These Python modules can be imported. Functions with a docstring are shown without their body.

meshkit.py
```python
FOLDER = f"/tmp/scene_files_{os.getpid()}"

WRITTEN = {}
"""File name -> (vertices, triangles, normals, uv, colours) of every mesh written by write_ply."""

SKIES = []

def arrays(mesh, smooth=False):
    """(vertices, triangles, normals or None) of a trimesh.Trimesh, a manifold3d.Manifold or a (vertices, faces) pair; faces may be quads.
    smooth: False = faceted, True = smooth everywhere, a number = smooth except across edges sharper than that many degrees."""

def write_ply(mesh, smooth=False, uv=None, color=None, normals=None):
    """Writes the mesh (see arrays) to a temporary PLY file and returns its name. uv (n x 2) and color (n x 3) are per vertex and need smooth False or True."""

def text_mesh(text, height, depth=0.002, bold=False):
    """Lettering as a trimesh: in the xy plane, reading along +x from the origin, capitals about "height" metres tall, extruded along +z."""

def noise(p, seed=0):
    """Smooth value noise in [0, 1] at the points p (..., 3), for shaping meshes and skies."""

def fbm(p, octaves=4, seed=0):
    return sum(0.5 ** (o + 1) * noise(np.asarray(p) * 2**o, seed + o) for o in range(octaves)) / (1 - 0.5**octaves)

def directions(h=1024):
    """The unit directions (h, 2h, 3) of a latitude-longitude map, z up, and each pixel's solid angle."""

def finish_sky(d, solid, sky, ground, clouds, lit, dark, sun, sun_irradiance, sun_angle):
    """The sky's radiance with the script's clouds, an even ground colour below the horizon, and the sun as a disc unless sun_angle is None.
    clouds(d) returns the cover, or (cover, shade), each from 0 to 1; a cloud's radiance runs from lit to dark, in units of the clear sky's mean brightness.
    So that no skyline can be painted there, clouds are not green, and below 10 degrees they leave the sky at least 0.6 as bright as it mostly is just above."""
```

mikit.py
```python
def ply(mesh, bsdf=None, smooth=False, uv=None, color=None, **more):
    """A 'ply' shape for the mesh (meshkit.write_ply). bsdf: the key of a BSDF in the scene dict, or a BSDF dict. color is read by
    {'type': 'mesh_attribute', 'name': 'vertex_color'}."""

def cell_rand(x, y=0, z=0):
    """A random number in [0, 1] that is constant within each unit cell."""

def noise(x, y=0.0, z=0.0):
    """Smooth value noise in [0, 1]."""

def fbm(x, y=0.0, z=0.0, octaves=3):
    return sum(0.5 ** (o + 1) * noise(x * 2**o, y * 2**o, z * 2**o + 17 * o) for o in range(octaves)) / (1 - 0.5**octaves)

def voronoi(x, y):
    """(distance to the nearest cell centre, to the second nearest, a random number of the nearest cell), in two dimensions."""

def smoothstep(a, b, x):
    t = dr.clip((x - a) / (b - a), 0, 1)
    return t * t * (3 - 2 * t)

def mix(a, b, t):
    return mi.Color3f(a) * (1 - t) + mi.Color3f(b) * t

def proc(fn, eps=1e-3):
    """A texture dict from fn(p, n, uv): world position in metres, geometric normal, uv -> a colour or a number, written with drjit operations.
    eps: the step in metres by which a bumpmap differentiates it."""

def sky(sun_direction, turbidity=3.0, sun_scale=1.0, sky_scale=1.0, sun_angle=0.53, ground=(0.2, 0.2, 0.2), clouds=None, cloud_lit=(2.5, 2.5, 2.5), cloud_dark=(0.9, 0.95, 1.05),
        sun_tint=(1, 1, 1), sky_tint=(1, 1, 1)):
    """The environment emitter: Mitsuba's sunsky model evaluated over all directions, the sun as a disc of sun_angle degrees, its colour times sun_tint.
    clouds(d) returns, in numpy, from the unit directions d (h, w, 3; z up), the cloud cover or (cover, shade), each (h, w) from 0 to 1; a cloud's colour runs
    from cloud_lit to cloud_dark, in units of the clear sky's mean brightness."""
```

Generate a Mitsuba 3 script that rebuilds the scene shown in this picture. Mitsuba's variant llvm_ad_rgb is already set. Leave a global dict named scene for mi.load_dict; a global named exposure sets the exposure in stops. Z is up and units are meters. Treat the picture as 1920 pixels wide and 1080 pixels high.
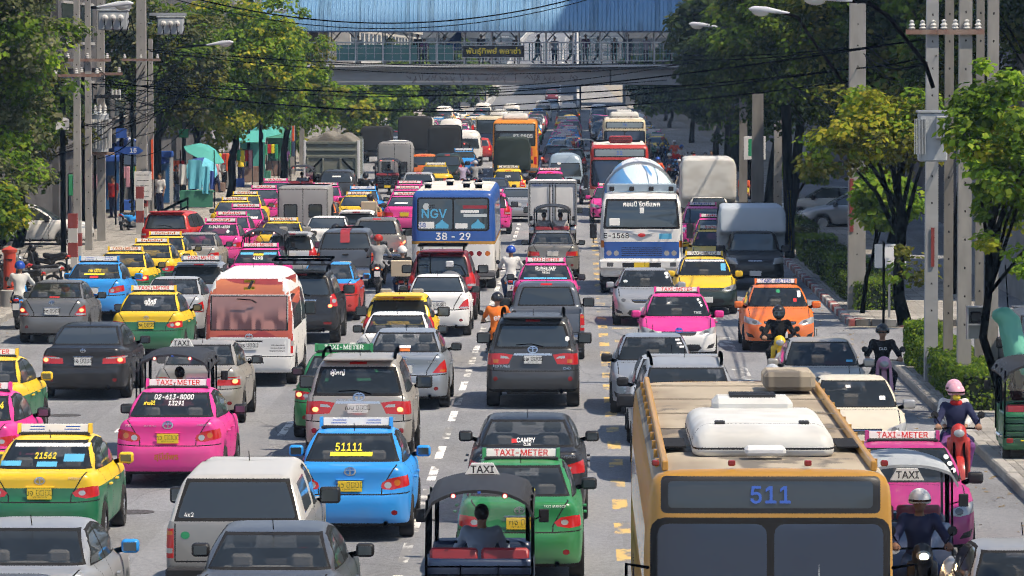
import math,random,glob
import numpy as np,trimesh,drjit as dr,mitsuba as mi
import manifold3d as m3
import shapely,shapely.geometry as sg
from scipy.ndimage import map_coordinates
import meshkit,mikit
from mikit import proc,noise,fbm,smoothstep,mix
T=mi.ScalarTransform4f
scene,labels={},{}
R=random.Random(7)
NR=np.random.RandomState(7)
# ----- camera, sky, exposure
CAM_H=6.75
FOV=2*math.degrees(math.atan(960/8600))
_yaw,_pitch=math.atan(121/8600),math.atan(430/8600)
_fwd=(-math.sin(_yaw)*math.cos(_pitch),math.cos(_yaw)*math.cos(_pitch),-math.sin(_pitch))
scene['camera']={'type':'perspective','fov':FOV,'near_clip':1.0,'far_clip':6000.0,'to_world':T().look_at(origin=[0,0,CAM_H],target=[_fwd[0]*100,_fwd[1]*100,CAM_H+_fwd[2]*100],up=[0,0,1])}
def _clouds(d):
 q=d/np.maximum(d[...,2:3],0.06)
 n=meshkit.fbm(np.concatenate([q[...,:2]*0.9,np.zeros_like(q[...,:1])],-1),5,3)
 c=np.clip((n-0.46)/0.14,0,1)
 return c*0.85,np.clip((n-0.62)/0.2,0,1)
SUN=(0.47,-0.27,0.84)
scene['sky']=mikit.sky(SUN,turbidity=3.0,sun_scale=1.0,sky_scale=1.1,sun_tint=(0.95,0.98,1.02),clouds=_clouds,cloud_lit=(2.2,2.2,2.25),cloud_dark=(1.1,1.15,1.25))
exposure=1.78
# ----- writing entries
COUNT={}
def fresh(name):
 n=COUNT.get(name,-1)+1
 COUNT[name]=n
 assert n>0 or name not in scene,name
 return name if n==0 else '%s_%03d'%(name,n)
def thing(name,label,cat,group=None,kind=None):
 key=fresh(name)
 d={'label':label}
 if cat:
  d['category']=cat
 if group:
  d['group']=group
 if kind:
  d['kind']=kind
 labels[key]=d
 return key
def M(mesh,bsdf,smooth=False,**k):
 if mesh is None:
  return None
 return mikit.ply(mesh,bsdf,smooth=smooth,**k)
def put(parent,name,shape,to=None,bsdf=None,label=None,kind=None):
 if shape is None:
  return None
 key=fresh(parent+'__'+name if parent else name)
 d=dict(shape)
 if to is not None:
  d['to_world']=to
 if bsdf is not None:
  d['bsdf']={'type':'ref','id':bsdf}
 scene[key]=d
 if label or kind:
  labels.setdefault(key,{})
  if label:
   labels[key]['label']=label
  if kind:
   labels[key]['kind']=kind
 return key
def structure(name,label,shape):
 key=fresh(name)
 scene[key]=shape
 labels[key]={'label':label,'kind':'structure'}
 return key
def at(x,y,z=0.0,rz=0.0,s=1.0):
 t=T().translate([x,y,z])
 if rz:
  t=t.rotate([0,0,1],rz)
 if s!=1.0:
  t=t.scale(s)
 return t
# ----- small mesh kit
_BOXF,_BEVF=np.array(trimesh.creation.box((1,1,1)).faces),None
_BOXV=np.array(trimesh.creation.box((1,1,1)).vertices)>0
_BEVC=np.array([[sx,sy,sz]for sx in(0,1)for sy in(0,1)for sz in(0,1)for _ in range(3)])
_BEVI=np.array([[0 if b==a else 1 for b in range(3)]for _ in range(8)for a in range(3)])
def box(x0,x1,y0,y1,z0,z1,bev=0.0):
 global _BEVF
 lo,hi=np.minimum([x0,y0,z0],[x1,y1,z1]),np.maximum([x0,y0,z0],[x1,y1,z1])
 if bev<=0:
  return trimesh.Trimesh(np.where(_BOXV,hi,lo),_BOXF,process=False)
 bev=min(bev,0.45*float((hi-lo).min()))
 v=np.where(_BEVC==1,hi,lo)+np.where(_BEVC==1,-1,1)*_BEVI*bev
 if _BEVF is None:
  q=np.where(_BEVC==1,1.0,0.0)+np.where(_BEVC==1,-1,1)*_BEVI*0.2
  h=trimesh.convex.convex_hull(q)
  ix=np.array([int(np.argmin(((q-p)**2).sum(1)))for p in h.vertices])
  _BEVF=ix[np.array(h.faces)]
 return trimesh.Trimesh(v,_BEVF,process=False)
def tube(pts,r,sides=6,cap=True):
 p=np.asarray(pts,float)
 n=len(p)
 rr=np.broadcast_to(np.asarray(r,float),(n,))
 t=np.gradient(p,axis=0)
 t/=np.linalg.norm(t,axis=1,keepdims=True)+1e-12
 a=np.cross(t,np.where(np.abs(t[:,2:])<0.9,[0,0,1.0],[1.0,0,0]))
 a/=np.linalg.norm(a,axis=1,keepdims=True)+1e-12
 b=np.cross(t,a)
 ang=np.arange(sides)*2*np.pi/sides
 v=(p[:,None]+rr[:,None,None]*(np.cos(ang)[None,:,None]*a[:,None]+np.sin(ang)[None,:,None]*b[:,None])).reshape(-1,3)
 f=[]
 for i in range(n-1):
  for j in range(sides):
   k=(j+1)%sides
   f+=[[i*sides+j,i*sides+k,(i+1)*sides+k],[i*sides+j,(i+1)*sides+k,(i+1)*sides+j]]
 if cap:
  for j in range(1,sides-1):
   f+=[[0,j+1,j],[(n-1)*sides,(n-1)*sides+j,(n-1)*sides+j+1]]
 m=trimesh.Trimesh(v,np.array(f)[:,::-1],process=False)
 return m
def cat(*ms):
 ms=[m for m in ms if m is not None and len(m.faces)]
 return trimesh.util.concatenate(ms)if ms else None
def rod(a,b,r,sides=6):
 return tube([a,b],r,sides)
def lathe(prof,sides=16,axis='z'):
 ang=np.arange(sides)*2*np.pi/sides
 v,f=[],[]
 for r,z in prof:
  for a in ang:
   v.append([r*math.cos(a),r*math.sin(a),z])
 n=len(prof)
 for i in range(n-1):
  for j in range(sides):
   k=(j+1)%sides
   f+=[[i*sides+j,i*sides+k,(i+1)*sides+k],[i*sides+j,(i+1)*sides+k,(i+1)*sides+j]]
 v=np.array(v)
 if axis=='x':
  v=v[:,[2,0,1]]
 elif axis=='y':
  v=v[:,[1,2,0]]
 return trimesh.Trimesh(v,f,process=False)
def extrude(poly,d,plane='xz',at0=0.0):
 if not hasattr(poly,'area'):
  poly=sg.Polygon(poly)
 poly=poly.buffer(0)
 ms=[]
 for g in getattr(poly,'geoms',[poly]):
  if g.is_empty or g.area<1e-7:
   continue
  m=trimesh.creation.extrude_polygon(g,abs(d),engine='earcut')
  v=np.array(m.vertices)
  h=v[:,2]+at0+min(d,0)
  if plane=='xz':
   m=trimesh.Trimesh(np.c_[v[:,0],h,v[:,1]],m.faces[:,::-1],process=False)
  elif plane=='yz':
   m=trimesh.Trimesh(np.c_[h,v[:,0],v[:,1]],m.faces,process=False)
  else:
   m=trimesh.Trimesh(np.c_[v[:,0],v[:,1],h],m.faces,process=False)
  ms.append(m)
 return cat(*ms)
def moved(m,x=0,y=0,z=0):
 m=m.copy()
 m.apply_translation([x,y,z])
 return m
def turned(m,deg,axis=(0,0,1),point=(0,0,0)):
 m=m.copy()
 m.apply_transform(trimesh.transformations.rotation_matrix(math.radians(deg),axis,point))
 return m
def mirror_x(m):
 return trimesh.Trimesh(np.array(m.vertices)*[-1,1,1],np.array(m.faces)[:,::-1],process=False)
def rrect(x0,x1,z0,z1,r):
 return sg.box(x0+r,z0+r,x1-r,z1-r).buffer(r,quad_segs=3)
_FONT={}
def text(s,height,depth=0.004,bold=False,face=None):
 thai=any(ord(c)>0xE00 for c in s)
 if not thai and face is None:
  m=meshkit.text_mesh(s,height,depth,bold)
 else:
  from PIL import Image,ImageDraw,ImageFont
  fs=glob.glob('/opt/blender-*/*/datafiles/fonts/NotoSansThai*')
  if not fs:
   return None
  font=_FONT.setdefault('t',ImageFont.truetype(fs[0],72))
  b=font.getbbox(s,anchor='ls',stroke_width=2 if bold else 0)
  im=Image.new('L',(b[2]-b[0]+8,b[3]-b[1]+8))
  ImageDraw.Draw(im).text((4-b[0],4-b[1]),s,255,font,anchor='ls',stroke_width=2 if bold else 0)
  on=np.pad(np.asarray(im)>127,((0,0),(1,1))).astype(np.int8)
  rows,st=np.nonzero(np.diff(on,axis=1)==1)
  en=np.nonzero(np.diff(on,axis=1)==-1)[1]
  shp=shapely.union_all(shapely.box(st,-rows-1,en,-rows)).buffer(0.6).buffer(-0.6).simplify(1.1)
  k=height/50.0
  shp=shapely.affinity.scale(shp,k,k,origin=(0,0))
  m=cat(*[trimesh.creation.extrude_polygon(g,depth,engine='earcut')for g in getattr(shp,'geoms',[shp])])
 v=np.array(m.vertices)
 lo,hi=v.min(0),v.max(0)
 v=v-[(lo[0]+hi[0])/2,(lo[1]+hi[1])/2,0]
 return trimesh.Trimesh(np.c_[v[:,0],-v[:,2],v[:,1]],m.faces,process=False)
# ----- signed-distance modelling: bodies with rounded edges, cut into parts
def sd_poly(X,Y,P):
 P=np.asarray(P,float)
 d=np.full(X.shape,1e9)
 s=np.ones(X.shape)
 for i in range(len(P)):
  a,b=P[i],P[i-1]
  e=b-a
  wx,wy=X-a[0],Y-a[1]
  t=np.clip((wx*e[0]+wy*e[1])/(e@e+1e-12),0,1)
  d=np.minimum(d,(wx-e[0]*t)**2+(wy-e[1]*t)**2)
  c1,c2,c3=Y>=a[1],Y<b[1],e[0]*wy>e[1]*wx
  flip=(c1&c2&c3)|(~c1&~c2&~c3)
  s=np.where(flip,-s,s)
 return s*np.sqrt(d)
def smax(a,b,k):
 h=np.maximum(k-np.abs(a-b),0)/k
 return np.maximum(a,b)+h*h*k*0.25
def smin(a,b,k):
 return-smax(-a,-b,k)
def curve(pts,n=4):
 P=np.asarray(pts,float)
 for _ in range(n):
  Q=np.roll(P,-1,0)
  P=np.stack([P*0.75+Q*0.25,P*0.25+Q*0.75],1).reshape(-1,2)
 return P
class Grid:
 def __init__(self,lo,hi,h):
  self.lo,self.h=np.array(lo,float)-2.5*h,h
  n=np.ceil((np.array(hi)+2.5*h-self.lo)/h).astype(int)+1
  self.ax=[self.lo[k]+np.arange(n[k])*h for k in range(3)]
  self.x,self.y,self.z=self.ax[0][:,None,None],self.ax[1][None,:,None],self.ax[2][None,None,:]
  self.n=tuple(n)
 def side(self,P):
  Y,Z=np.meshgrid(self.ax[1],self.ax[2],indexing='ij')
  return sd_poly(Y,Z,P)[None]
 def front(self,P):
  P=[(-3.0 if x<=1e-6 else x,z)for x,z in P]
  X,Z=np.meshgrid(np.abs(self.ax[0]),self.ax[2],indexing='ij')
  return sd_poly(X,Z,P)[:,None,:]
 def plan(self,P):
  P=[(-3.0 if x<=1e-6 else x,y)for x,y in P]
  X,Y=np.meshgrid(np.abs(self.ax[0]),self.ax[1],indexing='ij')
  return sd_poly(X,Y,P)[:,:,None]
 def box(self,x0,x1,y0,y1,z0,z1,r=0.03):
  cx,cy,cz=(x0+x1)/2,(y0+y1)/2,(z0+z1)/2
  qx=np.abs(self.x-cx)-(x1-x0)/2+r
  qy=np.abs(self.y-cy)-(y1-y0)/2+r
  qz=np.abs(self.z-cz)-(z1-z0)/2+r
  out=np.sqrt(np.maximum(qx,0)**2+np.maximum(qy,0)**2+np.maximum(qz,0)**2)
  return out+np.minimum(np.maximum(qx,np.maximum(qy,qz)),0)-r
 def cyl_x(self,y,z,r):
  return np.sqrt((self.y-y)**2+(self.z-z)**2)-r
 def cone(self,a,b,ra,rb):
  a,b=np.asarray(a,float),np.asarray(b,float)
  e=b-a
  px,py,pz=self.x-a[0],self.y-a[1],self.z-a[2]
  t=np.clip((px*e[0]+py*e[1]+pz*e[2])/(e@e+1e-12),0,1)
  return np.sqrt((px-e[0]*t)**2+(py-e[1]*t)**2+(pz-e[2]*t)**2)-(ra+(rb-ra)*t)
 def ball(self,c,r):
  r=np.broadcast_to(np.asarray(r,float),(3,))
  k=np.sqrt(((self.x-c[0])/r[0])**2+((self.y-c[1])/r[1])**2+((self.z-c[2])/r[2])**2)
  return(k-1)*r.min()
class Solid:
 def __init__(self,g,D,simplify=0.0):
  self.g,self.D=g,np.ascontiguousarray(np.broadcast_to(D,g.n),dtype=float)
  self.G=[np.gradient(self.D,g.h,axis=k)for k in range(3)]
  v,f=self.nets()
  for _ in range(3):
   gr,d=self.grad(v),self.val(v)
   v=v-gr*np.clip(d,-g.h,g.h)[:,None]/np.maximum((gr**2).sum(1,keepdims=True),0.2)
  mesh=m3.Mesh(vert_properties=v.astype(np.float32),tri_verts=f.astype(np.uint32))
  self.m=m3.Manifold(mesh)
  if self.m.status()!=m3.Error.NoError:
   tm=trimesh.Trimesh(v,f)
   tm.merge_vertices()
   self.m=m3.Manifold(m3.Mesh(vert_properties=np.array(tm.vertices,np.float32),tri_verts=np.array(tm.faces,np.uint32)))
  if simplify:
   self.m=self.m.simplify(simplify)
  self.m=self.m.as_original()
  self.id=self.m.original_id()
 def _at(self,A,p):
  return map_coordinates(A,((p-self.g.lo)/self.g.h).T,order=1,mode='nearest')
 def val(self,p):
  return self._at(self.D,p)
 def grad(self,p):
  return np.stack([self._at(a,p)for a in self.G],1)
 def nets(self):
  D,g=self.D,self.g
  S=D<0
  nx,ny,nz=g.n
  c=np.zeros((nx-1,ny-1,nz-1,3))
  cnt=np.zeros((nx-1,ny-1,nz-1))
  cor=[(i,j,k)for i in(0,1)for j in(0,1)for k in(0,1)]
  sl=lambda A,o:A[o[0]:nx-1+o[0],o[1]:ny-1+o[1],o[2]:nz-1+o[2]]
  for a in cor:
   for ax in range(3):
    if a[ax]==0:
     b=list(a)
     b[ax]=1
     da,db=sl(D,a),sl(D,b)
     cross=(da<0)!=(db<0)
     t=np.where(cross,da/np.where(da==db,1,da-db),0)
     for q in range(3):
      c[...,q]+=np.where(cross,a[q]+(t if q==ax else 0),0)
     cnt+=cross
  on=cnt>0
  idx=-np.ones(on.shape,int)
  idx[on]=np.arange(on.sum())
  v=(np.argwhere(on)+c[on]/cnt[on][:,None])*g.h+g.lo
  F=[]
  for ax in range(3):
   o=[0,0,0]
   o[ax]=1
   a=S[:nx-o[0],:ny-o[1],:nz-o[2]]
   b=S[o[0]:,o[1]:,o[2]:]
   e=np.argwhere(a!=b)
   inside=a[tuple(e.T)]
   u,w=(ax+1)%3,(ax+2)%3
   q=[]
   for du,dw in((0,0),(-1,0),(-1,-1),(0,-1)):
    p=e.copy()
    p[:,u]+=du
    p[:,w]+=dw
    q.append(idx[tuple(p.T)])
   q=np.stack(q,1)
   q=np.where(inside[:,None],q,q[:,::-1])
   F+=[q[:,[0,1,2]],q[:,[0,2,3]]]
  return v,np.vstack(F)
 def skin(self,man):
  me=man.to_mesh()
  tri=np.array(me.tri_verts)
  if not len(tri):
   return None
  own=np.zeros(len(tri),bool)
  ri,ro=np.array(me.run_index),np.array(me.run_original_id)
  for k in range(len(ro)):
   if ro[k]==self.id:
    own[ri[k]//3:ri[k+1]//3]=True
  tri=tri[own]
  if not len(tri):
   return None
  used,inv=np.unique(tri,return_inverse=True)
  return np.array(me.vert_properties)[used][:,:3].astype(float),inv.reshape(-1,3)
 def parts(self,cuts,rest):
  out={}
  left=self.m
  for name,cs in cuts:
   if not isinstance(cs,list):
    cs=[cs]
   c=cs[0]if len(cs)==1 else m3.Manifold.batch_boolean(cs,m3.OpType.Add)
   inn,left=left.split(c)
   got=self.skin(inn)
   if got is not None:
    out.setdefault(name,[]).append(got)
  got=self.skin(left)
  if got is not None:
   out[rest]=[got]
  res={}
  for k,gs in out.items():
   v=np.vstack([a for a,_ in gs])
   off=np.cumsum([0]+[len(a)for a,_ in gs])[:-1]
   f=np.vstack([b+o for(_,b),o in zip(gs,off)])
   n=self.grad(v)
   n/=np.linalg.norm(n,axis=1,keepdims=True)+1e-9
   res[k]=(v,f,n)
  return res
def skin_shape(vfn,bsdf,push=0.0):
 v,f,n=vfn
 if push:
  v=v+n*push
 path=meshkit.write_ply((v,f),False,None,None,normals=n)
 return{'type':'ply','filename':path,'face_normals':False,'bsdf':{'type':'ref','id':bsdf}}
def _cs(P):
 P=P if hasattr(P,'area')else sg.Polygon(P)
 P=P.buffer(0)
 rings=[]
 for g in getattr(P,'geoms',[P]):
  rings.append(np.array(g.exterior.coords)[:-1])
  rings+=[np.array(r.coords)[:-1]for r in g.interiors]
 return m3.CrossSection([r.tolist()for r in rings],m3.FillRule.EvenOdd)
def cut_y(P,y0,y1):
 m=_cs(P).extrude(y1-y0)
 return m.transform(np.array([[1,0,0,0],[0,0,-1,y1],[0,1,0,0]],float))
def cut_x(P,x0,x1):
 m=_cs(P).extrude(x1-x0)
 return m.transform(np.array([[0,0,1,x0],[1,0,0,0],[0,1,0,0]],float))
def cut_z(P,z0,z1):
 return _cs(P).extrude(z1-z0).translate([0,0,z0])
def both_x(P,x0=0.2,x1=3.0):
 return[cut_x(P,x0,x1),cut_x(P,-x1,-x0)]
def flip_poly(P):
 P=P if hasattr(P,'area')else sg.Polygon(P)
 return shapely.affinity.scale(P,-1,1,origin=(0,0))
def both_y(P,y0,y1):
 return[cut_y(P,y0,y1),cut_y(flip_poly(P),y0,y1)]
# ----- materials
def pr(name,rgb,rough=0.5,spec=0.5,metallic=0.0,coat=0.0,gloss=0.9,two=False,**k):
 d={'type':'principled','base_color':rgb if isinstance(rgb,dict)else{'type':'rgb','value':list(rgb)},'roughness':rough,'specular':spec,'metallic':metallic}
 if coat:
  d['clearcoat'],d['clearcoat_gloss']=coat,gloss
 d.update(k)
 scene[name]={'type':'twosided','bsdf':d}if two else d
 return name
def dust(rgb,amount=0.25,scale=2.2,tint=(0.30,0.27,0.23),low=0.9):
 def fn(p,n,uv):
  m=fbm(p.x*scale,p.y*scale,p.z*scale*1.5,2)
  k=amount*(smoothstep(low,0.15,p.z)*0.8+0.18)*smoothstep(0.25,0.75,m)
  return mix(rgb,tint,k)
 return proc(fn)
PAINTS={'pink':((0.72,0.035,0.27),0.0),'yellow':((0.80,0.52,0.012),0.0),'green':((0.008,0.13,0.05),0.0),'leaf_green':((0.018,0.20,0.055),0.0),'blue':((0.022,0.28,0.74),0.0),'orange':((0.74,0.16,0.016),0.0),'red':((0.48,0.03,0.022),0.0),'maroon':((0.17,0.012,0.022),0.15),'white':((0.74,0.74,0.72),0.0),'cream':((0.62,0.57,0.45),0.0),'silver':((0.46,0.47,0.48),0.55),'light_silver':((0.56,0.57,0.57),0.45),'champagne':((0.44,0.41,0.36),0.45),'blue_silver':((0.32,0.36,0.41),0.45),'grey':((0.17,0.175,0.18),0.4),'warm_grey':((0.22,0.215,0.20),0.35),'dark_grey':((0.055,0.058,0.063),0.35),'slate':((0.10,0.115,0.14),0.35),'black':((0.012,0.012,0.014),0.0),'navy':((0.014,0.032,0.085),0.1),'dark_green':((0.016,0.035,0.03),0.1),'bus_blue':((0.02,0.09,0.36),0.0),'bus_yellow':((0.42,0.215,0.03),0.0),'bus_orange':((0.75,0.26,0.018),0.0),'bus_cream':((0.66,0.58,0.40),0.0),'bus_red':((0.52,0.045,0.035),0.0),'pale_blue':((0.33,0.43,0.52),0.15),'army_green':((0.085,0.11,0.075),0.0),'magenta':((0.42,0.02,0.17),0.0),'cap_grey':((0.52,0.51,0.48),0.15),'mid_grey':((0.27,0.27,0.26),0.25),'pale_pink':((0.72,0.36,0.52),0.0),'purple':((0.20,0.035,0.22),0.0),}
for _n,(_c,_m)in PAINTS.items():
 pr('paint_'+_n,dust(_c,0.06 if _n in('black','navy','dark_grey','slate','maroon','dark_green')else 0.2),rough=0.32,spec=0.5,metallic=_m,coat=0.9,gloss=0.93)
pr('car_glass',(0.075,0.092,0.10),rough=0.05,spec=0.9,metallic=0.6,coat=0.5,gloss=0.98)
pr('car_glass_clear',(0.085,0.108,0.12),rough=0.05,spec=0.9,metallic=0.6,coat=0.7,gloss=0.98)
scene['tinted_pane']={'type':'blendbsdf','weight':0.58,'a':{'type':'twosided','bsdf':{'type':'principled','base_color':{'type':'rgb','value':[0.10,0.118,0.122]},'roughness':0.06,'specular':0.9,'metallic':0.62,'clearcoat':0.5,'clearcoat_gloss':0.98}},'b':{'type':'thindielectric','int_ior':1.5}}
pr('rubber',(0.014,0.014,0.015),rough=0.75,spec=0.3)
pr('black_plastic',(0.02,0.02,0.022),rough=0.45,spec=0.4)
pr('grey_plastic',(0.12,0.12,0.125),rough=0.5,spec=0.4)
pr('underbody',(0.02,0.019,0.018),rough=0.85,spec=0.2)
pr('tyre_rubber',dust((0.018,0.018,0.018),0.35,4.0,(0.14,0.13,0.12),0.8),rough=0.85,spec=0.25)
pr('alloy',(0.55,0.55,0.56),rough=0.3,metallic=0.85)
pr('steel',(0.42,0.42,0.43),rough=0.35,metallic=0.8)
pr('chrome',(0.78,0.78,0.79),rough=0.14,metallic=1.0)
pr('lamp_red',(0.50,0.012,0.010),rough=0.12,spec=0.6,coat=1.0,gloss=0.97)
pr('lamp_dark_red',(0.20,0.006,0.008),rough=0.12,spec=0.6,coat=1.0,gloss=0.97)
pr('lamp_amber',(0.52,0.14,0.015),rough=0.12,spec=0.6,coat=1.0,gloss=0.97)
pr('lamp_clear',(0.42,0.43,0.43),rough=0.10,spec=0.7,metallic=0.35,coat=1.0,gloss=0.98)
pr('lamp_bowl',(0.13,0.135,0.14),rough=0.15,spec=0.7,metallic=0.3,coat=1.0,gloss=0.98)
pr('plate_white',(0.70,0.70,0.68),rough=0.45)
pr('plate_yellow',(0.78,0.55,0.03),rough=0.45)
pr('print_black',(0.015,0.015,0.016),rough=0.6)
pr('print_white',(0.82,0.82,0.80),rough=0.6)
pr('print_red',(0.60,0.03,0.03),rough=0.6)
pr('print_yellow',(0.85,0.66,0.04),rough=0.6)
pr('print_blue',(0.03,0.10,0.42),rough=0.6)
pr('print_cyan',(0.10,0.42,0.66),rough=0.6)
pr('print_green',(0.03,0.28,0.12),rough=0.6)
pr('sign_board',(0.76,0.75,0.72),rough=0.4,coat=0.4)
pr('seat_cloth',(0.30,0.29,0.27),rough=0.9)
pr('seat_dark',(0.05,0.05,0.055),rough=0.8)
pr('vinyl_red',(0.32,0.03,0.04),rough=0.4,coat=0.3)
pr('vinyl_black',(0.022,0.022,0.024),rough=0.55,coat=0.2)
pr('canvas_black',(0.02,0.021,0.021),rough=0.9)
pr('canvas_green',(0.022,0.034,0.027),rough=0.9)
pr('canvas_grey',(0.30,0.33,0.36),rough=0.7)
pr('tarp_grey',(0.16,0.15,0.13),rough=0.95,two=True)
scene['brake_glow']={'type':'diffuse','reflectance':{'type':'rgb','value':[0.4,0.02,0.02]}}
# ----- road vehicles
WHEELS={}
def wheel_meshes(r,w,lod,kind='alloy'):
 key=(r,w,lod,kind)
 if key in WHEELS:
  return WHEELS[key]
 n=(28,18,12,8)[lod]
 ri=r*0.66
 tyre=lathe([(ri,-w/2),(r*0.93,-w/2),(r,-w*0.36),(r,w*0.36),(r*0.93,w/2),(ri,w/2),(ri*0.97,w*0.30)],n,'x')
 disc=[lathe([(ri,w*0.47),(ri*0.92,w*0.5),(ri*0.9,w*0.30),(0.001,w*0.26)],n,'x')]
 spokes=[]
 if lod<2:
  m=5 if kind=='alloy' else 8
  for i in range(m):
   s=box(w*0.30,w*0.44,-ri*0.11,ri*0.11,0.0,ri*0.92,0.008)
   spokes.append(turned(s,i*360/m,(1,0,0)))
  spokes.append(lathe([(ri*0.26,w*0.3),(ri*0.24,w*0.48),(0.001,w*0.5)],12,'x'))
 res=(M(tyre,'tyre_rubber',40),M(disc[0],'steel' if kind!='alloy' else 'black_plastic',40),M(cat(*spokes),'alloy',40)if spokes else None)
 if kind!='alloy' or lod>=2:
  res=(res[0],M(disc[0],'alloy' if lod>=2 else 'steel',40),res[2])
 WHEELS[key]=res
 return res
class Model:
 def __init__(self):
  self.p=[]
 def add(self,name,shape,mat=None,parent=None,to=None):
  if shape is None:
   return None
  self.p.append((name,shape,mat,parent,to))
  return len(self.p)-1
 def place(self,key,to,roles=None,skip=()):
  roles=roles or{}
  keys=[]
  for name,shape,mat,parent,tw in self.p:
   if name in skip or(parent is not None and keys[parent]is None):
    keys.append(None)
    continue
   b=roles.get(mat,mat)
   if b is None and mat is not None:
    b=roles.get('PAINT')
   par=keys[parent]if parent is not None else key
   keys.append(put(par,name,shape,to@tw if tw is not None else to,b))
LODH=(0.062,0.095,0.15,0.20)
SIMP=(0.0035,0.008,0.016,0.026)
def strip(pts,w):
 return sg.LineString(pts).buffer(w/2,cap_style=2,join_style=2)
def scaled(P,sx,sz):
 return[(x*sx,z*sz)for x,z in P]
def build_body(s,lod):
 L,W,H=s['L'],s['W'],s['H']
 g=Grid((-W/2-0.03,-0.06,s.get('z0',0.16)),(W/2+0.03,L+0.06,H+0.05),LODH[lod]*s.get('coarse',1.0))
 k=s.get('k',0.09)
 D=smax(smax(g.side(s['side']),g.front(s['front']),k),g.plan(s['plan']),s.get('kp',0.16))
 for gh in s.get('green',[]):
  E=smax(smax(g.side(gh['side']),g.front(gh['front']),gh.get('k',0.11)),g.plan(gh['plan']),gh.get('kp',0.12))
  D=smin(D,E,gh.get('ku',0.04))
 for b in s.get('add',[]):
  D=smin(D,g.box(*b[:6],b[6]if len(b)>6 else 0.03),b[7]if len(b)>7 else 0.03)
 for b in s.get('sub',[]):
  D=smax(D,-g.box(*b[:6],b[6]if len(b)>6 else 0.02),0.02)
 for y,z,r in s['arches']:
  c=smax(g.cyl_x(y,z,r),s['arch_in']-np.abs(g.x),0.03)
  D=smax(D,-c,0.025)
 return Solid(g,D,SIMP[lod])
FARCUTS=('rear_window','windscreen','side_window','tail','head','quarter_window','stop')
def hsym(P):
 return list(P)+[(-x,z)for x,z in reversed(P)]
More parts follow.
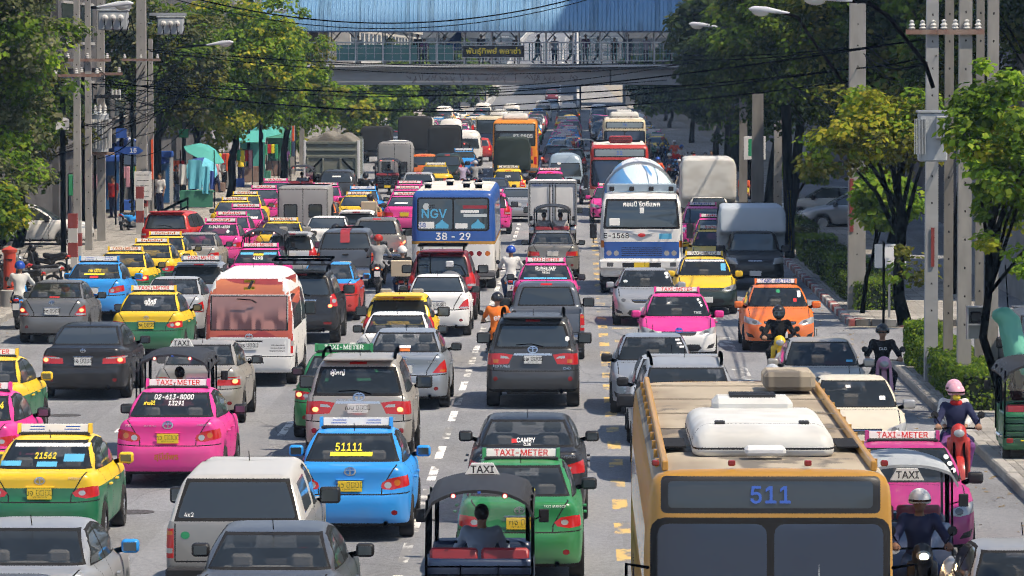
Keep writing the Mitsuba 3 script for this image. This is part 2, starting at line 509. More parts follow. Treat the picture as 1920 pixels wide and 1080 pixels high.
def car(s,lod):
 b=build_body(s,lod)
 W,L=s['W'],s['L']
 cuts=[]
 big=[(-9,-9),(9,-9),(9,9),(-9,9)]
 for i,(name,kind,P,r)in enumerate(s['cuts']):
  if lod==3 and name not in FARCUTS:
   continue
  name='%s|%d'%(name,i)
  P=sg.Polygon(P)if not hasattr(P,'area')else P
  if kind=='rear':
   cuts.append((name,cut_y(P,*r)))
  elif kind=='rear2':
   cuts.append((name+'|R',cut_y(P,*r)))
   cuts.append((name+'|L',cut_y(flip_poly(P),*r)))
  elif kind=='side2':
   cuts.append((name+'|R',cut_x(P,0.25,3.0)))
   cuts.append((name+'|L',cut_x(P,-3.0,-0.25)))
  elif kind=='top':
   cuts.append((name,cut_z(P,*r)))
 cuts.append(('underbody',cut_z(big,-1,s.get('z_under',0.27))))
 if s.get('split')is not None:
  cuts.append(('lower_body',s['split']))
 got=b.parts(cuts,'body')
 m=Model()
 m.solid=b
 ib=m.add('body',skin_shape(got['body'],'paint_white'),'PAINT')
 for key,val in got.items():
  if key=='body':
   continue
  base=key.split('|')[0]
  name,mat=s['mats'].get(base,(base,base))
  if lod==2 and mat in('rubber',)and base not in('window_seal','rear_seal','screen_seal'):
   mat='rubber'
  m.add(name,skin_shape(val,'rubber'),mat)
 for y,z,r in s['arches']:
  rr,ww=s['tyre']
  t,d,sp=wheel_meshes(rr,ww,lod,s.get('rim','alloy'))
  for sx in(1,-1):
   to=T().translate([sx*(W/2-ww/2-0.02),y,rr])
   if sx<0:
    to=to.rotate([0,0,1],180)
   iw=m.add('wheel',t,None,None,to)
   if lod<3:
    m.add('rim',d,None,iw,to)
   if sp is not None:
    m.add('spokes',sp,None,iw,to)
 if s.get('mirror')and lod<3:
  y,z,w,h=s['mirror']
  for sx in(1,-1):
   x=W/2-0.07
   mh=m3.Manifold.batch_hull([m3.Manifold.sphere(0.045,10).translate([xx,yy,zz])for xx in(x+0.06,x+0.06+w)for zz in(z+0.02,z+h-0.04)for yy in(y,y+0.06)])
   me=mh.to_mesh()
   tm=trimesh.Trimesh(np.array(me.vert_properties)[:,:3],np.array(me.tri_verts),process=False)
   arm=rod([x-0.09,y+0.12,z-0.02],[x+0.08,y+0.03,z+0.03],0.035,6)
   gl=box(x+0.045,x+0.075+w,y-0.052,y-0.044,z+0.005,z+h-0.025)
   if sx<0:
    tm,arm,gl=mirror_x(tm),mirror_x(arm),mirror_x(gl)
   i=m.add('mirror',M(cat(tm,arm),'black_plastic',45),'MIRROR')
   if lod<2:
    m.add('mirror_glass',M(gl,'car_glass_clear'),'car_glass_clear',i)
 for name,mesh,mat,sm in(s.get('extra',[])if lod<3 else[]):
  m.add(name,M(mesh,mat if not mat.isupper()else 'paint_white',sm),mat)
 return m
MATS={'rear_window':('rear_window','GLASS_REAR'),'windscreen':('windscreen','GLASS_FRONT'),'side_window':('side_window','car_glass'),'quarter_window':('quarter_window','car_glass'),'rear_seal':('window_seal','rubber'),'screen_seal':('window_seal','rubber'),'window_seal':('window_seal','rubber'),'gap':('panel_gap','rubber'),'tail':('tail_lamp','lamp_red'),'tail_dark':('tail_lamp','lamp_dark_red'),'reverse':('reverse_lamp','lamp_clear'),'amber':('indicator','lamp_amber'),'head':('headlight','lamp_clear'),'bowl':('headlight_bowl','lamp_bowl'),'grille':('grille','black_plastic'),'chrome':('trim_strip','chrome'),'intake':('air_intake','black_plastic'),'recess':('plate_recess','PAINT'),'bumper_black':('bumper','black_plastic'),'bumper':('bumper','BUMPER'),'stop':('high_brake_light','lamp_red'),'reflector':('reflector','lamp_dark_red'),'fog':('fog_lamp','black_plastic'),'band':('colour_band','PAINT2'),'band3':('stripe','PAINT3'),'roofskin':('roof','ROOF'),'underbody':('underbody','underbody'),'lower_body':('lower_body','PAINT2')}
def ell(cx,cz,rx,rz,n=16):
 return[(cx+rx*math.cos(2*math.pi*i/n),cz+rz*math.sin(2*math.pi*i/n))for i in range(n)]
def sedan_spec(L=4.54,W=1.76,H=1.475,tail='corolla',split=None,deck=1.05,lod=0):
 a,w,h=L/4.54,W/1.76,H/1.475
 S=lambda P:[(y*a,z*h)for y,z in P]
 X=lambda P:[(x*w,z*h)for x,z in P]
 d=deck
 s={'L':L,'W':W,'H':H,'k':0.055,'kp':0.12}
 s['side']=S(curve([(0.12,0.21),(0.03,0.28),(-0.02,0.46),(-0.015,0.655),(0.085,0.685),(0.115,d-0.12),(0.085,d-0.01),(0.16,d+0.022),(0.5,d+0.01),(0.9,d-0.02),(1.4,0.96),(3.1,0.96),(3.45,0.98),(4.05,0.86),(4.42,0.70),(4.57,0.55),(4.56,0.30),(4.42,0.20),(3.0,0.18),(1.0,0.18)],1))
 s['front']=X([(0,0.15),(0.76,0.16),(0.84,0.24),(0.875,0.42),(0.88,0.62),(0.862,0.80),(0.82,0.92),(0.76,1.00),(0.70,1.10),(0,1.14)])
 s['plan']=[(x*w,y*a)for x,y in[(0,-0.015),(0.45,0.0),(0.70,0.07),(0.815,0.22),(0.865,0.6),(0.88,1.2),(0.88,3.4),(0.845,4.0),(0.74,4.36),(0.52,4.5),(0,4.56)]]
 s['green']=[{'side':S(curve([(0.52,0.80),(0.56,d-0.03),(0.68,d+0.03),(1.42,1.405),(1.8,1.475),(2.35,1.475),(2.66,1.42),(3.36,1.0),(3.5,0.8)],1)),'front':X([(0,0.75),(0.82,0.75),(0.80,0.94),(0.70,1.18),(0.60,1.38),(0.52,1.445),(0.36,1.475),(0,1.49)]),'plan':[(x*w,y*a)for x,y in[(0,0.42),(0.5,0.48),(0.66,0.74),(0.76,1.3),(0.80,1.8),(0.80,2.5),(0.74,3.1),(0.58,3.42),(0,3.5)]],'k':0.075,'kp':0.10,'ku':0.03}]
 s['arches']=[(0.93*a,0.30,0.345),(3.53*a,0.30,0.345)]
 s['arch_in']=W/2-0.30
 s['tyre']=(0.305,0.20)
 s['mirror']=(3.0*a,0.98*h,0.12,0.13)
 c=[]
 rw=lambda e:X([(0.64+e,d+0.055-e),(0.575+e,1.24),(0.505+e,1.385+e)])
 c.append(('rear_window','rear',hsym(rw(0)),(0.3,1.75*a)))
 c.append(('rear_seal','rear',hsym(rw(0.028)),(0.3,1.8*a)))
 ws=lambda e:X([(0.69+e,1.02-e),(0.61+e,1.22),(0.525+e,1.385+e)])
 c.append(('windscreen','rear',hsym(ws(0)),(2.5*a,3.7*a)))
 c.append(('screen_seal','rear',hsym(ws(0.022)),(2.5*a,3.7*a)))
 c.append(('side_window','side2',S([(1.98,1.025),(2.02,1.385),(2.28,1.39),(2.62,1.33),(3.12,1.05),(3.05,1.02)]),None))
 c.append(('side_window','side2',S([(1.02,1.07),(1.28,1.27),(1.56,1.37),(1.94,1.385),(1.90,1.03)]),None))
 c.append(('window_seal','side2',S([(0.93,1.05),(1.24,1.28),(1.54,1.395),(2.0,1.412),(2.30,1.412),(2.65,1.35),(3.2,1.04),(3.08,1.0),(1.0,1.045)]),None))
 rr=(-0.2,0.62*a)
 if tail=='corolla':
  c.append(('reverse','rear2',X(ell(0.53,0.80,0.05,0.046)),rr))
  c.append(('amber','rear2',X(ell(0.66,0.835,0.045,0.045)),rr))
  c.append(('tail','rear2',X([(0.43,0.785),(0.46,0.745),(0.58,0.735),(0.90,0.80),(0.92,0.93),(0.72,0.925),(0.54,0.89),(0.45,0.835)]),(-0.2,0.42*a)))
 elif tail=='altis':
  c.append(('reverse','rear2',X(ell(0.60,0.80,0.05,0.035)),rr))
  c.append(('tail','rear2',X([(0.46,0.80),(0.50,0.75),(0.66,0.725),(0.9,0.76),(0.92,0.87),(0.74,0.89),(0.55,0.865)]),(-0.2,0.38*a)))
 elif tail=='vios':
  c.append(('reverse','rear2',X([(0.60,0.70),(0.92,0.70),(0.92,0.75),(0.585,0.745)]),(-0.2,0.3*a)))
  c.append(('tail','rear2',X([(0.56,0.72),(0.60,0.69),(0.92,0.69),(0.92,0.93),(0.80,0.94),(0.68,0.88)]),(-0.2,0.36*a)))
 elif tail=='accord':
  c.append(('reverse','rear2',X([(0.44,0.845),(0.84,0.86),(0.80,0.885),(0.46,0.872)]),rr))
  c.append(('tail','rear2',X([(0.38,0.74),(0.92,0.745),(0.92,0.90),(0.60,0.90),(0.39,0.85)]),(-0.2,0.34*a)))
 elif tail=='teana':
  c.append(('amber','rear2',X([(0.68,0.745),(0.79,0.745),(0.80,0.78),(0.70,0.78)]),rr))
  c.append(('tail','rear2',X([(0.55,0.72),(0.92,0.72),(0.92,0.98),(0.82,1.0),(0.70,0.90)]),(-0.2,0.36*a)))
 elif tail=='camry':
  c.append(('reverse','rear2',X([(0.50,0.83),(0.63,0.84),(0.62,0.80),(0.505,0.795)]),rr))
  c.append(('tail','rear2',X([(0.46,0.84),(0.47,0.77),(0.66,0.74),(0.92,0.75),(0.92,0.92),(0.78,0.93),(0.60,0.875)]),(-0.2,0.4*a)))
 else:
  c.append(('amber','rear2',X([(0.74,0.72),(0.92,0.72),(0.92,0.86),(0.76,0.86)]),(-0.2,0.3*a)))
  c.append(('tail','rear2',X([(0.42,0.73),(0.92,0.71),(0.92,0.87),(0.44,0.86)]),(-0.2,0.3*a)))
 fr=(3.75*a,4.8*a)
 c.append(('bowl','rear2',X(ell(0.60,0.70,0.06,0.045)),fr))
 c.append(('head','rear2',X([(0.42,0.66),(0.60,0.635),(0.92,0.70),(0.90,0.82),(0.74,0.80),(0.52,0.735)]),fr))
 c.append(('chrome','rear',hsym(X([(0.36,0.690),(0.36,0.704)])),fr))
 c.append(('grille','rear',hsym(X([(0.30,0.63),(0.37,0.66),(0.39,0.72)])),fr))
 c.append(('intake','rear',hsym(X([(0.40,0.28),(0.50,0.36),(0.44,0.44)])),fr))
 c.append(('fog','rear2',X([(0.60,0.34),(0.76,0.36),(0.80,0.46),(0.66,0.42)]),fr))
 if lod<2:
  g=0.016 if lod==0 else 0.022
  c.append(('gap','rear',strip(X([(-0.9,0.695),(-0.46,0.672),(0.46,0.672),(0.9,0.695)]),g),(-0.2,0.4*a)))
  c.append(('gap','rear2',strip(X([(0.44,0.68),(0.445,0.76),(0.60,d-0.03),(0.645,d+0.02)]),g),(-0.2,0.5)))
  c.append(('gap','side2',strip(S([(1.15,0.62),(1.28,0.8),(1.12,1.05)]),g),None))
  c.append(('gap','side2',strip(S([(2.0,0.30),(1.96,1.03)]),g),None))
  c.append(('gap','side2',strip(S([(3.05,0.30),(3.10,0.9),(3.0,1.02)]),g),None))
  c.append(('gap','top',strip([(-0.70*w,4.30*a),(-0.72*w,3.42*a),(0.72*w,3.42*a),(0.70*w,4.30*a)],g),(0.7,1.2)))
  c.append(('reflector','rear2',ell(0.62*w,0.42*h,0.045,0.035),(-0.2,0.4)))
 s['cuts'],s['mats']=c,MATS
 if split=='taxi':
  s['split']=m3.Manifold.batch_boolean([cut_x(S([(-1,-1),(6,-1),(6,0.80),(3.2,0.80),(0.3,0.865),(-1,0.865)]),-2,2)],m3.OpType.Add)
 elif split=='roof':
  s['split']=cut_x(S([(-1,-1),(6,-1),(6,0.97),(-1,0.99)]),-2,2)
 elif split=='front':
  s['split']=cut_x(S([(-1,-1),(6,-1),(6,0.745),(3.0,0.70),(-1,0.70)]),-2,2)
 s['extra']=[]
 if lod<2:
  s['extra']+=[('door_handle',box(sx*W/2-0.03,sx*W/2+0.015,y*a,y*a+0.16,0.80*h,0.825*h,0.006),'PAINT',False)for sx in(1,-1)for y in(1.35,2.2)]
  s['extra']+=[('exhaust',tube([[0.5*w,0.0,0.27],[0.5*w,0.3,0.27]],0.03,8),'steel',40)]
  s['extra']+=[('door_pull',box(-0.20,0.20,0.07*a,0.11,0.868*h,0.888*h,0.008),'TRIM',False)]
 s['plate']=(0.055*a,0.79*h)
 s['roof_z'],s['roof_y']=H,2.0*a
 return s
def hatch_cuts(c,X,S,z0,z1,w0,w1,yr,lod):
 rw=lambda e:X([(w0+e,z0-e),(w0-(w0-w1)*0.45+e,(z0+z1)/2),(w1+e,z1+e)])
 c.append(('rear_window','rear',sg.Polygon(hsym(rw(0))).buffer(-0.04).buffer(0.04),yr))
 c.append(('rear_seal','rear',hsym(rw(0.045)),yr))
def suv_spec(L=4.70,W=1.84,H=1.80,kind='fortuner',lod=0):
 a,w,h=L/4.70,W/1.84,H/1.80
 S=lambda P:[(y*a,z*h)for y,z in P]
 X=lambda P:[(x*w,z*h)for x,z in P]
 s={'L':L,'W':W,'H':H,'k':0.06,'kp':0.12,'z0':0.22,'z_under':0.40*h}
 s['side']=S(curve([(0.16,0.32),(0.03,0.38),(-0.03,0.50),(-0.02,0.70),(0.07,0.74),(0.10,1.0),(0.13,1.20),(0.6,1.22),(3.2,1.15),(3.5,1.17),(4.2,1.08),(4.6,0.94),(4.72,0.72),(4.70,0.42),(4.55,0.32)],1))
 s['front']=X([(0,0.25),(0.82,0.26),(0.90,0.40),(0.92,0.62),(0.92,0.85),(0.90,1.0),(0.865,1.12),(0.80,1.25),(0,1.28)])
 s['plan']=[(x*w,y*a)for x,y in[(0,-0.03),(0.5,-0.015),(0.78,0.06),(0.88,0.22),(0.92,0.6),(0.92,3.6),(0.90,4.2),(0.80,4.55),(0.55,4.68),(0,4.72)]]
 s['green']=[{'side':S(curve([(0.10,1.0),(0.13,1.18),(0.30,1.60),(0.34,1.72),(0.55,1.78),(1.2,1.80),(2.0,1.79),(2.55,1.73),(3.42,1.18),(3.5,1.0)],1)),'front':X([(0,0.95),(0.87,0.95),(0.85,1.12),(0.76,1.40),(0.68,1.62),(0.60,1.74),(0.44,1.79),(0,1.815)]),'plan':[(x*w,y*a)for x,y in[(0,0.06),(0.6,0.10),(0.76,0.22),(0.84,0.55),(0.86,1.0),(0.86,2.4),(0.80,3.0),(0.64,3.46),(0,3.52)]],'k':0.07,'kp':0.09,'ku':0.03}]
 s['arches']=[(1.02*a,0.365*h,0.43*h),(3.72*a,0.365*h,0.43*h)]
 s['arch_in']=W/2-0.34
 s['tyre']=(0.365*h,0.25)
 s['mirror']=(3.02*a,1.12*h,0.19,0.19)
 c=[]
 rr=(-0.2,0.42*a)
 full=(-0.2,0.75*a)
 if kind=='fortuner':
  hatch_cuts(c,X,S,1.215,1.60,0.70,0.58,full,lod)
  c.append(('reverse','rear2',X([(0.62,0.99),(0.44,0.985),(0.50,1.03),(0.62,1.04)]),rr))
  c.append(('amber','rear2',X([(0.66,0.90),(0.76,0.90),(0.76,0.97),(0.66,0.97)]),rr))
  c.append(('tail','rear2',X([(0.38,1.06),(0.47,0.88),(0.95,0.86),(0.95,1.075),(0.6,1.09)]),(-0.2,0.45*a)))
  c.append(('chrome','rear',hsym(X([(0.37,1.045),(0.36,1.085)])),rr))
  c.append(('reflector','rear2',X(ell(0.72,0.60,0.045,0.045)),rr))
 elif kind=='captiva':
  hatch_cuts(c,X,S,1.22,1.60,0.68,0.56,full,lod)
  c.append(('reverse','rear2',X(ell(0.795,1.07,0.05,0.05)),rr))
  c.append(('tail','rear2',X([(0.70,1.22),(0.70,0.98),(0.82,0.93),(0.95,0.95),(0.95,1.28)]),(-0.2,0.36*a)))
  c.append(('chrome','rear',hsym(X([(0.36,1.05),(0.38,1.10)])),rr))
  c.append(('reflector','rear2',X([(0.55,0.50),(0.74,0.50),(0.74,0.56),(0.55,0.56)]),rr))
  c.append(('bumper_black','rear',hsym(X([(0.95,0.30),(0.95,0.48)])),(-0.3,0.3*a)))
 else:
  hatch_cuts(c,X,S,1.18,1.60,0.66,0.55,full,lod)
  c.append(('reverse','rear2',X([(0.66,0.90),(0.95,0.90),(0.95,0.96),(0.66,0.96)]),rr))
  c.append(('tail','rear2',X([(0.62,1.16),(0.60,0.86),(0.95,0.84),(0.95,1.22),(0.80,1.28)]),(-0.2,0.4*a)))
  c.append(('reflector','rear2',X(ell(0.68,0.56,0.05,0.035)),rr))
 c.append(('stop','rear',hsym(X([(0.14,1.685),(0.14,1.725)])),full))
 ws=lambda e:X([(0.72+e,1.19-e),(0.66+e,1.44),(0.58+e,1.68+e)])
 c.append(('windscreen','rear',hsym(ws(0)),(2.4*a,3.8*a)))
 c.append(('screen_seal','rear',hsym(ws(0.025)),(2.4*a,3.8*a)))
 c.append(('side_window','side2',S([(2.04,1.19),(2.06,1.63),(2.5,1.63),(3.12,1.22),(3.05,1.185)]),None))
 c.append(('side_window','side2',S([(1.16,1.21),(1.20,1.635),(1.98,1.635),(1.96,1.19)]),None))
 c.append(('quarter_window','side2',S([(0.42,1.25),(0.50,1.58),(1.12,1.63),(1.08,1.21)]),None))
 c.append(('window_seal','side2',S([(0.36,1.22),(0.46,1.60),(1.15,1.66),(2.52,1.66),(3.22,1.20),(3.05,1.165),(1.0,1.18)]),None))
 fr=(4.0*a,4.9*a)
 c.append(('bowl','rear2',X(ell(0.64,0.92,0.07,0.06)),fr))
 c.append(('head','rear2',X([(0.50,0.86),(0.66,0.82),(0.95,0.88),(0.95,1.05),(0.76,1.04),(0.54,0.98)]),fr))
 c.append(('chrome','rear',hsym(X([(0.43,0.92),(0.44,0.96)])),fr))
 c.append(('grille','rear',hsym(X([(0.38,0.82),(0.44,0.90),(0.46,0.98)])),fr))
 c.append(('intake','rear',hsym(X([(0.46,0.44),(0.54,0.54),(0.48,0.62)])),fr))
 c.append(('fog','rear2',X(ell(0.70,0.52,0.07,0.06)),fr))
 if lod<2:
  g=0.018
  c.append(('gap','rear',strip(X([(-0.93,0.765),(-0.5,0.745),(0.5,0.745),(0.93,0.765)]),g),rr))
  c.append(('gap','rear2',strip(X([(0.76,0.76),(0.74,1.18)]),g),rr))
  c.append(('gap','side2',strip(S([(1.14,0.80),(1.14,1.20)]),g),None))
  c.append(('gap','side2',strip(S([(2.02,0.42),(2.0,1.19)]),g),None))
  c.append(('gap','side2',strip(S([(3.10,0.42),(3.12,1.0),(3.06,1.18)]),g),None))
  c.append(('gap','top',strip([(-0.76*w,4.40*a),(-0.74*w,3.5*a),(0.74*w,3.5*a),(0.76*w,4.40*a)],g),(0.8,1.3)))
 s['cuts'],s['mats']=c,MATS
 e=[]
 if kind in('fortuner','captiva'):
  for sx in(1,-1):
   e.append(('roof_rail',cat(tube([[sx*0.60*w,0.62*a,1.77*h],[sx*0.60*w,0.75*a,1.845*h],[sx*0.60*w,1.5*a,1.87*h],[sx*0.58*w,2.3*a,1.845*h],[sx*0.57*w,2.45*a,1.75*h]],0.026,6)),'alloy',45))
 if lod<2:
  e.append(('spoiler',box(-0.58*w,0.58*w,0.20*a,0.62*a,1.745*h,1.785*h,0.016),'PAINT',False))
  e.append(('wiper',cat(rod([0.22*w,0.145*a,1.20*h],[-0.02*w,0.175*a,1.26*h],0.014,5),rod([-0.02*w,0.165*a,1.262*h],[-0.32*w,0.16*a,1.245*h],0.01,5)),'rubber',False))
  e.append(('exhaust',tube([[0.55*w,0.0,0.34],[0.55*w,0.3,0.34]],0.035,8),'steel',40))
  for y in(1.3,2.2):
   for sx in(1,-1):
    e.append(('door_handle',box(sx*W/2-0.03,sx*W/2+0.02,y*a,y*a+0.18,1.02*h,1.05*h,0.006),'PAINT',False))
  e.append(('tow_step',box(-0.5,0.5,0.1,0.4,0.30*h,0.36*h,0.02),'black_plastic',False))
 s['extra']=e
 s['plate']=(0.055*a,0.965*h)
 s['roof_z'],s['roof_y']=H,1.6*a
 return s
def hatch_spec(L=3.85,W=1.69,H=1.52,kind='hatch',lod=0):
 s=suv_spec(L,W,H,'plain',lod)
 a,w,h=L/4.70,W/1.84,H/1.80
 s['z0'],s['z_under']=0.14,0.27
 s['arches']=[(0.95*a,0.29,0.34),(3.78*a,0.29,0.34)]
 s['tyre']=(0.295,0.19)
 S=lambda P:[(y*a,z*h)for y,z in P]
 s['side']=S(curve([(0.16,0.24),(0.03,0.30),(-0.03,0.45),(-0.02,0.66),(0.07,0.72),(0.10,1.0),(0.15,1.16),(0.6,1.20),(3.2,1.12),(3.5,1.14),(4.25,0.98),(4.6,0.84),(4.72,0.62),(4.70,0.34),(4.55,0.24)],1))
 s['green'][0]['side']=S(curve([(0.12,1.0),(0.17,1.14),(0.48,1.60),(0.58,1.72),(0.85,1.78),(1.4,1.80),(2.1,1.79),(2.6,1.72),(3.75,1.12),(3.85,1.0)],1))
 s['front']=[(x*w,z*h)for x,z in[(0,0.16),(0.80,0.18),(0.90,0.34),(0.92,0.62),(0.92,0.85),(0.90,1.0),(0.865,1.12),(0.80,1.25),(0,1.28)]]
 return s
def pickup_spec(L=5.1,W=1.76,H=1.72,cab='single',cap=False,split=False,lod=0):
 yc={'single':2.35,'extra':1.95,'double':1.45}[cab]
 w,h=W/1.76,H/1.72
 S=lambda P:[(y,z*h)for y,z in P]
 X=lambda P:[(x*w,z*h)for x,z in P]
 s={'L':L,'W':W,'H':H,'k':0.05,'kp':0.07,'z0':0.28,'z_under':0.44*h}
 s['side']=S([(0.02,0.50),(0.0,0.60),(0.02,1.10),(0.05,1.13),(1.2,1.13),(3.3,1.10),(3.75,1.10),(4.5,1.03),(4.95,0.92),(L,0.76),(L,0.46),(4.95,0.38),(0.4,0.40)])
 s['front']=X([(0,0.3),(0.80,0.32),(0.86,0.44),(0.88,0.65),(0.875,0.90),(0.86,1.06),(0.82,1.18),(0,1.18)])
 s['plan']=[(x*w,y)for x,y in[(0,-0.01),(0.84,0.0),(0.875,0.06),(0.88,3.7),(0.86,4.4),(0.78,4.85),(0.58,L-0.05),(0,L)]]
 gsec=X([(0,0.95),(0.82,0.95),(0.80,1.12),(0.71,1.44),(0.64,1.60),(0.54,1.685),(0,1.73)])
 cabp=S([(yc+0.02,0.95),(yc+0.04,1.15),(yc+0.16,1.58),(yc+0.32,1.69),(yc+0.9,1.72),(max(yc+1.15,2.75),1.69),(3.72,1.10),(3.8,0.95)])
 s['green']=[{'side':cabp,'front':gsec,'plan':[(x*w,y)for x,y in[(0,yc),(0.72,yc+0.02),(0.80,yc+0.2),(0.82,3.0),(0.64,3.78),(0,3.82)]],'k':0.06,'kp':0.05,'ku':0.025}]
 c=[]
 rr=(-0.2,0.3)
 if cap:
  capp=S([(0.03,0.95),(0.04,1.13),(0.30,1.60),(0.42,1.69),(1.0,1.735),(yc+0.3,1.735),(yc+0.4,1.6),(yc+0.4,0.95)])
  s['green'].append({'side':capp,'front':X([(0,0.95),(0.84,0.95),(0.83,1.12),(0.74,1.44),(0.67,1.62),(0.57,1.70),(0,1.745)]),'plan':[(x*w,y)for x,y in[(0,0.01),(0.80,0.02),(0.84,0.1),(0.84,yc+0.3),(0,yc+0.4)]],'k':0.05,'kp':0.05,'ku':0.02})
  rw=lambda e:X([(0.72+e,1.185-e),(0.655+e,1.40),(0.585+e,1.60+e)])
  c.append(('rear_window','rear',sg.Polygon(hsym(rw(0))).buffer(-0.03).buffer(0.03),(-0.2,0.7)))
  c.append(('rear_seal','rear',hsym(rw(0.04)),(-0.2,0.7)))
  c.append(('quarter_window','side2',S([(0.55,1.20),(0.62,1.56),(yc-0.1,1.57),(yc-0.1,1.20)]),None))
 else:
  s['sub']=[(-W/2+0.10,W/2-0.10,0.07,yc-0.05,0.66*h,2.0,0.03)]
  rw=lambda e:X([(0.62+e,1.20-e),(0.56+e,1.42),(0.50+e,1.57+e)])
  c.append(('rear_window','rear',sg.Polygon(hsym(rw(0))).buffer(-0.03).buffer(0.03),(yc-0.3,yc+0.5)))
  c.append(('rear_seal','rear',hsym(rw(0.03)),(yc-0.3,yc+0.5)))
  c.append(('stop','rear',hsym(X([(0.13,1.63),(0.13,1.67)])),(yc-0.3,yc+0.6)))
 s['arches']=[(1.02,0.345,0.42),(4.08,0.345,0.42)]
 s['arch_in']=W/2-0.32
 s['tyre']=(0.345,0.23)
 s['mirror']=(3.28,1.08*h,0.18,0.18)
 c.append(('amber','rear2',X([(0.775,0.98),(0.95,0.98),(0.95,1.03),(0.775,1.03)]),rr))
 c.append(('reverse','rear2',X([(0.775,0.76),(0.95,0.76),(0.95,0.82),(0.775,0.82)]),rr))
 c.append(('tail','rear2',X([(0.76,0.70),(0.95,0.70),(0.95,1.06),(0.76,1.06)]),(-0.2,0.16)))
 ws=lambda e:X([(0.70+e,1.13-e),(0.62+e,1.38),(0.54+e,1.61+e)])
 c.append(('windscreen','rear',hsym(ws(0)),(2.9,3.9)))
 c.append(('screen_seal','rear',hsym(ws(0.025)),(2.9,3.9)))
 if cab=='double':
  c.append(('side_window','side2',S([(yc+0.22,1.15),(yc+0.30,1.56),(2.28,1.58),(2.26,1.14)]),None))
  c.append(('side_window','side2',S([(2.36,1.14),(2.38,1.58),(2.80,1.57),(3.42,1.16),(3.36,1.13)]),None))
 else:
  c.append(('side_window','side2',S([(2.50,1.14),(2.52,1.58),(2.86,1.57),(3.44,1.16),(3.38,1.13)]),None))
  if cab=='extra':
   c.append(('quarter_window','side2',S([(yc+0.18,1.17),(yc+0.27,1.56),(2.42,1.58),(2.40,1.15)]),None))
 c.append(('window_seal','side2',S([(yc+0.14,1.12),(yc+0.25,1.60),(2.88,1.61),(3.52,1.15),(3.4,1.10)]),None))
 fr=(4.3,5.4)
 c.append(('head','rear2',X([(0.50,0.78),(0.92,0.80),(0.92,0.98),(0.56,0.95)]),fr))
 c.append(('chrome','rear',hsym(X([(0.20,0.865),(0.20,0.895)])),fr))
 c.append(('grille','rear',hsym(X([(0.44,0.80),(0.47,0.95)])),fr))
 c.append(('intake','rear',hsym(X([(0.50,0.46),(0.55,0.62)])),fr))
 c.append(('bumper','rear',hsym(X([(0.95,0.3),(0.95,0.74)])),fr))
 if lod<2:
  c.append(('gap','rear2',strip(X([(0.745,0.66),(0.745,1.12)]),0.018),rr))
  c.append(('gap','rear',strip(X([(-0.74,0.66),(0.74,0.66)]),0.018),rr))
  c.append(('gap','side2',strip(S([(yc+0.0,0.45),(yc+0.0,1.12)]),0.022),None))
  c.append(('gap','side2',strip(S([(3.42,0.45),(3.44,1.10)]),0.018),None))
  c.append(('gap','top',strip([(-0.74*w,4.75),(-0.74*w,3.8),(0.74*w,3.8),(0.74*w,4.75)],0.018),(0.8,1.3)))
 s['cuts'],s['mats']=c,MATS
 e=[('rear_bumper',box(-W/2+0.03,W/2-0.03,-0.14,0.04,0.44*h,0.60*h,0.03),'RBUMP',False),('tailgate_handle',box(-0.09,0.09,-0.015,0.03,0.98*h,1.03*h,0.008),'black_plastic',False)]
 if split:
  s['split']=cut_z([(-9,-9),(9,-9),(9,9),(-9,9)],-1,1.145*h)
 s['extra']=e
 s['plate']=(-0.01,0.74*h)
 s['roof_z'],s['roof_y']=H,yc+0.9
 return s
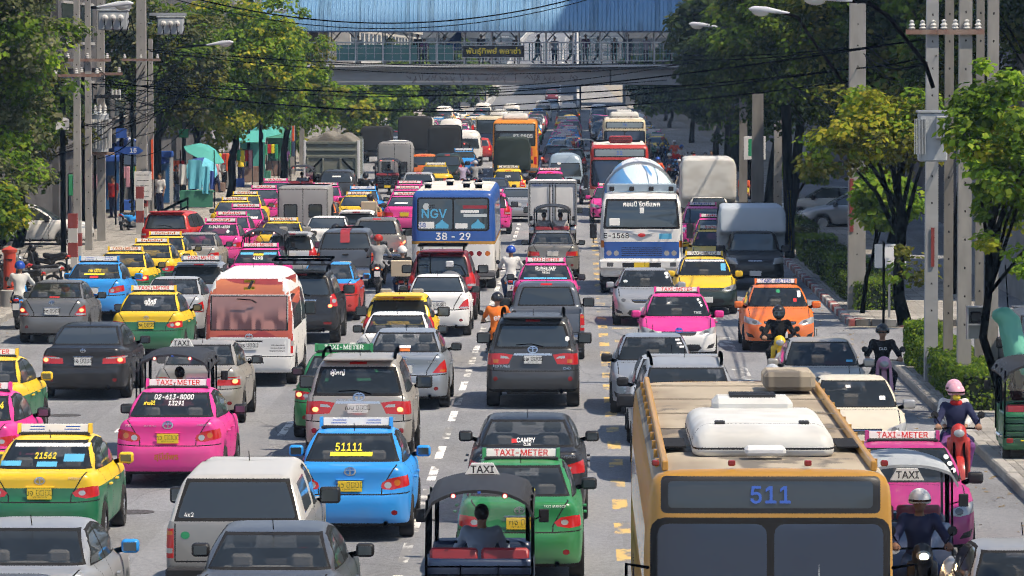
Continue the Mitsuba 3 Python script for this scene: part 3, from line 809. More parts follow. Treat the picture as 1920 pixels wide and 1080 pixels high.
def van_spec(L=5.38,W=1.88,H=2.285,lod=0,kind='high'):
 h,w,a=H/2.285,W/1.88,L/5.38
 S=lambda P:[(y*a,z*h)for y,z in P]
 X=lambda P:[(x*w,z*h)for x,z in P]
 s={'L':L,'W':W,'H':H,'k':0.08,'kp':0.10,'z0':0.18,'z_under':0.30,'coarse':1.15}
 s['side']=S(curve([(0.10,0.24),(-0.02,0.34),(-0.04,0.62),(0.02,0.72),(0.04,1.15),(0.16,1.90),(0.28,2.18),(0.6,2.27),(2.6,2.285),(3.6,2.22),(4.1,1.98),(4.85,1.20),(5.22,1.02),(5.40,0.70),(5.38,0.30),(5.2,0.22)],1))
 s['front']=X([(0,0.18),(0.85,0.20),(0.93,0.36),(0.94,0.7),(0.935,1.1),(0.89,1.5),(0.835,1.82),(0.76,2.02),(0.64,2.18),(0.45,2.26),(0,2.29)])
 s['plan']=[(x*w,y*a)for x,y in[(0,-0.04),(0.7,-0.02),(0.88,0.05),(0.94,0.25),(0.94,4.6),(0.86,5.1),(0.62,5.34),(0,5.40)]]
 s['arches']=[(1.1*a,0.33,0.40),(4.1*a,0.33,0.40)]
 s['arch_in']=W/2-0.30
 s['tyre']=(0.33,0.21)
 s['mirror']=(4.35*a,1.22*h,0.16,0.26)
 c=[]
 rw=lambda e:X([(0.80+e,1.10-e),(0.74+e,1.5),(0.70+e,1.74+e)])
 c.append(('rear_window','rear',sg.Polygon(hsym(rw(0))).buffer(-0.05).buffer(0.05),(-0.3,0.9)))
 c.append(('rear_seal','rear',sg.Polygon(hsym(rw(0.025))).buffer(-0.03).buffer(0.03),(-0.3,0.9)))
 c.append(('reverse','rear2',X([(0.86,0.80),(0.97,0.80),(0.97,0.90),(0.86,0.90)]),(-0.3,0.3)))
 c.append(('tail','rear2',X([(0.85,0.66),(0.97,0.66),(0.97,1.04),(0.855,1.04)]),(-0.3,0.16)))
 ws=lambda e:X([(0.78+e,1.22-e),(0.72+e,1.6),(0.66+e,1.93+e)])
 c.append(('windscreen','rear',hsym(ws(0)),(3.6*a,5.2*a)))
 c.append(('screen_seal','rear',hsym(ws(0.03)),(3.6*a,5.2*a)))
 for y0,y1 in((0.35,1.55),(1.63,2.95)):
  c.append(('side_window','side2',rrect(y0*a,y1*a,1.16*h,1.74*h,0.05),None))
 c.append(('side_window','side2',S([(3.15,1.14),(3.15,1.78),(3.85,1.78),(4.45,1.25),(4.3,1.12)]),None))
 c.append(('window_seal','side2',rrect(0.3*a,3.0*a,1.11*h,1.79*h,0.06),None))
 fr=(4.8*a,5.7)
 c.append(('head','rear2',X([(0.52,0.72),(0.97,0.74),(0.97,1.0),(0.66,0.94)]),fr))
 c.append(('grille','rear',hsym(X([(0.46,0.76),(0.50,0.90)])),fr))
 c.append(('intake','rear',hsym(X([(0.55,0.34),(0.6,0.50)])),fr))
 s['band_cuts']=True
 c.append(('gap','rear',strip(X([(-0.95,0.60),(0.95,0.60)]),0.016),(-0.2,0.3)))
 c.append(('gap','side2',strip(S([(3.08,0.4),(3.08,1.9)]),0.02),None))
 c.append(('gap','side2',strip(S([(1.60,0.4),(1.60,1.9)]),0.02),None))
 s['cuts'],s['mats']=c,MATS
 s['extra']=[]
 s['plate']=(-0.005,0.80*h)
 s['roof_z'],s['roof_y']=H,2.0
 return s
_MODELS={}
def model(make,lod,**k):
 key=(make,lod,tuple(sorted(k.items())))
 if key not in _MODELS:
  fn={'sedan':sedan_spec,'suv':suv_spec,'hatch':hatch_spec,'pickup':pickup_spec,'van':van_spec}[make]
  sp=fn(lod=lod,**k)
  mm=car(sp,lod)
  mm.spec=sp
  _MODELS[key]=mm
 return _MODELS[key]
# ----- lettering and stickers laid onto a body
def decal(sol,mesh,face='rear',out=0.005):
 v=np.array(mesh.vertices)
 ys=np.arange(sol.g.ax[1][0],sol.g.ax[1][-1],sol.g.h*0.5)
 x=v[:,0]if face=='rear' else-v[:,0]
 if face=='front':
  ys=ys[::-1]
 n,k=len(v),len(ys)
 P=np.empty((n,k,3))
 P[:,:,0],P[:,:,1],P[:,:,2]=x[:,None],ys[None],v[:,2][:,None]
 D=sol.val(P.reshape(-1,3)).reshape(n,k)
 hit=D<0
 i=np.where(hit.any(1),hit.argmax(1),k//2)
 i=np.maximum(i,1)
 d0,d1=D[np.arange(n),i-1],D[np.arange(n),i]
 t=np.clip(d0/np.where(d0==d1,1,d0-d1),0,1)
 y=ys[i-1]+(ys[i]-ys[i-1])*t
 q=np.c_[x,y,v[:,2]]
 nn=sol.grad(q)
 nn/=np.linalg.norm(nn,axis=1,keepdims=True)+1e-9
 q=q+nn*(out-np.minimum(v[:,1:2],0))
 f=np.array(mesh.faces)
 return trimesh.Trimesh(q,f if face=='rear' else f,process=False)
def patch(x0,x1,z0,z1,n=6,m=4,r=0.0):
 xs,zs=np.linspace(x0,x1,n+1),np.linspace(z0,z1,m+1)
 v=[[x,0,z]for z in zs for x in xs]
 f=[]
 for j in range(m):
  for i in range(n):
   a=j*(n+1)+i
   f+=[[a,a+1,a+n+2],[a,a+n+2,a+n+1]]
 return trimesh.Trimesh(np.array(v),f,process=False)
def spot(cx,cz,rx,rz=None,n=14):
 rz=rz or rx
 v=[[cx,0,cz]]+[[cx+rx*math.cos(2*math.pi*i/n),0,cz+rz*math.sin(2*math.pi*i/n)]for i in range(n)]
 f=[[0,i+1,(i+1)%n+1]for i in range(n)]
 return trimesh.Trimesh(np.array(v),f,process=False)
_TEXT={}
def lettering(s,h,depth=0.003,bold=False):
 k=(s,h,depth,bold)
 if k not in _TEXT:
  _TEXT[k]=text(s,h,depth,bold)
 return _TEXT[k]
pr('sticker_clear',(0.55,0.60,0.60),rough=0.5)
scene['lamp_lit_red']={'type':'diffuse','reflectance':{'type':'rgb','value':[0.5,0.03,0.02]}}
LIT=0
def glow(mesh,rgb):
 d=M(mesh,'lamp_lit_red')
 d['emitter']={'type':'area','radiance':{'type':'rgb','value':list(rgb)}}
 return d
def number_plate(key,to,y,z,txt,yellow,d,front=False,L=0,x=0.0):
 yy=L-y+0.015 if front else y-0.012
 rz=180 if front else 0
 t=to@T().translate([x,yy,z]).rotate([0,0,1],rz)
 i=put(key,'number_plate',M(box(-0.17,0.17,-0.006,0.006,-0.075,0.075,0.004),'plate_yellow' if yellow else 'plate_white'),t)
 if d<150 and txt:
  m=lettering(txt,0.072,0.002,d>85)
  if m is not None:
   put(i,'plate_number',M(moved(m,0,-0.0065,0.018),'print_black'),t)
   put(i,'province_name',M(moved(lettering('กรุงเทพมหานคร',0.022,0.002),0,-0.0065,-0.046),'print_black'),t)
ROOFSIGN={}
def taxi_sign(key,to,sp,style,d,paint):
 y,z=sp['roof_y'],sp['roof_z']
 t=to@T().translate([0,y,z-0.012])
 board,txtmat,words,w,hh={'white':('sign_board','print_red','TAXI-METER',0.49,0.125),'body':('sign_board','print_blue',None,0.50,0.135),'plain':('sign_board','print_blue','TAXI-METER',0.47,0.12),'dark':('sign_board','print_black','TAXI-METER',0.48,0.125),'amber':('sign_board','lamp_amber','TAXI-METER',0.46,0.12),'green':('paint_leaf_green','print_white','TAXI-METER',0.50,0.14)}[style]
 k=(style,paint if style=='body' else '',d<215,d<128)
 if k not in ROOFSIGN:
  fin=[extrude([(-0.09,0.0),(0.09,0.0),(0.055,hh+0.01),(-0.045,hh+0.01)],0.05,'yz',sx*w-0.025)for sx in(1,-1)]
  b=extrude([(-0.055,0.03),(0.055,0.03),(0.03,hh),(-0.03,hh)],2*w-0.06,'yz',-w+0.03)
  r=[M(b,board),[M(f,'PAINTX')for f in fin],M(box(-w,w,-0.11,0.11,-0.01,0.022,0.006),'black_plastic')]
  m=lettering(words,0.08,0.004,True)if words and d<128 else cat(*[box(-0.3+0.062*q1,-0.262+0.062*q1,-0.004,0,-0.035+0.012*(q1%2),0.035-0.015*(q1%3))for q1 in range(10)])if words else cat(*[box(-0.36+0.5*q2+0.02*q1,-0.36+0.5*q2+0.22,-0.004,0,-0.026+0.04*q1,-0.012+0.04*q1)for q1 in(0,1)for q2 in(0,1)])
  tilt=math.degrees(math.atan2(0.025,hh-0.03))
  a=moved(turned(m,-tilt,(1,0,0)),0,-0.045,0.03+(hh-0.03)/2)
  r+=[M(a,txtmat),M(turned(a,180),txtmat)]if d<215 else[None,None]
  ROOFSIGN[k]=r
 b,fins,base,a1,a2=ROOFSIGN[k]
 i=put(key,'roof_sign',b,t)
 for f in fins:
  put(i,'end_fin',f,t,paint)
 put(i,'sign_base',base,t)
 put(i,'lettering',a1,t,kind='stuff' if style=='body' else None)
 put(i,'lettering',a2,t,kind='stuff' if style=='body' else None)
GRP={}
def auto(make,paint,x,d,label,cat='car',on=False,plate=None,yellow=False,sign=None,paint2=None,lit=(),stickers=(),mirror=None,glass=None,name=None,group=None,turn=0.0,trim='chrome',lod=None,bumper=None,skip=(),**k):
 lod=lod if lod is not None else(0 if d<106 else 1 if d<190 else 2 if d<270 else 3)
 if glass is None and d<150 and make in('sedan','hatch','suv')and paint not in('black','dark_grey','maroon','slate'):
  glass='tinted_pane'
 m=model(make,lod,**k)
 sp=m.spec
 to=at(x,d+(sp['L']if on else 0),0,(180 if on else 0)+turn)
 nm=name or('taxi' if cat=='taxi' else{'sedan':'parked_car','suv':'sport_utility_car','hatch':'hatchback_car','pickup':'pickup_truck','van':'passenger_van'}[make])
 if nm=='parked_car':
  nm='sedan_car'
 key=thing(nm,label,cat,group)
 P='paint_'+paint
 roles={'PAINT':P,'PAINT2':'paint_'+(paint2 or paint),'MIRROR':'paint_'+mirror if mirror else 'black_plastic','GLASS_REAR':glass or 'car_glass','GLASS_FRONT':glass or 'car_glass_clear','TRIM':'chrome' if trim=='chrome' else P,'BUMPER':'paint_'+(bumper or paint),'RBUMP':'chrome' if trim=='chrome' else 'black_plastic','PAINT3':'print_yellow','ROOF':P}
 m.place(key,to,roles,skip)
 if glass=='tinted_pane':
  zs,ys=(0.30,1.55*sp['L']/4.54)if make=='sedan' else(0.55,1.9)
  for sx in(1,-1):
   j=put(key,'front_seat',M(trimesh.util.concatenate([box(sx*0.36-0.24,sx*0.36+0.24,ys+0.35,ys+0.50,zs+0.2,zs+0.86,0.05),box(sx*0.36-0.13,sx*0.36+0.13,ys+0.36,ys+0.45,zs+0.88,zs+1.04,0.03)]),'seat_cloth',30),to)
   put(key,'head_restraint',M(box(sx*0.34-0.12,sx*0.34+0.12,ys-0.42,ys-0.33,zs+0.74,zs+0.89,0.03),'seat_cloth',30),to)
  put(key,'rear_seat',M(box(-0.58,0.58,ys-0.45,ys-0.30,zs+0.2,zs+0.76,0.05),'seat_cloth',30),to)
  put(key,'dashboard',M(box(-0.6,0.6,ys+1.35,ys+1.7,zs+0.35,zs+0.62,0.06),'seat_dark'),to)
  put(key,'interior_mirror',M(box(-0.11,0.11,ys+1.1,ys+1.13,zs+0.93,zs+0.99,0.01),'black_plastic'),to)
 if sign:
  taxi_sign(key,to,sp,sign,d,P)
 if plate is not None or d<190:
  py,pz=sp['plate']
  number_plate(key,to,(-0.03 if on else py),(0.42 if make!='pickup' else 0.52)*1.0 if on else pz,plate,yellow,d,on,sp['L'])
 for st in stickers:
  mesh,mat,nme=st[:3]
  face='front' if on else 'rear'
  put(key,nme,M(decal(m.solid,mesh,face,0.006 if len(st)<4 else st[3]),mat),to)
 if d<125:
  put(key,'aerial',M(rod([0,sp['roof_y']-0.55,sp['roof_z']-0.03],[0,sp['roof_y']-0.68,sp['roof_z']+0.10],0.006,5),'black_plastic'),to)
 for what in lit:
  if on:
   continue
  for sx in((1,-1)if what!='stop' else(0,)):
   if make=='sedan':
    c=(0.72*sp['W']/1.76,0.82*sp['H']/1.475)
   elif make=='suv':
    c=(0.70*sp['W']/1.84,0.95*sp['H']/1.80)
   elif make=='pickup':
    c=(sp['W']/2-0.05,0.90*sp['H']/1.72)
   else:
    c=(sp['W']/2-0.10,0.62*sp['H'])
   q=decal(m.solid,spot(sx*c[0],c[1],0.05,0.04),'rear',0.008)
   put(key,'brake_light',glow(q,(4.2,0.32,0.12)),to)
 return key,to,m
# ----- people
pr('skin',(0.36,0.20,0.125),rough=0.55,spec=0.35)
pr('skin_dark',(0.20,0.105,0.065),rough=0.55,spec=0.35)
pr('hair_black',(0.012,0.010,0.009),rough=0.5,spec=0.4)
CLOTH={'white_cloth':(0.66,0.66,0.64),'grey_cloth':(0.30,0.31,0.32),'light_blue_cloth':(0.30,0.38,0.50),'lavender_cloth':(0.42,0.36,0.50),'black_cloth':(0.014,0.014,0.016),'navy_cloth':(0.025,0.03,0.075),'orange_cloth':(0.74,0.18,0.03),'vest_orange':(0.80,0.13,0.05),'vest_yellow':(0.78,0.66,0.03),'red_cloth':(0.50,0.03,0.03),'pink_cloth':(0.60,0.30,0.36),'brown_cloth':(0.10,0.065,0.045),'denim_cloth':(0.05,0.075,0.14),'green_cloth':(0.05,0.20,0.10),'beige_cloth':(0.48,0.41,0.30),'purple_cloth':(0.16,0.06,0.20),'yellow_cloth':(0.78,0.60,0.04)}
for _n,_c in CLOTH.items():
 pr(_n,_c,rough=0.9,spec=0.2)
HELM={'helmet_red':(0.45,0.03,0.015),'helmet_black':(0.015,0.015,0.017),'helmet_white':(0.75,0.75,0.74),'helmet_blue':(0.015,0.07,0.42),'helmet_pink':(0.72,0.38,0.46),'helmet_silver':(0.45,0.48,0.52),'helmet_yellow':(0.75,0.52,0.02)}
for _n,_c in HELM.items():
 pr(_n,_c,rough=0.22,coat=0.9)
def hand_mesh(curl=1.0,h=0.0085):
 g=Grid((-0.07,-0.03,-0.10),(0.07,0.20,0.04),h)
 D=smax(g.ball((0,0.045,0),(0.042,0.058,0.017)),g.ball((0,0.045,0),(0.045,0.06,0.02)),0.005)
 D=smin(D,g.cone((0,-0.02,0),(0,0.03,0),0.025,0.026),0.02)
 for x,l in((-0.031,0.072),(-0.0105,0.082),(0.0105,0.076),(0.031,0.058)):
  p=np.array([x,0.085,0.002])
  a=0.15
  for k,q in enumerate((0.42,0.32,0.26)):
   a+=curl*(0.75,0.85,0.6)[k]
   e=p+l*q*np.array([x*0.25,math.cos(a),-math.sin(a)])
   D=smin(D,g.cone(p,e,0.0095-0.001*k,0.0085-0.001*k),0.004)
   p=e
 t0,t1,t2=(-0.036,0.03,-0.004),(-0.056,0.062,-0.022),(-0.046,0.088,-0.042)
 D=smin(smin(D,g.cone(t0,t1,0.0125,0.0105),0.008),g.cone(t1,t2,0.0105,0.0085),0.004)
 return Solid(g,D,0.0012 if h<0.01 else 0.003).m
POSES={'ride':dict(hip=(0.09,0,0.80),knee=(0.20,0.40,0.70),ankle=(0.15,0.34,0.30),toe=(0.16,0.48,0.25),pelvis=(0,0,0.84),chest=(0,0.07,1.17),neck=(0,0.10,1.36),head=(0,0.135,1.50),sh=(0.175,0.09,1.30),el=(0.30,0.30,1.10),wr=(0.315,0.52,1.05),curl=1.0),'pillion':dict(hip=(0.09,0,0.84),knee=(0.22,0.36,0.78),ankle=(0.20,0.26,0.40),toe=(0.21,0.39,0.36),pelvis=(0,0,0.87),chest=(0,0.04,1.22),neck=(0,0.06,1.41),head=(0,0.085,1.555),sh=(0.165,0.05,1.35),el=(0.25,0.10,1.10),wr=(0.17,0.30,1.02),curl=0.6),'stand':dict(hip=(0.09,0,0.90),knee=(0.10,0.02,0.48),ankle=(0.105,-0.02,0.09),toe=(0.13,0.13,0.035),pelvis=(0,0,0.95),chest=(0,0.0,1.25),neck=(0,0.0,1.44),head=(0,0.02,1.58),sh=(0.18,0,1.38),el=(0.23,-0.02,1.11),wr=(0.22,0.06,0.87),curl=0.45),'walk':dict(hip=(0.09,0,0.90),knee=(0.09,0.16,0.50),ankle=(0.09,0.20,0.10),toe=(0.10,0.34,0.06),knee2=(0.09,-0.02,0.48),ankle2=(0.09,-0.28,0.16),toe2=(0.10,-0.18,0.04),pelvis=(0,0,0.95),chest=(0,0.02,1.25),neck=(0,0.03,1.44),head=(0,0.05,1.58),sh=(0.18,0.02,1.38),el=(0.22,-0.10,1.13),wr=(0.21,0.06,0.92),el2=(0.22,0.10,1.12),wr2=(0.20,0.28,0.98),curl=0.45),'lean':dict(hip=(0.09,-0.22,0.90),knee=(0.10,-0.20,0.48),ankle=(0.105,-0.26,0.09),toe=(0.13,-0.11,0.035),pelvis=(0,-0.20,0.95),chest=(0,0.0,1.18),neck=(0,0.10,1.33),head=(0,0.16,1.45),sh=(0.18,0.06,1.28),el=(0.26,0.16,1.04),wr=(0.08,0.27,1.06),curl=0.6),'drive':dict(hip=(0.10,0,0.62),knee=(0.18,0.40,0.66),ankle=(0.15,0.50,0.30),toe=(0.15,0.63,0.26),pelvis=(0,0,0.66),chest=(0,0.03,1.00),neck=(0,0.05,1.19),head=(0,0.07,1.33),sh=(0.18,0.05,1.13),el=(0.28,0.24,0.93),wr=(0.30,0.46,0.92),curl=1.0),}
_BODY={}
def body_parts(pose,lod,sleeve='short',helmet=None):
 key=(pose,lod,sleeve,helmet)
 if key in _BODY:
  return _BODY[key]
 p=POSES[pose]
 mir=lambda q,s:np.array([q[0]*s,q[1],q[2]])
 pts=np.array([p[k]for k in('hip','knee','ankle','toe','pelvis','chest','neck','head','sh','el','wr')]+[p[k]for k in p if k.endswith('2')])
 lo,hi=pts.min(0)-[0,0.2,0.1],pts.max(0)+[0.16,0.2,0.16]
 lo[0]=-hi[0]
 g=Grid(lo,hi,(0.024,0.032,0.045)[lod])
 e={}
 def seg(a,b,ra,rb):
  return g.cone(a,b,ra,rb)
 torso=smin(seg(p['pelvis'],p['chest'],0.125,0.125),seg(p['chest'],np.array(p['neck'])-[0,0,0.08],0.13,0.09),0.05)
 for s in(1,-1):
  torso=smin(torso,seg(np.array(p['chest'])+[0.05*s,0,0.02],mir(p['sh'],s),0.10,0.062),0.05)
 hips=seg(np.array(p['pelvis'])+[0.05,0,-0.02],np.array(p['pelvis'])+[-0.05,0,-0.02],0.12,0.12)
 legs,arms_u,arms_l=[],[],[]
 for s in(1,-1):
  K='2' if s<0 and 'knee2' in p else ''
  A='2' if s<0 and 'el2' in p else ''
  hip,kn,an,to=mir(p['hip'],s),mir(p['knee'+K],s),mir(p['ankle'+K],s),mir(p['toe'+K],s)
  sh,el,wr=mir(p['sh'],s),mir(p['el'+A],s),mir(p['wr'+A],s)
  legs.append((hip,kn,an,to))
  arms_u.append((sh,el))
  arms_l.append((el,wr))
 D=smin(torso,hips,0.05)
 for hip,kn,an,to in legs:
  D=smin(D,smin(seg(hip,kn,0.085,0.058),seg(kn,an,0.055,0.036),0.03),0.03)
  D=smin(D,seg(an-[0,0.03,0.02],to,0.04,0.03),0.02)
 for(a,b),(c,d)in zip(arms_u,arms_l):
  D=smin(D,smin(seg(a,b,0.052,0.041),seg(c,d,0.040,0.028),0.02),0.025)
 neck,head=np.array(p['neck']),np.array(p['head'])
 D=smin(D,seg(neck-[0,0,0.06],head-[0,0.01,0.05],0.055,0.05),0.02)
 hd=smin(g.ball(head+[0,0,0.02],(0.075,0.095,0.10)),g.ball(head+[0,0.03,-0.05],(0.058,0.062,0.058)),0.03)
 hd=smin(hd,g.cone(head+[0,0.09,0.015],head+[0,0.108,-0.02],0.009,0.015),0.015)
 for s in(1,-1):
  hd=smin(hd,g.ball(head+[0.078*s,-0.005,0.0],(0.012,0.024,0.034)),0.01)
  hd=smax(hd,-g.ball(head+[0.032*s,0.10,0.025],(0.018,0.016,0.012)),0.01)
 D=smin(D,hd,0.015)
 sk=Solid(g,D,(0.002,0.004,0.007)[lod])
 man=sk.m
 if lod<2:
  for s in(1,-1):
   el,wr=(arms_l[0]if s>0 else arms_l[1])
   dr_=wr-el
   dr_/=np.linalg.norm(dr_)
   h=hand_mesh(p['curl'],0.0085 if lod==0 else 0.011)
   if s<0:
    h=h.mirror([1,0,0])
   yv=dr_
   xv=np.cross(yv,[0,0,1.0])
   xv/=np.linalg.norm(xv)+1e-9
   zv=np.cross(xv,yv)
   mm=np.c_[xv,yv,zv,wr+dr_*0.0]
   man=man+h.transform(mm)
 me=man.to_mesh()
 out={'body':M(trimesh.Trimesh(np.array(me.vert_properties)[:,:3],np.array(me.tri_verts),process=False),'skin',60)}
 D=torso-0.016
 for(a,b),(c,d)in zip(arms_u,arms_l):
  end=b if sleeve=='long' else a+(b-a)*0.75
  D=smin(D,seg(a,end,0.060,0.055),0.02)
  if sleeve=='long':
   D=smin(D,seg(c,c+(d-c)*0.93,0.056,0.042),0.02)
 D=smin(D,seg(np.array(p['pelvis'])+[0.055,0,-0.06],np.array(p['pelvis'])+[-0.055,0,-0.06],0.142,0.142),0.06)
 if pose in('stand','walk','lean'):
  D=smax(D,p['pelvis'][2]-0.10-g.z,0.02)
 wv=fb_wrinkle(g)
 D=smax(D+wv,seg(neck-[0,0,0.01],neck+[0,0.02,0.2],0.06,0.09)*-1,0.02)
 out['shirt']=skin_shape(Solid(g,D,(0.003,0.006,0.01)[lod]).parts([],'a')['a'],'white_cloth')
 D=hips-0.014
 S=None
 for hip,kn,an,to in legs:
  D=smin(D,smin(seg(hip,kn,0.102,0.078),seg(kn,an+[0,0,0.02],0.074,0.058),0.03),0.04)
  sh=smin(seg(an-[0,0.035,0.035],to+[0,0,-0.002],0.048,0.038),seg(an,an-[0,0,0.04],0.047,0.05),0.02)
  S=sh if S is None else np.minimum(S,sh)
 out['trousers']=skin_shape(Solid(g,D+wv,(0.003,0.006,0.01)[lod]).parts([],'a')['a'],'navy_cloth')
 out['shoes']=skin_shape(Solid(g,S,0.003).parts([],'a')['a'],'black_cloth')
 if helmet:
  gh=Grid(head-0.2,head+0.2,(0.02,0.024,0.03)[lod])
  H=gh.ball(head+[0,0.0,0.03],(0.135,0.155,0.145))
  H=smax(H,-(gh.z-(head[2]-(0.075 if helmet=='full' else 0.015))+(gh.y-head[1])*(0.0 if helmet=='full' else-0.15)),0.02)
  if helmet=='full':
   H=smin(H,gh.ball(head+[0,0.07,-0.06],(0.10,0.09,0.06)),0.03)
  so=Solid(gh,H,0.002)
  vis=rrect(-0.11,0.11,head[2]-0.035,head[2]+0.055,0.02)
  got=so.parts([('visor',cut_y(vis,head[1]+0.03,head[1]+0.4))]if helmet=='full' else[('peak',cut_y(rrect(-0.14,0.14,head[2]+0.02,head[2]+0.045,0.004),head[1]+0.02,head[1]+0.4))],'shell')
  out['helmet']=skin_shape(got['shell'],'helmet_black')
  if 'visor' in got:
   out['helmet__visor']=skin_shape(got['visor'],'car_glass')
 else:
  gh=Grid(head-0.17,head+0.19,(0.016,0.02,0.028)[lod])
  H=gh.ball(head+[0,-0.012,0.03],(0.088,0.105,0.108))
  H=smax(H,-smin(gh.ball(head+[0,0.09,-0.02],(0.072,0.075,0.08)),gh.box(-0.2,0.2,-9,9,-9,head[2]-0.055,0.01),0.02),0.015)
  out['hair']=skin_shape(Solid(gh,H,0.002).parts([],'a')['a'],'hair_black')
 _BODY[key]=out
 return out
def fb_wrinkle(g):
 X,Y,Z=np.broadcast_arrays(g.x,g.y,g.z)
 return(meshkit.noise(np.stack([X*9,Y*9,Z*14],-1),3)-0.5)*0.018
def person(label,pose,x,y,z=0.0,rz=0.0,shirt='white_cloth',trousers='navy_cloth',sleeve='short',helmet=None,helm='helmet_black',skin='skin',hair='hair_black',d=None,group=None,scale=1.0,extra=()):
 lod=0 if y<110 else 1 if y<230 else 2
 parts=body_parts(pose,lod,sleeve,helmet)
 key=thing('person',label,'person',group)
 to=at(x,y,z,rz,scale)
 ik=None
 for n,sh in parts.items():
  b={'body':skin,'shirt':shirt,'trousers':trousers,'shoes':'black_cloth','helmet':helm,'helmet__visor':'car_glass','hair':hair}[n]
  if n=='helmet__visor':
   put(ik,'visor',sh,to,b)
  else:
   q=put(key,n,sh,to,b)
   ik=q if n=='helmet' else ik
 for n,mesh,mat in extra:
  put(key,n,M(mesh,mat,50),to)
 return key
# ----- motorcycles
_MOTO={}
def moto_meshes(lod,kind):
 if(lod,kind)in _MOTO:
  return _MOTO[(lod,kind)]
 sc=kind=='scooter'
 r=0.235 if sc else 0.285
 out=Model()
 n=(20,14,10)[lod]
 for nm,y in(('rear_wheel',0.0),('front_wheel',1.24)):
  ty=moved(lathe([(r*0.72,-0.04),(r*0.94,-0.05),(r,-0.02),(r,0.02),(r*0.94,0.05),(r*0.72,0.04)],n,'x'),0,y,r)
  i=out.add(nm,M(ty,'tyre_rubber',40))
  sp=[moved(lathe([(r*0.74,-0.03),(r*0.74,0.03)],n,'x'),0,y,r),moved(lathe([(0.001,-0.05),(0.05,-0.045),(0.05,0.045),(0.001,0.05)],10,'x'),0,y,r)]
  for a in range(0,360,60):
   sp.append(moved(turned(box(-0.012,0.012,-0.012,0.012,0.0,r*0.74),a,(1,0,0)),0,y,r))
  out.add('rim',M(cat(*sp),'steel',30),None,i)
 g=Grid((-0.22,-0.35,0.25),(0.22,1.45,1.15),(0.028,0.035,0.05)[lod])
 B=g.cone((0,-0.22,0.74),(0,0.35,0.66),0.07,0.11)
 B=smax(B,np.abs(g.x)-0.12,0.03)
 if sc:
  B=smin(B,g.box(-0.16,0.16,0.1,0.95,0.27,0.36,0.04),0.05)
  Fs=smax(g.cone((0,1.02,0.42),(0,0.95,0.92),0.19,0.15),np.abs(g.y+(g.z-0.4)*0.14-1.02)-0.05,0.03)
  B=smin(B,Fs,0.04)
 else:
  B=smin(B,g.cone((0,0.3,0.55),(0,0.85,0.62),0.10,0.07),0.06)
  for s in(1,-1):
   B=smin(B,smax(g.cone((0.15*s,0.92,0.38),(0.13*s,0.98,0.80),0.14,0.09),np.abs(g.x-0.15*s)-0.03,0.02),0.02)
  B=smin(B,smax(g.cone((0,1.0,0.62),(0,1.02,0.90),0.10,0.12),np.abs(g.y-1.05)-0.05,0.03),0.03)
 B=smin(B,g.cone((0,1.0,0.98),(0,1.06,0.94),0.12,0.10),0.05)
 S=Solid(g,B,0.004)
 got=S.parts([('headlight',cut_y(ell(0,0.955,0.085,0.06),1.0,1.6))],'fairing')
 out.add('fairing',skin_shape(got['fairing'],'paint_red'),'PAINT')
 if 'headlight' in got:
  out.add('headlight',skin_shape(got['headlight'],'lamp_clear'))
 seat=Grid((-0.18,-0.25,0.66),(0.18,0.7,0.95),0.03)
 out.add('seat',skin_shape(Solid(seat,smax(seat.cone((0,-0.14,0.80),(0,0.52,0.77),0.09,0.10),seat.z-0.845+0.03*np.sin(seat.y*6),0.03),0.003).parts([],'a')['a'],'vinyl_black'))
 out.add('front_fender',M(moved(lathe([(r+0.03,-0.06),(r+0.045,0),(r+0.03,0.06)],n,'x').slice_plane([0,0,0.05],[0,0.3,1]),0,1.24,r),'paint_red',40),'PAINT')
 for s in(1,-1):
  out.add('fork',M(rod([0.085*s,1.24,r],[0.07*s,1.04,0.9],0.022,6),'steel',40))
  i=out.add('mirror',M(cat(moved(turned(lathe([(0.001,-0.012),(0.06,-0.008),(0.06,0.008),(0.001,0.012)],10,'y'),0),0.36*s,0.86,1.22),rod([0.25*s,0.95,1.03],[0.36*s,0.88,1.2],0.008,5)),'black_plastic',40))
 out.add('handlebar',M(tube([[-0.36,0.84,1.00],[-0.2,0.93,1.02],[0,0.98,1.02],[0.2,0.93,1.02],[0.36,0.84,1.00]],[0.018,0.014,0.014,0.014,0.018],6),'black_plastic',40))
 out.add('engine',M(cat(box(-0.10,0.10,0.30,0.62,0.24,0.46,0.03),moved(lathe([(0.09,-0.13),(0.10,-0.10),(0.10,0.10),(0.09,0.13)],10,'x'),0,0.42,0.33)),'grey_plastic',40))
 out.add('exhaust',M(tube([[0.12,0.55,0.26],[0.15,0.2,0.27],[0.17,-0.28,0.36]],[0.02,0.045,0.05],8),'steel',40))
 out.add('mudguard',M(extrude([(-0.30,0.36),(-0.26,0.36),(-0.20,0.72),(-0.26,0.72)],0.14,'yz',-0.07),'black_plastic'))
 out.add('tail_lamp',M(box(-0.07,0.07,-0.33,-0.24,0.71,0.78,0.02),'lamp_red',40))
 out.add('number_plate',M(box(-0.085,0.085,-0.315,-0.305,0.50,0.66),'plate_white'))
 for s in(1,-1):
  out.add('indicator',M(moved(lathe([(0.001,-0.03),(0.03,0),(0.001,0.03)],8,'y'),0.13*s,-0.28,0.70),'lamp_amber',40))
 _MOTO[(lod,kind)]=out
 return out
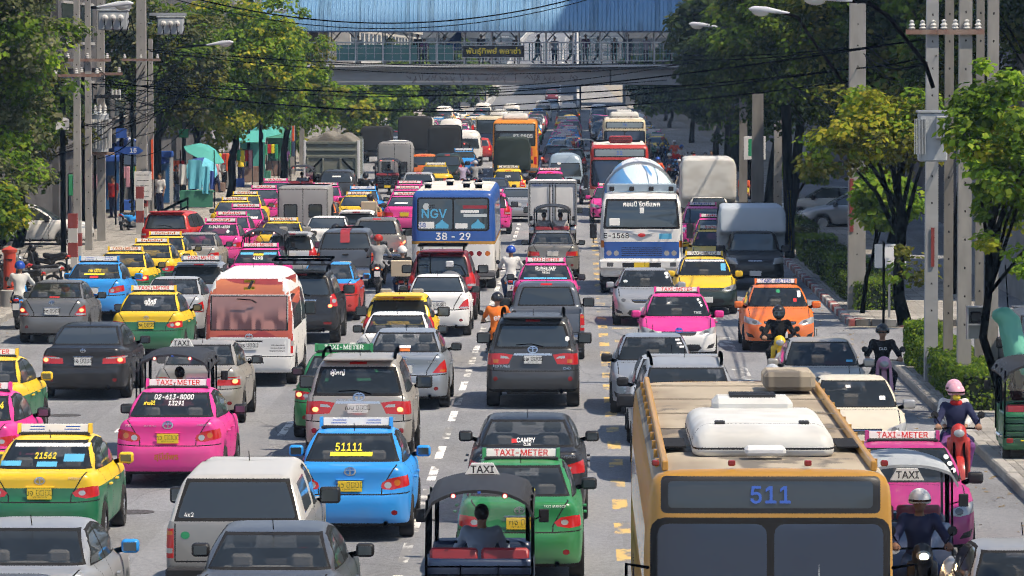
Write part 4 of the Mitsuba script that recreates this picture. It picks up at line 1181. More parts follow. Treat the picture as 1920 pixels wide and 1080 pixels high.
def motorcycle(label,x,y,paint,on=False,kind='underbone',lit=None,turn=0.0,group=None):
 lod=0 if y<105 else 1 if y<200 else 2
 m=moto_meshes(lod,kind)
 key=thing('scooter' if kind=='scooter' else 'motorcycle',label,'motorcycle',group)
 to=at(x,y+(1.55 if on else 0.33),0,(180 if on else 0)+turn)
 m.place(key,to,{'PAINT':'paint_'+paint})
 if lit=='rear':
  put(key,'brake_light',glow(moved(spot(0,0.745,0.05,0.025),0,-0.333,0),(10,0.6,0.3)),to)
 if lit=='front':
  put(key,'lit_headlamp',glow(turned(moved(spot(0,0.955,0.055,0.04),0,-1.22,0),180),(14,9.5,4.5)),to)
 return key,to
def rider(label,to_xy,on=False,**k):
 x,y=to_xy
 yy=y+(1.55-0.40 if on else 0.33+0.40)
 return person(label,k.pop('pose','ride'),x,yy,0.02,180 if on else 0,**k)
# ----- buses, lorries and three-wheelers
pr('bus_roof',proc(lambda p,n,uv:mix(mix((0.34,0.295,0.225),(0.24,0.20,0.15),smoothstep(0.35,0.7,fbm(p.x*1.3,p.y*0.5,1.0,4))),(0.10,0.09,0.08),0.85*smoothstep(0.50,0.64,fbm(p.x*2.4,p.y*1.1,7.0,4)))),rough=0.75)
pr('bus_roof_white',dust((0.62,0.60,0.55),0.5,1.2,(0.25,0.22,0.18),9.0),rough=0.7)
pr('fibreglass',dust((0.62,0.63,0.61),0.45,2.5,(0.35,0.32,0.27),9.0),rough=0.45,coat=0.3)
pr('print_deep_blue',(0.05,0.13,0.50),rough=0.6)
pr('bus_glass',(0.03,0.05,0.095),rough=0.05,spec=0.9,metallic=0.42,coat=0.6,gloss=0.98)
pr('sign_glass',(0.035,0.045,0.055),rough=0.12,spec=0.6,coat=0.6)
pr('sign_film',(0.22,0.27,0.30),rough=0.25,spec=0.6,coat=0.5)
pr('white_panel',dust((0.66,0.67,0.68),0.3,1.6,(0.30,0.28,0.25),2.2),rough=0.45)
pr('box_grey',dust((0.33,0.33,0.33),0.3,2.0,(0.22,0.20,0.18),2.0),rough=0.5,metallic=0.2)
pr('hood_blue',dust((0.42,0.48,0.55),0.25,2.0,(0.25,0.24,0.22),2.4),rough=0.5)
pr('dump_grey',dust((0.12,0.145,0.125),0.5,1.5,(0.26,0.23,0.19),3.5),rough=0.7)
def bus_body(L,W,H,lod,roof_r=0.28,rake=0.10,z0=0.32,brow=0.93,brow_y=0.22):
 h=(0.10,0.13,0.17)[lod]
 g=Grid((-W/2-0.02,-0.15,z0-0.05),(W/2+0.02,L+0.15,H+0.05),h)
 side=[(0.03,z0),(-0.03,z0+0.25),(-0.03,0.45*H),(rake,brow*H),(rake+brow_y,H),(L-rake-brow_y,H),(L-rake,brow*H),(L+0.03,0.45*H),(L+0.03,z0+0.25),(L-0.03,z0)]
 w=W/2
 front=[(0,z0-0.01),(w-0.06,z0),(w,z0+0.15),(w,H*0.62),(w-0.05,H-roof_r),(w-0.14,H-roof_r*0.42),(w-0.36,H-0.05),(0,H+0.02)]
 plan=[(0,-0.07),(w*0.6,-0.05),(w-0.10,0.04),(w,0.2),(w,L-0.2),(w-0.10,L-0.04),(w*0.6,L+0.05),(0,L+0.07)]
 D=smax(smax(g.side(side),g.front(front),0.10),g.plan(plan),0.12)
 for y in(2.0,L-2.4):
  D=smax(D,-smax(g.cyl_x(y,0.5,0.62),w-0.35-np.abs(g.x),0.03),0.03)
 return Solid(g,D,(0.004,0.008,0.015)[lod])
def add_parts(key,to,got,mats,root='body'):
 for n,v in got.items():
  base=n.split('|')[0]
  nm,mat=mats[base]
  put(key,nm,skin_shape(v,mat),to)
def big_wheels(key,to,W,ys,r=0.48,dual=(),lod=1):
 t,d,sp=wheel_meshes(r,0.27,lod,'steel')
 for y in ys:
  for s in(1,-1):
   for q in((0,0.30)if y in dual else(0,)):
    tt=to@T().translate([s*(W/2-0.17-q),y,r])
    if s<0:
     tt=tt.rotate([0,0,1],180)
    i=put(key,'wheel',t,tt)
    put(i,'rim',d,tt)
def bus_side_windows(L,H,z0,z1,n,y0,y1):
 w=(y1-y0)/n
 return[('side_window|%d%s'%(i,s),cut_x(rrect(y0+i*w+0.05,y0+(i+1)*w-0.05,z0,z1,0.05),*x))for i in range(n)for s,x in(('R',(0.5,3)),('L',(-3,-0.5)))]
def roof_cooler(key,to,y0,y1,w,z,h=0.26):
 g=Grid((-w,y0,z-0.08),(w,y1,z+h+0.02),0.055)
 side=[(y0+0.05,z-0.05),(y0,z+0.03),(y0+0.12,z+h*0.75),(y0+0.35,z+h),(y1-0.5,z+h*0.85),(y1-0.05,z+h*0.35),(y1,z-0.05)]
 D=smax(smax(g.side(side),g.front([(0,z-0.06),(w,z-0.06),(w-0.03,z+h*0.5),(w-0.16,z+h),(0,z+h+0.01)]),0.06),g.plan([(0,y0),(w*0.86,y0+0.02),(w,y0+0.2),(w,y1-0.3),(w*0.8,y1),(0,y1)]),0.08)
 S=Solid(g,D,0.003)
 got=S.parts([('seam|1',cut_z(strip([(-2,y0+0.62),(2,y0+0.62)],0.03),z-1,z+1)),('seam|2',cut_x(strip([(y0-1,z+0.05),(y1+1,z+0.05)],0.02),-3,3))],'cowl')
 i=put(key,'air_conditioner',skin_shape(got['cowl'],'fibreglass'),to)
 for k in got:
  if k!='cowl':
   put(i,'seam',skin_shape(got[k],'black_plastic'),to)
 for x in(-0.42,0.42):
  put(i,'hinge',M(box(x-0.05,x+0.05,y0+0.54,y0+0.70,z+h-0.02,z+h+0.012,0.008),'black_plastic'),to)
 b=box(-0.42,0.42,y1-0.75,y1-0.10,z+h*0.45,z+h*1.25,0.06)
 put(i,'fan_housing',M(b,'fibreglass',30),to)
 for q in range(6):
  put(i,'louvre',M(box(-0.24,0.24,y1-0.66+q*0.09,y1-0.62+q*0.09,z+h*1.22,z+h*1.25+0.03),'black_plastic'),to)
 return i
def front_bus(label,x,d,paint,num,L=12.4,W=2.43,H=2.88,kind='511',lod=0,signlit=True):
 key=thing('city_bus',label,'bus')
 to=at(x,d+L,0,180)
 S=bus_body(L,W,H,lod,rake=0.14,roof_r=0.24)if kind!='511' else bus_body(L,W,H,lod,rake=0.06,roof_r=0.20,brow=0.968,brow_y=0.10)
 P='paint_'+paint
 y=(L-1.2,L+1.0)
 ws_z0,ws_z1,sg0,sg1=(0.40*H,H-0.555,H-0.405,H-0.15)if kind=='511' else(0.42*H,H-0.80,H-0.58,H-0.30)
 w=W/2
 cuts=[('sign_window',cut_y(rrect(-w+0.24,w-0.24,sg0,sg1,0.04),*y)),('sign_frame',cut_y(rrect(-w+0.17,w-0.17,sg0-0.05,sg1+0.045,0.05),*y)),('windscreen|L',cut_y(rrect(-w+0.14,-0.035,ws_z0,ws_z1,0.10),*y)),('windscreen|R',cut_y(rrect(0.035,w-0.14,ws_z0,ws_z1,0.10),*y)),('screen_frame',cut_y(rrect(-w+0.07,w-0.07,ws_z0-0.07,ws_z1+0.06,0.14),*y))]
 if kind=='red':
  cuts.append(('roof',cut_x([(-1,H-0.10),(L+1,H-0.10),(L+1,H+1),(-1,H+1)],-3,3)))
  cuts.append(('lower_band',cut_x([(-1,0),(L+1,0),(L+1,1.15),(-1,1.15)],-3,3)))
 else:
  cuts.append(('roof',cut_x([(0.3,H-0.16),(L-0.32,H-0.16),(L-0.20,H+1),(0.3,H+1)],-3,3)))
 cuts+=bus_side_windows(L,H,1.5,H-0.75,8,0.8,L-1.6)
 cuts+=[('headlight|L',cut_y(ell(-w+0.35,0.80,0.11,0.10),*y)),('headlight|R',cut_y(ell(w-0.35,0.80,0.11,0.10),*y)),('air_intake',cut_y(rrect(-0.6,0.6,0.55,0.75,0.04),*y))]
 got=S.parts(cuts,'body')
 add_parts(key,to,got,{'body':('body',P),'sign_window':('destination_box','sign_glass' if kind=='511' else 'sign_film'),'sign_frame':('sign_frame','black_plastic'),'windscreen':('windscreen','bus_glass'),'screen_frame':('windscreen_frame','rubber'),'roof':('roof','bus_roof' if kind=='511' else 'bus_roof_white'),'lower_band':('lower_panel','paint_bus_cream'),'side_window':('side_window','car_glass'),'headlight':('headlight','lamp_clear'),'air_intake':('grille','black_plastic')})
 m=moved(lettering(num,0.155 if kind=='511' else 0.16,0.003,True),0,0,(sg0+sg1)/2)
 put(key,'route_number',M(decal(S,m,'front',0.012),'print_deep_blue'),to)
 for sx in(-0.9,-0.3,0.3,0.9):
  put(key,'marker_lamp',M(box(sx*w-0.035,sx*w+0.035,L-0.30,L-0.23,H-0.02,H+0.035,0.012),'lamp_dark_red'),to)
 for s in(1,-1):
  i=put(key,'mirror',M(cat(box(s*(w+0.16)-0.10,s*(w+0.16)+0.10,L+0.10,L+0.16,H*0.38,H*0.56,0.03),tube([[s*(w-0.05),L-0.1,H*0.66],[s*(w+0.16),L+0.12,H*0.68],[s*(w+0.16),L+0.13,H*0.55]],0.018,6)),'black_plastic',40),to)
  put(key,'wiper',M(cat(rod([-s*0.3,L+0.06,ws_z0+0.02],[-s*0.28+0.12,L+0.045,ws_z0+0.34],0.012),rod([-s*0.28+0.12,L+0.05,ws_z0+0.1],[-s*0.28+0.12,L+0.0,ws_z0+0.62],0.009)),'rubber'),to)
 put(key,'bumper',M(box(-w,w,L-0.05,L+0.13,0.34,0.58,0.05),P if kind!='511' else 'black_plastic',40),to)
 big_wheels(key,to,W,(2.0,L-2.4),dual=(2.0,),lod=lod)
 return key,to,S
def rear_bus(label,x,d,L,W,H,kind,lod):
 key=thing('city_bus',label,'bus')
 to=at(x,d,0)
 S=bus_body(L,W,H,lod,rake=0.06,roof_r=0.22)
 w=W/2
 y=(-0.6,0.6)
 if kind=='blue':
  z0,z1=H-1.20,H-0.32
  cuts=[('rear_window|L',cut_y(rrect(-w+0.24,-0.025,z0,z1,0.06),*y)),('rear_window|R',cut_y(rrect(0.025,w-0.24,z0,z1,0.06),*y)),('window_frame',cut_y(rrect(-w+0.19,w-0.19,z0-0.05,z1+0.05,0.09),*y)),('roof',cut_z([(-3,0.25),(3,0.25),(3,L+1),(-3,L+1)],H-0.09,H+1)),('blue_band',cut_x([(-1,z0-0.34),(L+1,z0-0.34),(L+1,H+1),(-1,H+1)],-3,3)),('yellow_stripe',cut_x([(-1,z0-0.43),(L+1,z0-0.43),(L+1,z0-0.34),(-1,z0-0.34)],-3,3))]
  for k,xx in enumerate((0.52,0.76,1.0)):
   for s in(1,-1):
    cuts.insert(0,('lamp%d|%d'%(k,s),cut_y(ell(s*xx,z0-0.70,0.075,0.075),*y)))
  mats={'rear_window':('rear_window','car_glass'),'window_frame':('window_frame','rubber'),'roof':('roof','bus_roof_white'),'blue_band':('upper_body','paint_bus_blue'),'yellow_stripe':('yellow_stripe','paint_bus_yellow'),'body':('body','paint_white'),'lamp0':('tail_lamp','lamp_dark_red'),'lamp1':('tail_lamp','lamp_dark_red'),'lamp2':('indicator','lamp_amber')}
 elif kind=='orange':
  z0,z1=H-1.45,H-0.80
  cuts=[('upper_window',cut_y(rrect(-w+0.2,w-0.2,H-0.66,H-0.30,0.05),*y)),('rear_window',cut_y(rrect(-w+0.2,w-0.2,z0,z1,0.05),*y)),('window_frame',cut_y(rrect(-w+0.13,w-0.13,z0-0.06,H-0.24,0.08),*y)),('engine_grille',cut_y(rrect(-w+0.3,w-0.3,z0-0.62,z0-0.15,0.04),*y))]
  for s in(1,-1):
   cuts.insert(0,('lamp|%d'%s,cut_y(rrect(s*(w-0.14)-0.08,s*(w-0.14)+0.08,0.8,1.25,0.03),*y)))
  mats={'upper_window':('destination_box','sign_film'),'rear_window':('rear_window','car_glass'),'window_frame':('window_frame','rubber'),'engine_grille':('engine_grille','paint_bus_red'),'body':('body','paint_bus_orange'),'lamp':('tail_lamp','lamp_red')}
 else:
  z0,z1=H-1.2,H-0.35
  cuts=[('rear_window',cut_y(rrect(-w+0.2,w-0.2,z0,z1,0.06),*y)),('window_frame',cut_y(rrect(-w+0.14,w-0.14,z0-0.06,z1+0.06,0.08),*y)),('lower_band',cut_x([(-1,0),(L+1,0),(L+1,1.5),(-1,1.5)],-3,3))]
  mats={'rear_window':('rear_window','car_glass'),'window_frame':('window_frame','rubber'),'lower_band':('lower_panel','paint_navy'),'body':('body','paint_bus_cream')}
 cuts+=bus_side_windows(L,H,1.5,H-0.5,7,0.8,L-1.4)
 mats['side_window']=('side_window','car_glass')
 cuts.sort(key=lambda c:1 if c[0].split('|')[0]in('blue_band','roof','yellow_stripe','lower_band')else 0)
 got=S.parts(cuts,'body')
 add_parts(key,to,got,mats)
 put(key,'bumper',M(box(-w,w,-0.16,0.06,0.42,0.62,0.04),'grey_plastic',40),to)
 big_wheels(key,to,W,(2.0,L-2.4),dual=(2.0,),lod=lod)
 return key,to,S
def tuk_tuk(label,x,d,body='paint_bus_blue',roof='vinyl_black',on=False,sign=True,lod=0,driver=None,passengers=0,turn=0.0,lit=True,kind='open'):
 key=thing('tuk_tuk',label,'tuk-tuk')
 L=2.75
 to=at(x,d+(L if on else 0),0,(180 if on else 0)+turn)
 nx,ny=(14,9)if lod<2 else(8,5)
 top,bot=[],[]
 for j in range(ny+1):
  for i in range(nx+1):
   u,v=-1+2*i/nx,j/ny
   xx=0.64*u
   z=1.62+0.15*(1-abs(u)**2.6)-0.06*max(0,0.25-v)*4*(0.4+abs(u)**2)-0.05*max(0,v-0.8)*5*0.5
   if abs(u)>0.99:
    z-=0.10
   yy=-0.10+2.35*v
   top.append([xx,yy,z])
   bot.append([xx*0.985,yy,z-0.035])
 n1=nx+1
 q=lambda i,j:j*n1+i
 F=[]
 N=len(top)
 for j in range(ny):
  for i in range(nx):
   a,b,c,e=q(i,j),q(i+1,j),q(i+1,j+1),q(i,j+1)
   F+=[[a,b,c],[a,c,e],[N+a,N+c,N+b],[N+a,N+e,N+c]]
 for i in range(nx):
  F+=[[q(i+1,0),q(i,0),N+q(i,0)],[q(i+1,0),N+q(i,0),N+q(i+1,0)],[q(i,ny),q(i+1,ny),N+q(i,ny)],[q(i+1,ny),N+q(i+1,ny),N+q(i,ny)]]
 for j in range(ny):
  F+=[[q(0,j),q(0,j+1),N+q(0,j)],[q(0,j+1),N+q(0,j+1),N+q(0,j)],[q(nx,j+1),q(nx,j),N+q(nx,j)],[q(nx,j+1),N+q(nx,j),N+q(nx,j+1)]]
 put(key,'canopy',M(trimesh.Trimesh(np.array(top+bot),F,process=False),roof,40),to)
 for s in(1,-1):
  for yy in(-0.06,0.62,1.55):
   put(key,'post',M(rod([s*0.62,yy,0.55],[s*0.61,yy+0.02,1.62],0.017,6),'chrome',40),to)
 g=Grid((-0.68,-0.05,0.24),(0.68,2.8,1.05),0.05 if lod<2 else 0.08)
 tub=g.box(-0.64,0.64,0.0,0.95,0.30,0.94,0.05)
 tub=smax(tub,-g.box(-0.56,0.56,0.08,1.2,0.55,2.0,0.03),0.02)
 tub=smin(tub,g.box(-0.56,0.56,0.5,1.7,0.30,0.42,0.03),0.03)
 nose=smax(smax(g.side([(1.60,0.30),(1.62,0.95),(1.80,1.0),(2.35,0.86),(2.62,0.66),(2.62,0.42),(2.3,0.34)]),g.plan([(0,1.55),(0.60,1.6),(0.60,1.75),(0.30,2.5),(0,2.66)]),0.06),g.z-1.0,0.03)
 tub=smin(tub,nose,0.03)
 S=Solid(g,tub,0.004)
 got=S.parts([('tail_lamp|R',cut_y(rrect(0.47,0.58,0.42,0.50,0.02),-0.2,0.2)),('tail_lamp|L',cut_y(rrect(-0.58,-0.47,0.42,0.50,0.02),-0.2,0.2)),('headlight|R',cut_y(ell(0.17,0.72,0.07,0.06),2.1,3)),('headlight|L',cut_y(ell(-0.17,0.72,0.07,0.06),2.1,3))],'tub')
 add_parts(key,to,got,{'tub':('body',body),'tail_lamp':('tail_lamp','lamp_red'),'headlight':('headlight','lamp_clear')})
 for z in(0.52,0.62,0.74,0.84):
  put(key,'tail_rail',M(rod([-0.62,-0.03,z],[0.62,-0.03,z],0.011,6),'chrome',40),to)
 for xx in(-0.62,-0.22,0.22,0.62):
  put(key,'rail_post',M(rod([xx,-0.025,0.50],[xx,-0.025,0.86],0.010,6),'chrome',40),to)
 if lod==0:
  zig=[[-0.2+0.05*i,-0.04,0.65+(0.06 if i%2 else 0)]for i in range(9)]
  put(key,'ornament',M(tube(zig,0.006,5),'chrome'),to)
  put(key,'gold_strip',M(box(-0.35,0.35,-0.036,-0.02,0.455,0.475),'print_yellow'),to)
 for s in(1,-1):
  put(key,'seat_back',M(turned(box(s*0.30-0.28,s*0.30+0.28,0.10,0.20,0.84,1.05,0.03),-6,(1,0,0),(0,0.1,0.9)),'vinyl_red' if s else 'vinyl_black',40),to)
 put(key,'bench',M(box(-0.55,0.55,0.15,0.62,0.58,0.70,0.04),'vinyl_red',40),to)
 put(key,'driver_seat',M(box(-0.22,0.22,1.12,1.45,0.42,0.60,0.04),'vinyl_black',40),to)
 put(key,'windscreen',M(box(-0.52,0.52,1.70,1.712,0.98,1.58),{'type':'ref','id':'pane'}),to)
 for s in(1,-1):
  put(key,'screen_post',M(rod([s*0.55,1.70,0.9],[s*0.54,1.72,1.62],0.03,6),'black_plastic'),to)
  put(key,'mirror',M(cat(box(s*0.74-0.06,s*0.74+0.06,1.76,1.79,1.18,1.34,0.01),rod([s*0.56,1.72,1.2],[s*0.72,1.77,1.25],0.009)),'black_plastic'),to)
  t,dd,sp=wheel_meshes(0.26,0.13,max(lod,1),'steel')
  tt=to@T().translate([s*0.56,0.42,0.26])
  if s<0:
   tt=tt.rotate([0,0,1],180)
  i=put(key,'wheel',t,tt)
  put(i,'rim',dd,tt)
  put(key,'fender',M(box(s*0.60-0.10,s*0.60+0.10,0.12,0.74,0.50,0.56,0.02),'chrome',30),to)
 tt=to@T().translate([0,2.32,0.26])
 i=put(key,'front_wheel',t,tt)
 put(key,'handlebar',M(tube([[-0.32,1.42,0.98],[0,1.62,0.96],[0.32,1.42,0.98]],0.016,6),'black_plastic'),to)
 put(key,'number_plate',M(box(-0.16,0.16,-0.045,-0.035,0.31,0.43),'plate_yellow'),to)
 if sign:
  ts=to@T().translate([0,1.75 if not on else 2.31,1.755 if not on else 1.56])
  b=extrude([(-0.21,0),(0.21,0),(0.13,0.14),(-0.13,0.14)],0.08,'xz',-0.04)
  i=put(key,'roof_sign',M(b,'sign_board'),ts)
  if lod<2:
   a=moved(lettering('TAXI',0.085,0.003,True),0,-0.041,0.068)
   put(i,'lettering',M(a,'print_black'),ts)
   put(i,'lettering',M(turned(a,180),'print_black'),ts)
 if lit and not on:
  for s in(1,-1):
   put(key,'roof_light',glow(moved(spot(s*0.30,1.675,0.022),0,-0.125,0),(14,0.5,0.4)),to)
   put(key,'roof_light',M(box(s*0.30-0.03,s*0.30+0.03,-0.12,-0.09,1.65,1.70,0.008),'lamp_dark_red'),to)
  put(key,'roof_light',M(box(-0.02,0.02,-0.125,-0.09,1.70,1.73,0.008),'print_blue'),to)
 if driver:
  yy=d+1.28 if not on else d+L-1.28
  person(driver,'drive',x,yy,-0.02,180 if on else 0,shirt='light_blue_cloth',sleeve='long')
 for q in range(passengers):
  yy=d+0.35 if not on else d+L-0.35
  person('person seated in the back of the dark tuk-tuk, %s'%('left of two' if q==0 else 'right of two'),'drive',x+(-0.28,0.28)[q],yy,0.06,180 if on else 0,shirt='white_cloth' if q else 'grey_cloth')
 return key,to
scene['pane']={'type':'thindielectric','int_ior':1.5}
def cargo_hood(key,to,y0,y1,w,z0,z1,mat,slope=0.35,rake_front=True,lod=1,name='cargo_box',doors=False,r=0.16,over=0.0):
 g=Grid((-w,y0-0.02,z0),(w,y1+over+0.02,z1+0.02),0.08 if lod<2 else 0.12)
 side=[(y0,z0),(y0+0.04,z1-0.1),(y0+0.14,z1),(y1-0.3,z1),(y1+over-slope,z1-0.10),(y1+over,z0+0.72),(y1,z0+0.62),(y1,z0)]if rake_front else[(y0,z0),(y0+0.02,z1-0.12),(y0+0.08,z1),(y1-0.1,z1),(y1,z1-0.12),(y1,z0)]
 D=smax(smax(g.side(side),g.front([(0,z0),(w,z0),(w,z1-r*1.6),(w-r*0.35,z1-r*0.5),(w-r,z1-0.02),(0,z1+0.01)]),0.04),np.maximum(np.abs(g.x)-w,0)-0.0+0*g.z-1e-3,0.01)if False else smax(g.side(side),g.front([(0,z0),(w,z0),(w,z1-r*1.6),(w-r*0.35,z1-r*0.5),(w-r,z1-0.02),(0,z1+0.01)]),0.04)
 S=Solid(g,D,0.004)
 cuts=[]
 if doors:
  yy=(y0-0.5,y0+0.3)
  for s in(1,-1):
   cuts.append(('door_window|%d'%s,cut_y(rrect(s*w*0.48-w*0.22,s*w*0.48+w*0.22,z0+doors[0],z0+doors[1],0.04),*yy)))
   cuts.append(('window_rubber|%d'%s,cut_y(rrect(s*w*0.48-w*0.27,s*w*0.48+w*0.27,z0+doors[0]-0.04,z0+doors[1]+0.04,0.06),*yy)))
  if doors[2]:
   cuts.append(('door_gap',cut_y([(-0.012,z0+0.06),(0.012,z0+0.06),(0.012,z1-0.08),(-0.012,z1-0.08)],*yy)))
   inner=sg.Polygon([(-w*0.94,z0+0.05),(w*0.94,z0+0.05),(w*0.94,z1-0.12),(-w*0.94,z1-0.12)])
   cuts.append(('door_seal',cut_y(inner.buffer(0.012).difference(inner.buffer(-0.012)),*yy)))
   for s in(1,-1):
    cuts.append(('door|%d'%s,cut_y([(0.0,z0+0.05),(s*w*0.94,z0+0.05),(s*w*0.94,z1-0.12),(0.0,z1-0.12)][::s],*yy)))
 got=S.parts(cuts,'shell')
 i=put(key,name,skin_shape(got['shell'],mat),to)
 for k,v in got.items():
  b=k.split('|')[0]
  if b!='shell':
   put(i,b,skin_shape(v,{'door_window':'car_glass','window_rubber':'rubber','door_gap':'rubber','door_seal':'rubber','door':mat}[b]),to)
 return i,S
def cement_truck(label,x,d,lod=1):
 key=thing('cement_mixer_truck',label,'truck')
 L=8.2
 W=2.40
 to=at(x,d+L,0,180)
 w=W/2
 g=Grid((-w,L-2.1,0.45),(w,L+0.1,2.98),0.09)
 side=[(L-2.0,0.5),(L-0.02,0.5),(L+0.04,0.62),(L+0.03,1.55),(L-0.10,2.55),(L-0.30,2.90),(L-0.6,2.96),(L-1.95,2.96),(L-2.0,2.8)]
 D=smax(smax(g.side(side),g.front([(0,0.48),(w-0.03,0.48),(w,0.7),(w,1.6),(w-0.07,2.6),(w-0.16,2.88),(0,2.98)]),0.07),g.plan([(0,L-2.02),(w,L-2.0),(w,L-0.16),(w-0.12,L-0.01),(0,L+0.05)]),0.06)
 for s in(1,):
  D=smax(D,-smax(g.cyl_x(L-1.35,0.5,0.60),w-0.4-np.abs(g.x),0.03),0.03)
 S=Solid(g,D,0.004)
 y=(L-0.8,L+1)
 cuts=[('windscreen',cut_y(sg.Polygon(hsym([(w-0.17,1.95),(w-0.24,2.68)])).buffer(-0.05).buffer(0.05),*y)),('seal',cut_y(sg.Polygon(hsym([(w-0.10,1.89),(w-0.18,2.74)])).buffer(-0.05).buffer(0.05),*y))]
 for s in(1,-1):
  for q in(0.72,0.93):
   cuts.append(('lamp|%d%f'%(s,q),cut_y(ell(s*q,1.20,0.075,0.075),*y)))
  cuts.append(('amber|%d'%s,cut_y(rrect(s*1.12-0.05,s*1.12+0.05,1.36,1.56,0.02),*y)))
  cuts.append(('side_window|%d'%s,cut_x([(L-1.6,1.95),(L-1.6,2.65),(L-0.45,2.65),(L-0.22,1.95)],*((0.5,3)if s>0 else(-3,-0.5)))))
 for q in range(5):
  cuts.append(('slat|%d'%q,cut_y(rrect(-0.58,0.58,1.12+q*0.055,1.14+q*0.055,0.005),*y)))
 cuts.append(('blue',cut_y(rrect(-w+0.13,w-0.13,1.05,1.52,0.02),*y)))
 got=S.parts(cuts,'cab')
 add_parts(key,to,got,{'cab':('cab','paint_white'),'windscreen':('windscreen','car_glass_clear'),'seal':('windscreen_seal','rubber'),'lamp':('headlight','lamp_clear'),'amber':('indicator','lamp_amber'),'side_window':('side_window','car_glass'),'slat':('grille_slat','black_plastic'),'blue':('front_panel','paint_bus_blue')})
 ft=lambda s,h,x0,z0,mat,name,out=0.006:put(key,name,M(decal(S,moved(lettering(s,h,0.002,True),x0,0,z0),'front',out),mat),to)
 ft('คอน. รีตชีแพค',0.12,0,2.60,'print_white','windscreen_lettering',0.012)
 ft('E-1568',0.14,-0.72,1.70,'print_black','fleet_number')
 wing=cat(extrude([(-0.34,0.05),(0,0.0),(0.34,0.05),(0.12,-0.05),(-0.12,-0.05)],0.02,'xz',-0.02))
 put(key,'badge',M(moved(turned(wing,180),0.0,L+0.01,1.72),'chrome'),to)
 put(key,'badge_centre',M(moved(spot_solid(0.11,0.055),0.0,L+0.035,1.715),'print_red',40),to)
 put(key,'sticker',M(decal(S,patch(0.50,0.86,1.60,1.76),'front',0.006),'print_cyan'),to)
 put(key,'paper_notice',M(decal(S,patch(-0.92,-0.62,1.99,2.20),'front',0.012),'print_white'),to)
 put(key,'permit',M(decal(S,patch(-0.05,0.07,2.34,2.50),'front',0.012),'print_white'),to)
 put(key,'bumper',M(box(-w-0.02,w+0.02,L-0.15,L+0.16,0.74,1.02,0.05),'paint_white',40),to)
 put(key,'bumper_recess',M(box(-0.55,0.55,L+0.158,L+0.166,0.80,0.93),'black_plastic'),to)
 put(key,'number_plate',M(box(-0.22,0.22,L+0.165,L+0.18,0.79,0.94),'plate_yellow'),to)
 for s in(1,-1):
  put(key,'fog_lamp',M(box(s*0.9-0.09,s*0.9+0.09,L+0.155,L+0.17,0.82,0.94,0.01),'lamp_bowl'),to)
  i=put(key,'mirror',M(cat(box(s*1.38-0.10,s*1.38+0.10,L+0.02,L+0.08,1.62,2.05,0.03),tube([[s*1.1,L-0.25,2.5],[s*1.38,L+0.04,2.45],[s*1.38,L+0.04,1.5],[s*1.15,L-0.2,1.45]],0.018,6)),'black_plastic',40),to)
  put(key,'wiper',M(rod([-s*0.55-0.35,L+0.03,1.90],[-s*0.55+0.30,L+0.025,1.95],0.012),'rubber'),to)
 for xx in(-0.85,-0.28,0.28,0.85):
  put(key,'roof_lamp',M(box(xx-0.07,xx+0.07,L-0.55,L-0.42,2.96,3.09,0.02),'black_plastic'),to)
 put(key,'roof_rack',M(box(-1.0,1.0,L-1.0,L-0.58,2.94,3.16,0.02),'paint_pale_blue'),to)
 prof=[(0.001,-2.55),(0.62,-2.5),(0.88,-1.7),(1.05,-0.5),(1.06,0.4),(0.95,1.6),(0.68,2.5),(0.52,2.75),(0.5,2.75)]
 dr_=lathe([(r,z)for r,z in prof],36)
 dr_=turned(dr_,90-13,(1,0,0))
 dr_=moved(dr_,0,L-5.0,2.52)
 put(key,'drum',M(dr_,'drum_paint',40),to)
 put(key,'drum_ring',M(moved(turned(lathe([(1.06,-0.1),(1.12,-0.1),(1.12,0.1),(1.06,0.1)],36),77,(1,0,0)),0,L-5.4,2.6),'steel',40),to)
 put(key,'chassis',M(cat(box(-0.5,0.5,0.1,L-1.9,0.75,1.0),box(-1.1,1.1,2.0,L-2.3,1.0,1.12)),'black_plastic'),to)
 put(key,'drum_cradle',M(cat(box(-0.9,0.9,L-2.7,L-2.5,1.1,2.0),box(-0.9,0.9,0.7,0.9,1.1,2.4)),'steel'),to)
 put(key,'water_tank',M(moved(lathe([(0.001,-0.9),(0.3,-0.88),(0.3,0.88),(0.001,0.9)],16,'x'),0,L-2.45,2.5),'paint_white',40),to)
 big_wheels(key,to,W,(1.6,2.9,L-1.35),r=0.50,dual=(1.6,2.9),lod=1)
 return key
def spot_solid(rx,rz,t=0.02):
 a=lathe([(0.001,-t),(1,-t*0.6),(1,t*0.6),(0.001,t)],16,'y')
 a.apply_scale([rx,1,rz])
 return a
def _drum(p,n,uv):
 a,b,c=mikit.voronoi(p.x*1.5+p.y*0.35,p.z*1.7-p.y*0.5)
 line=smoothstep(0.10,0.02,b-a)
 col=mix((0.03,0.16,0.50),(0.25,0.55,0.78),c)
 col=mix(col,(0.62,0.78,0.86),smoothstep(0.62,0.7,c))
 col=mix(col,(0.70,0.76,0.80),line)
 top=smoothstep(3.72,3.86,p.z+0.25*fbm(p.x*3,p.y*3,0.0,2))
 return mix(col,(0.74,0.76,0.76),top)
pr('drum_paint',proc(_drum),rough=0.35,coat=0.6)
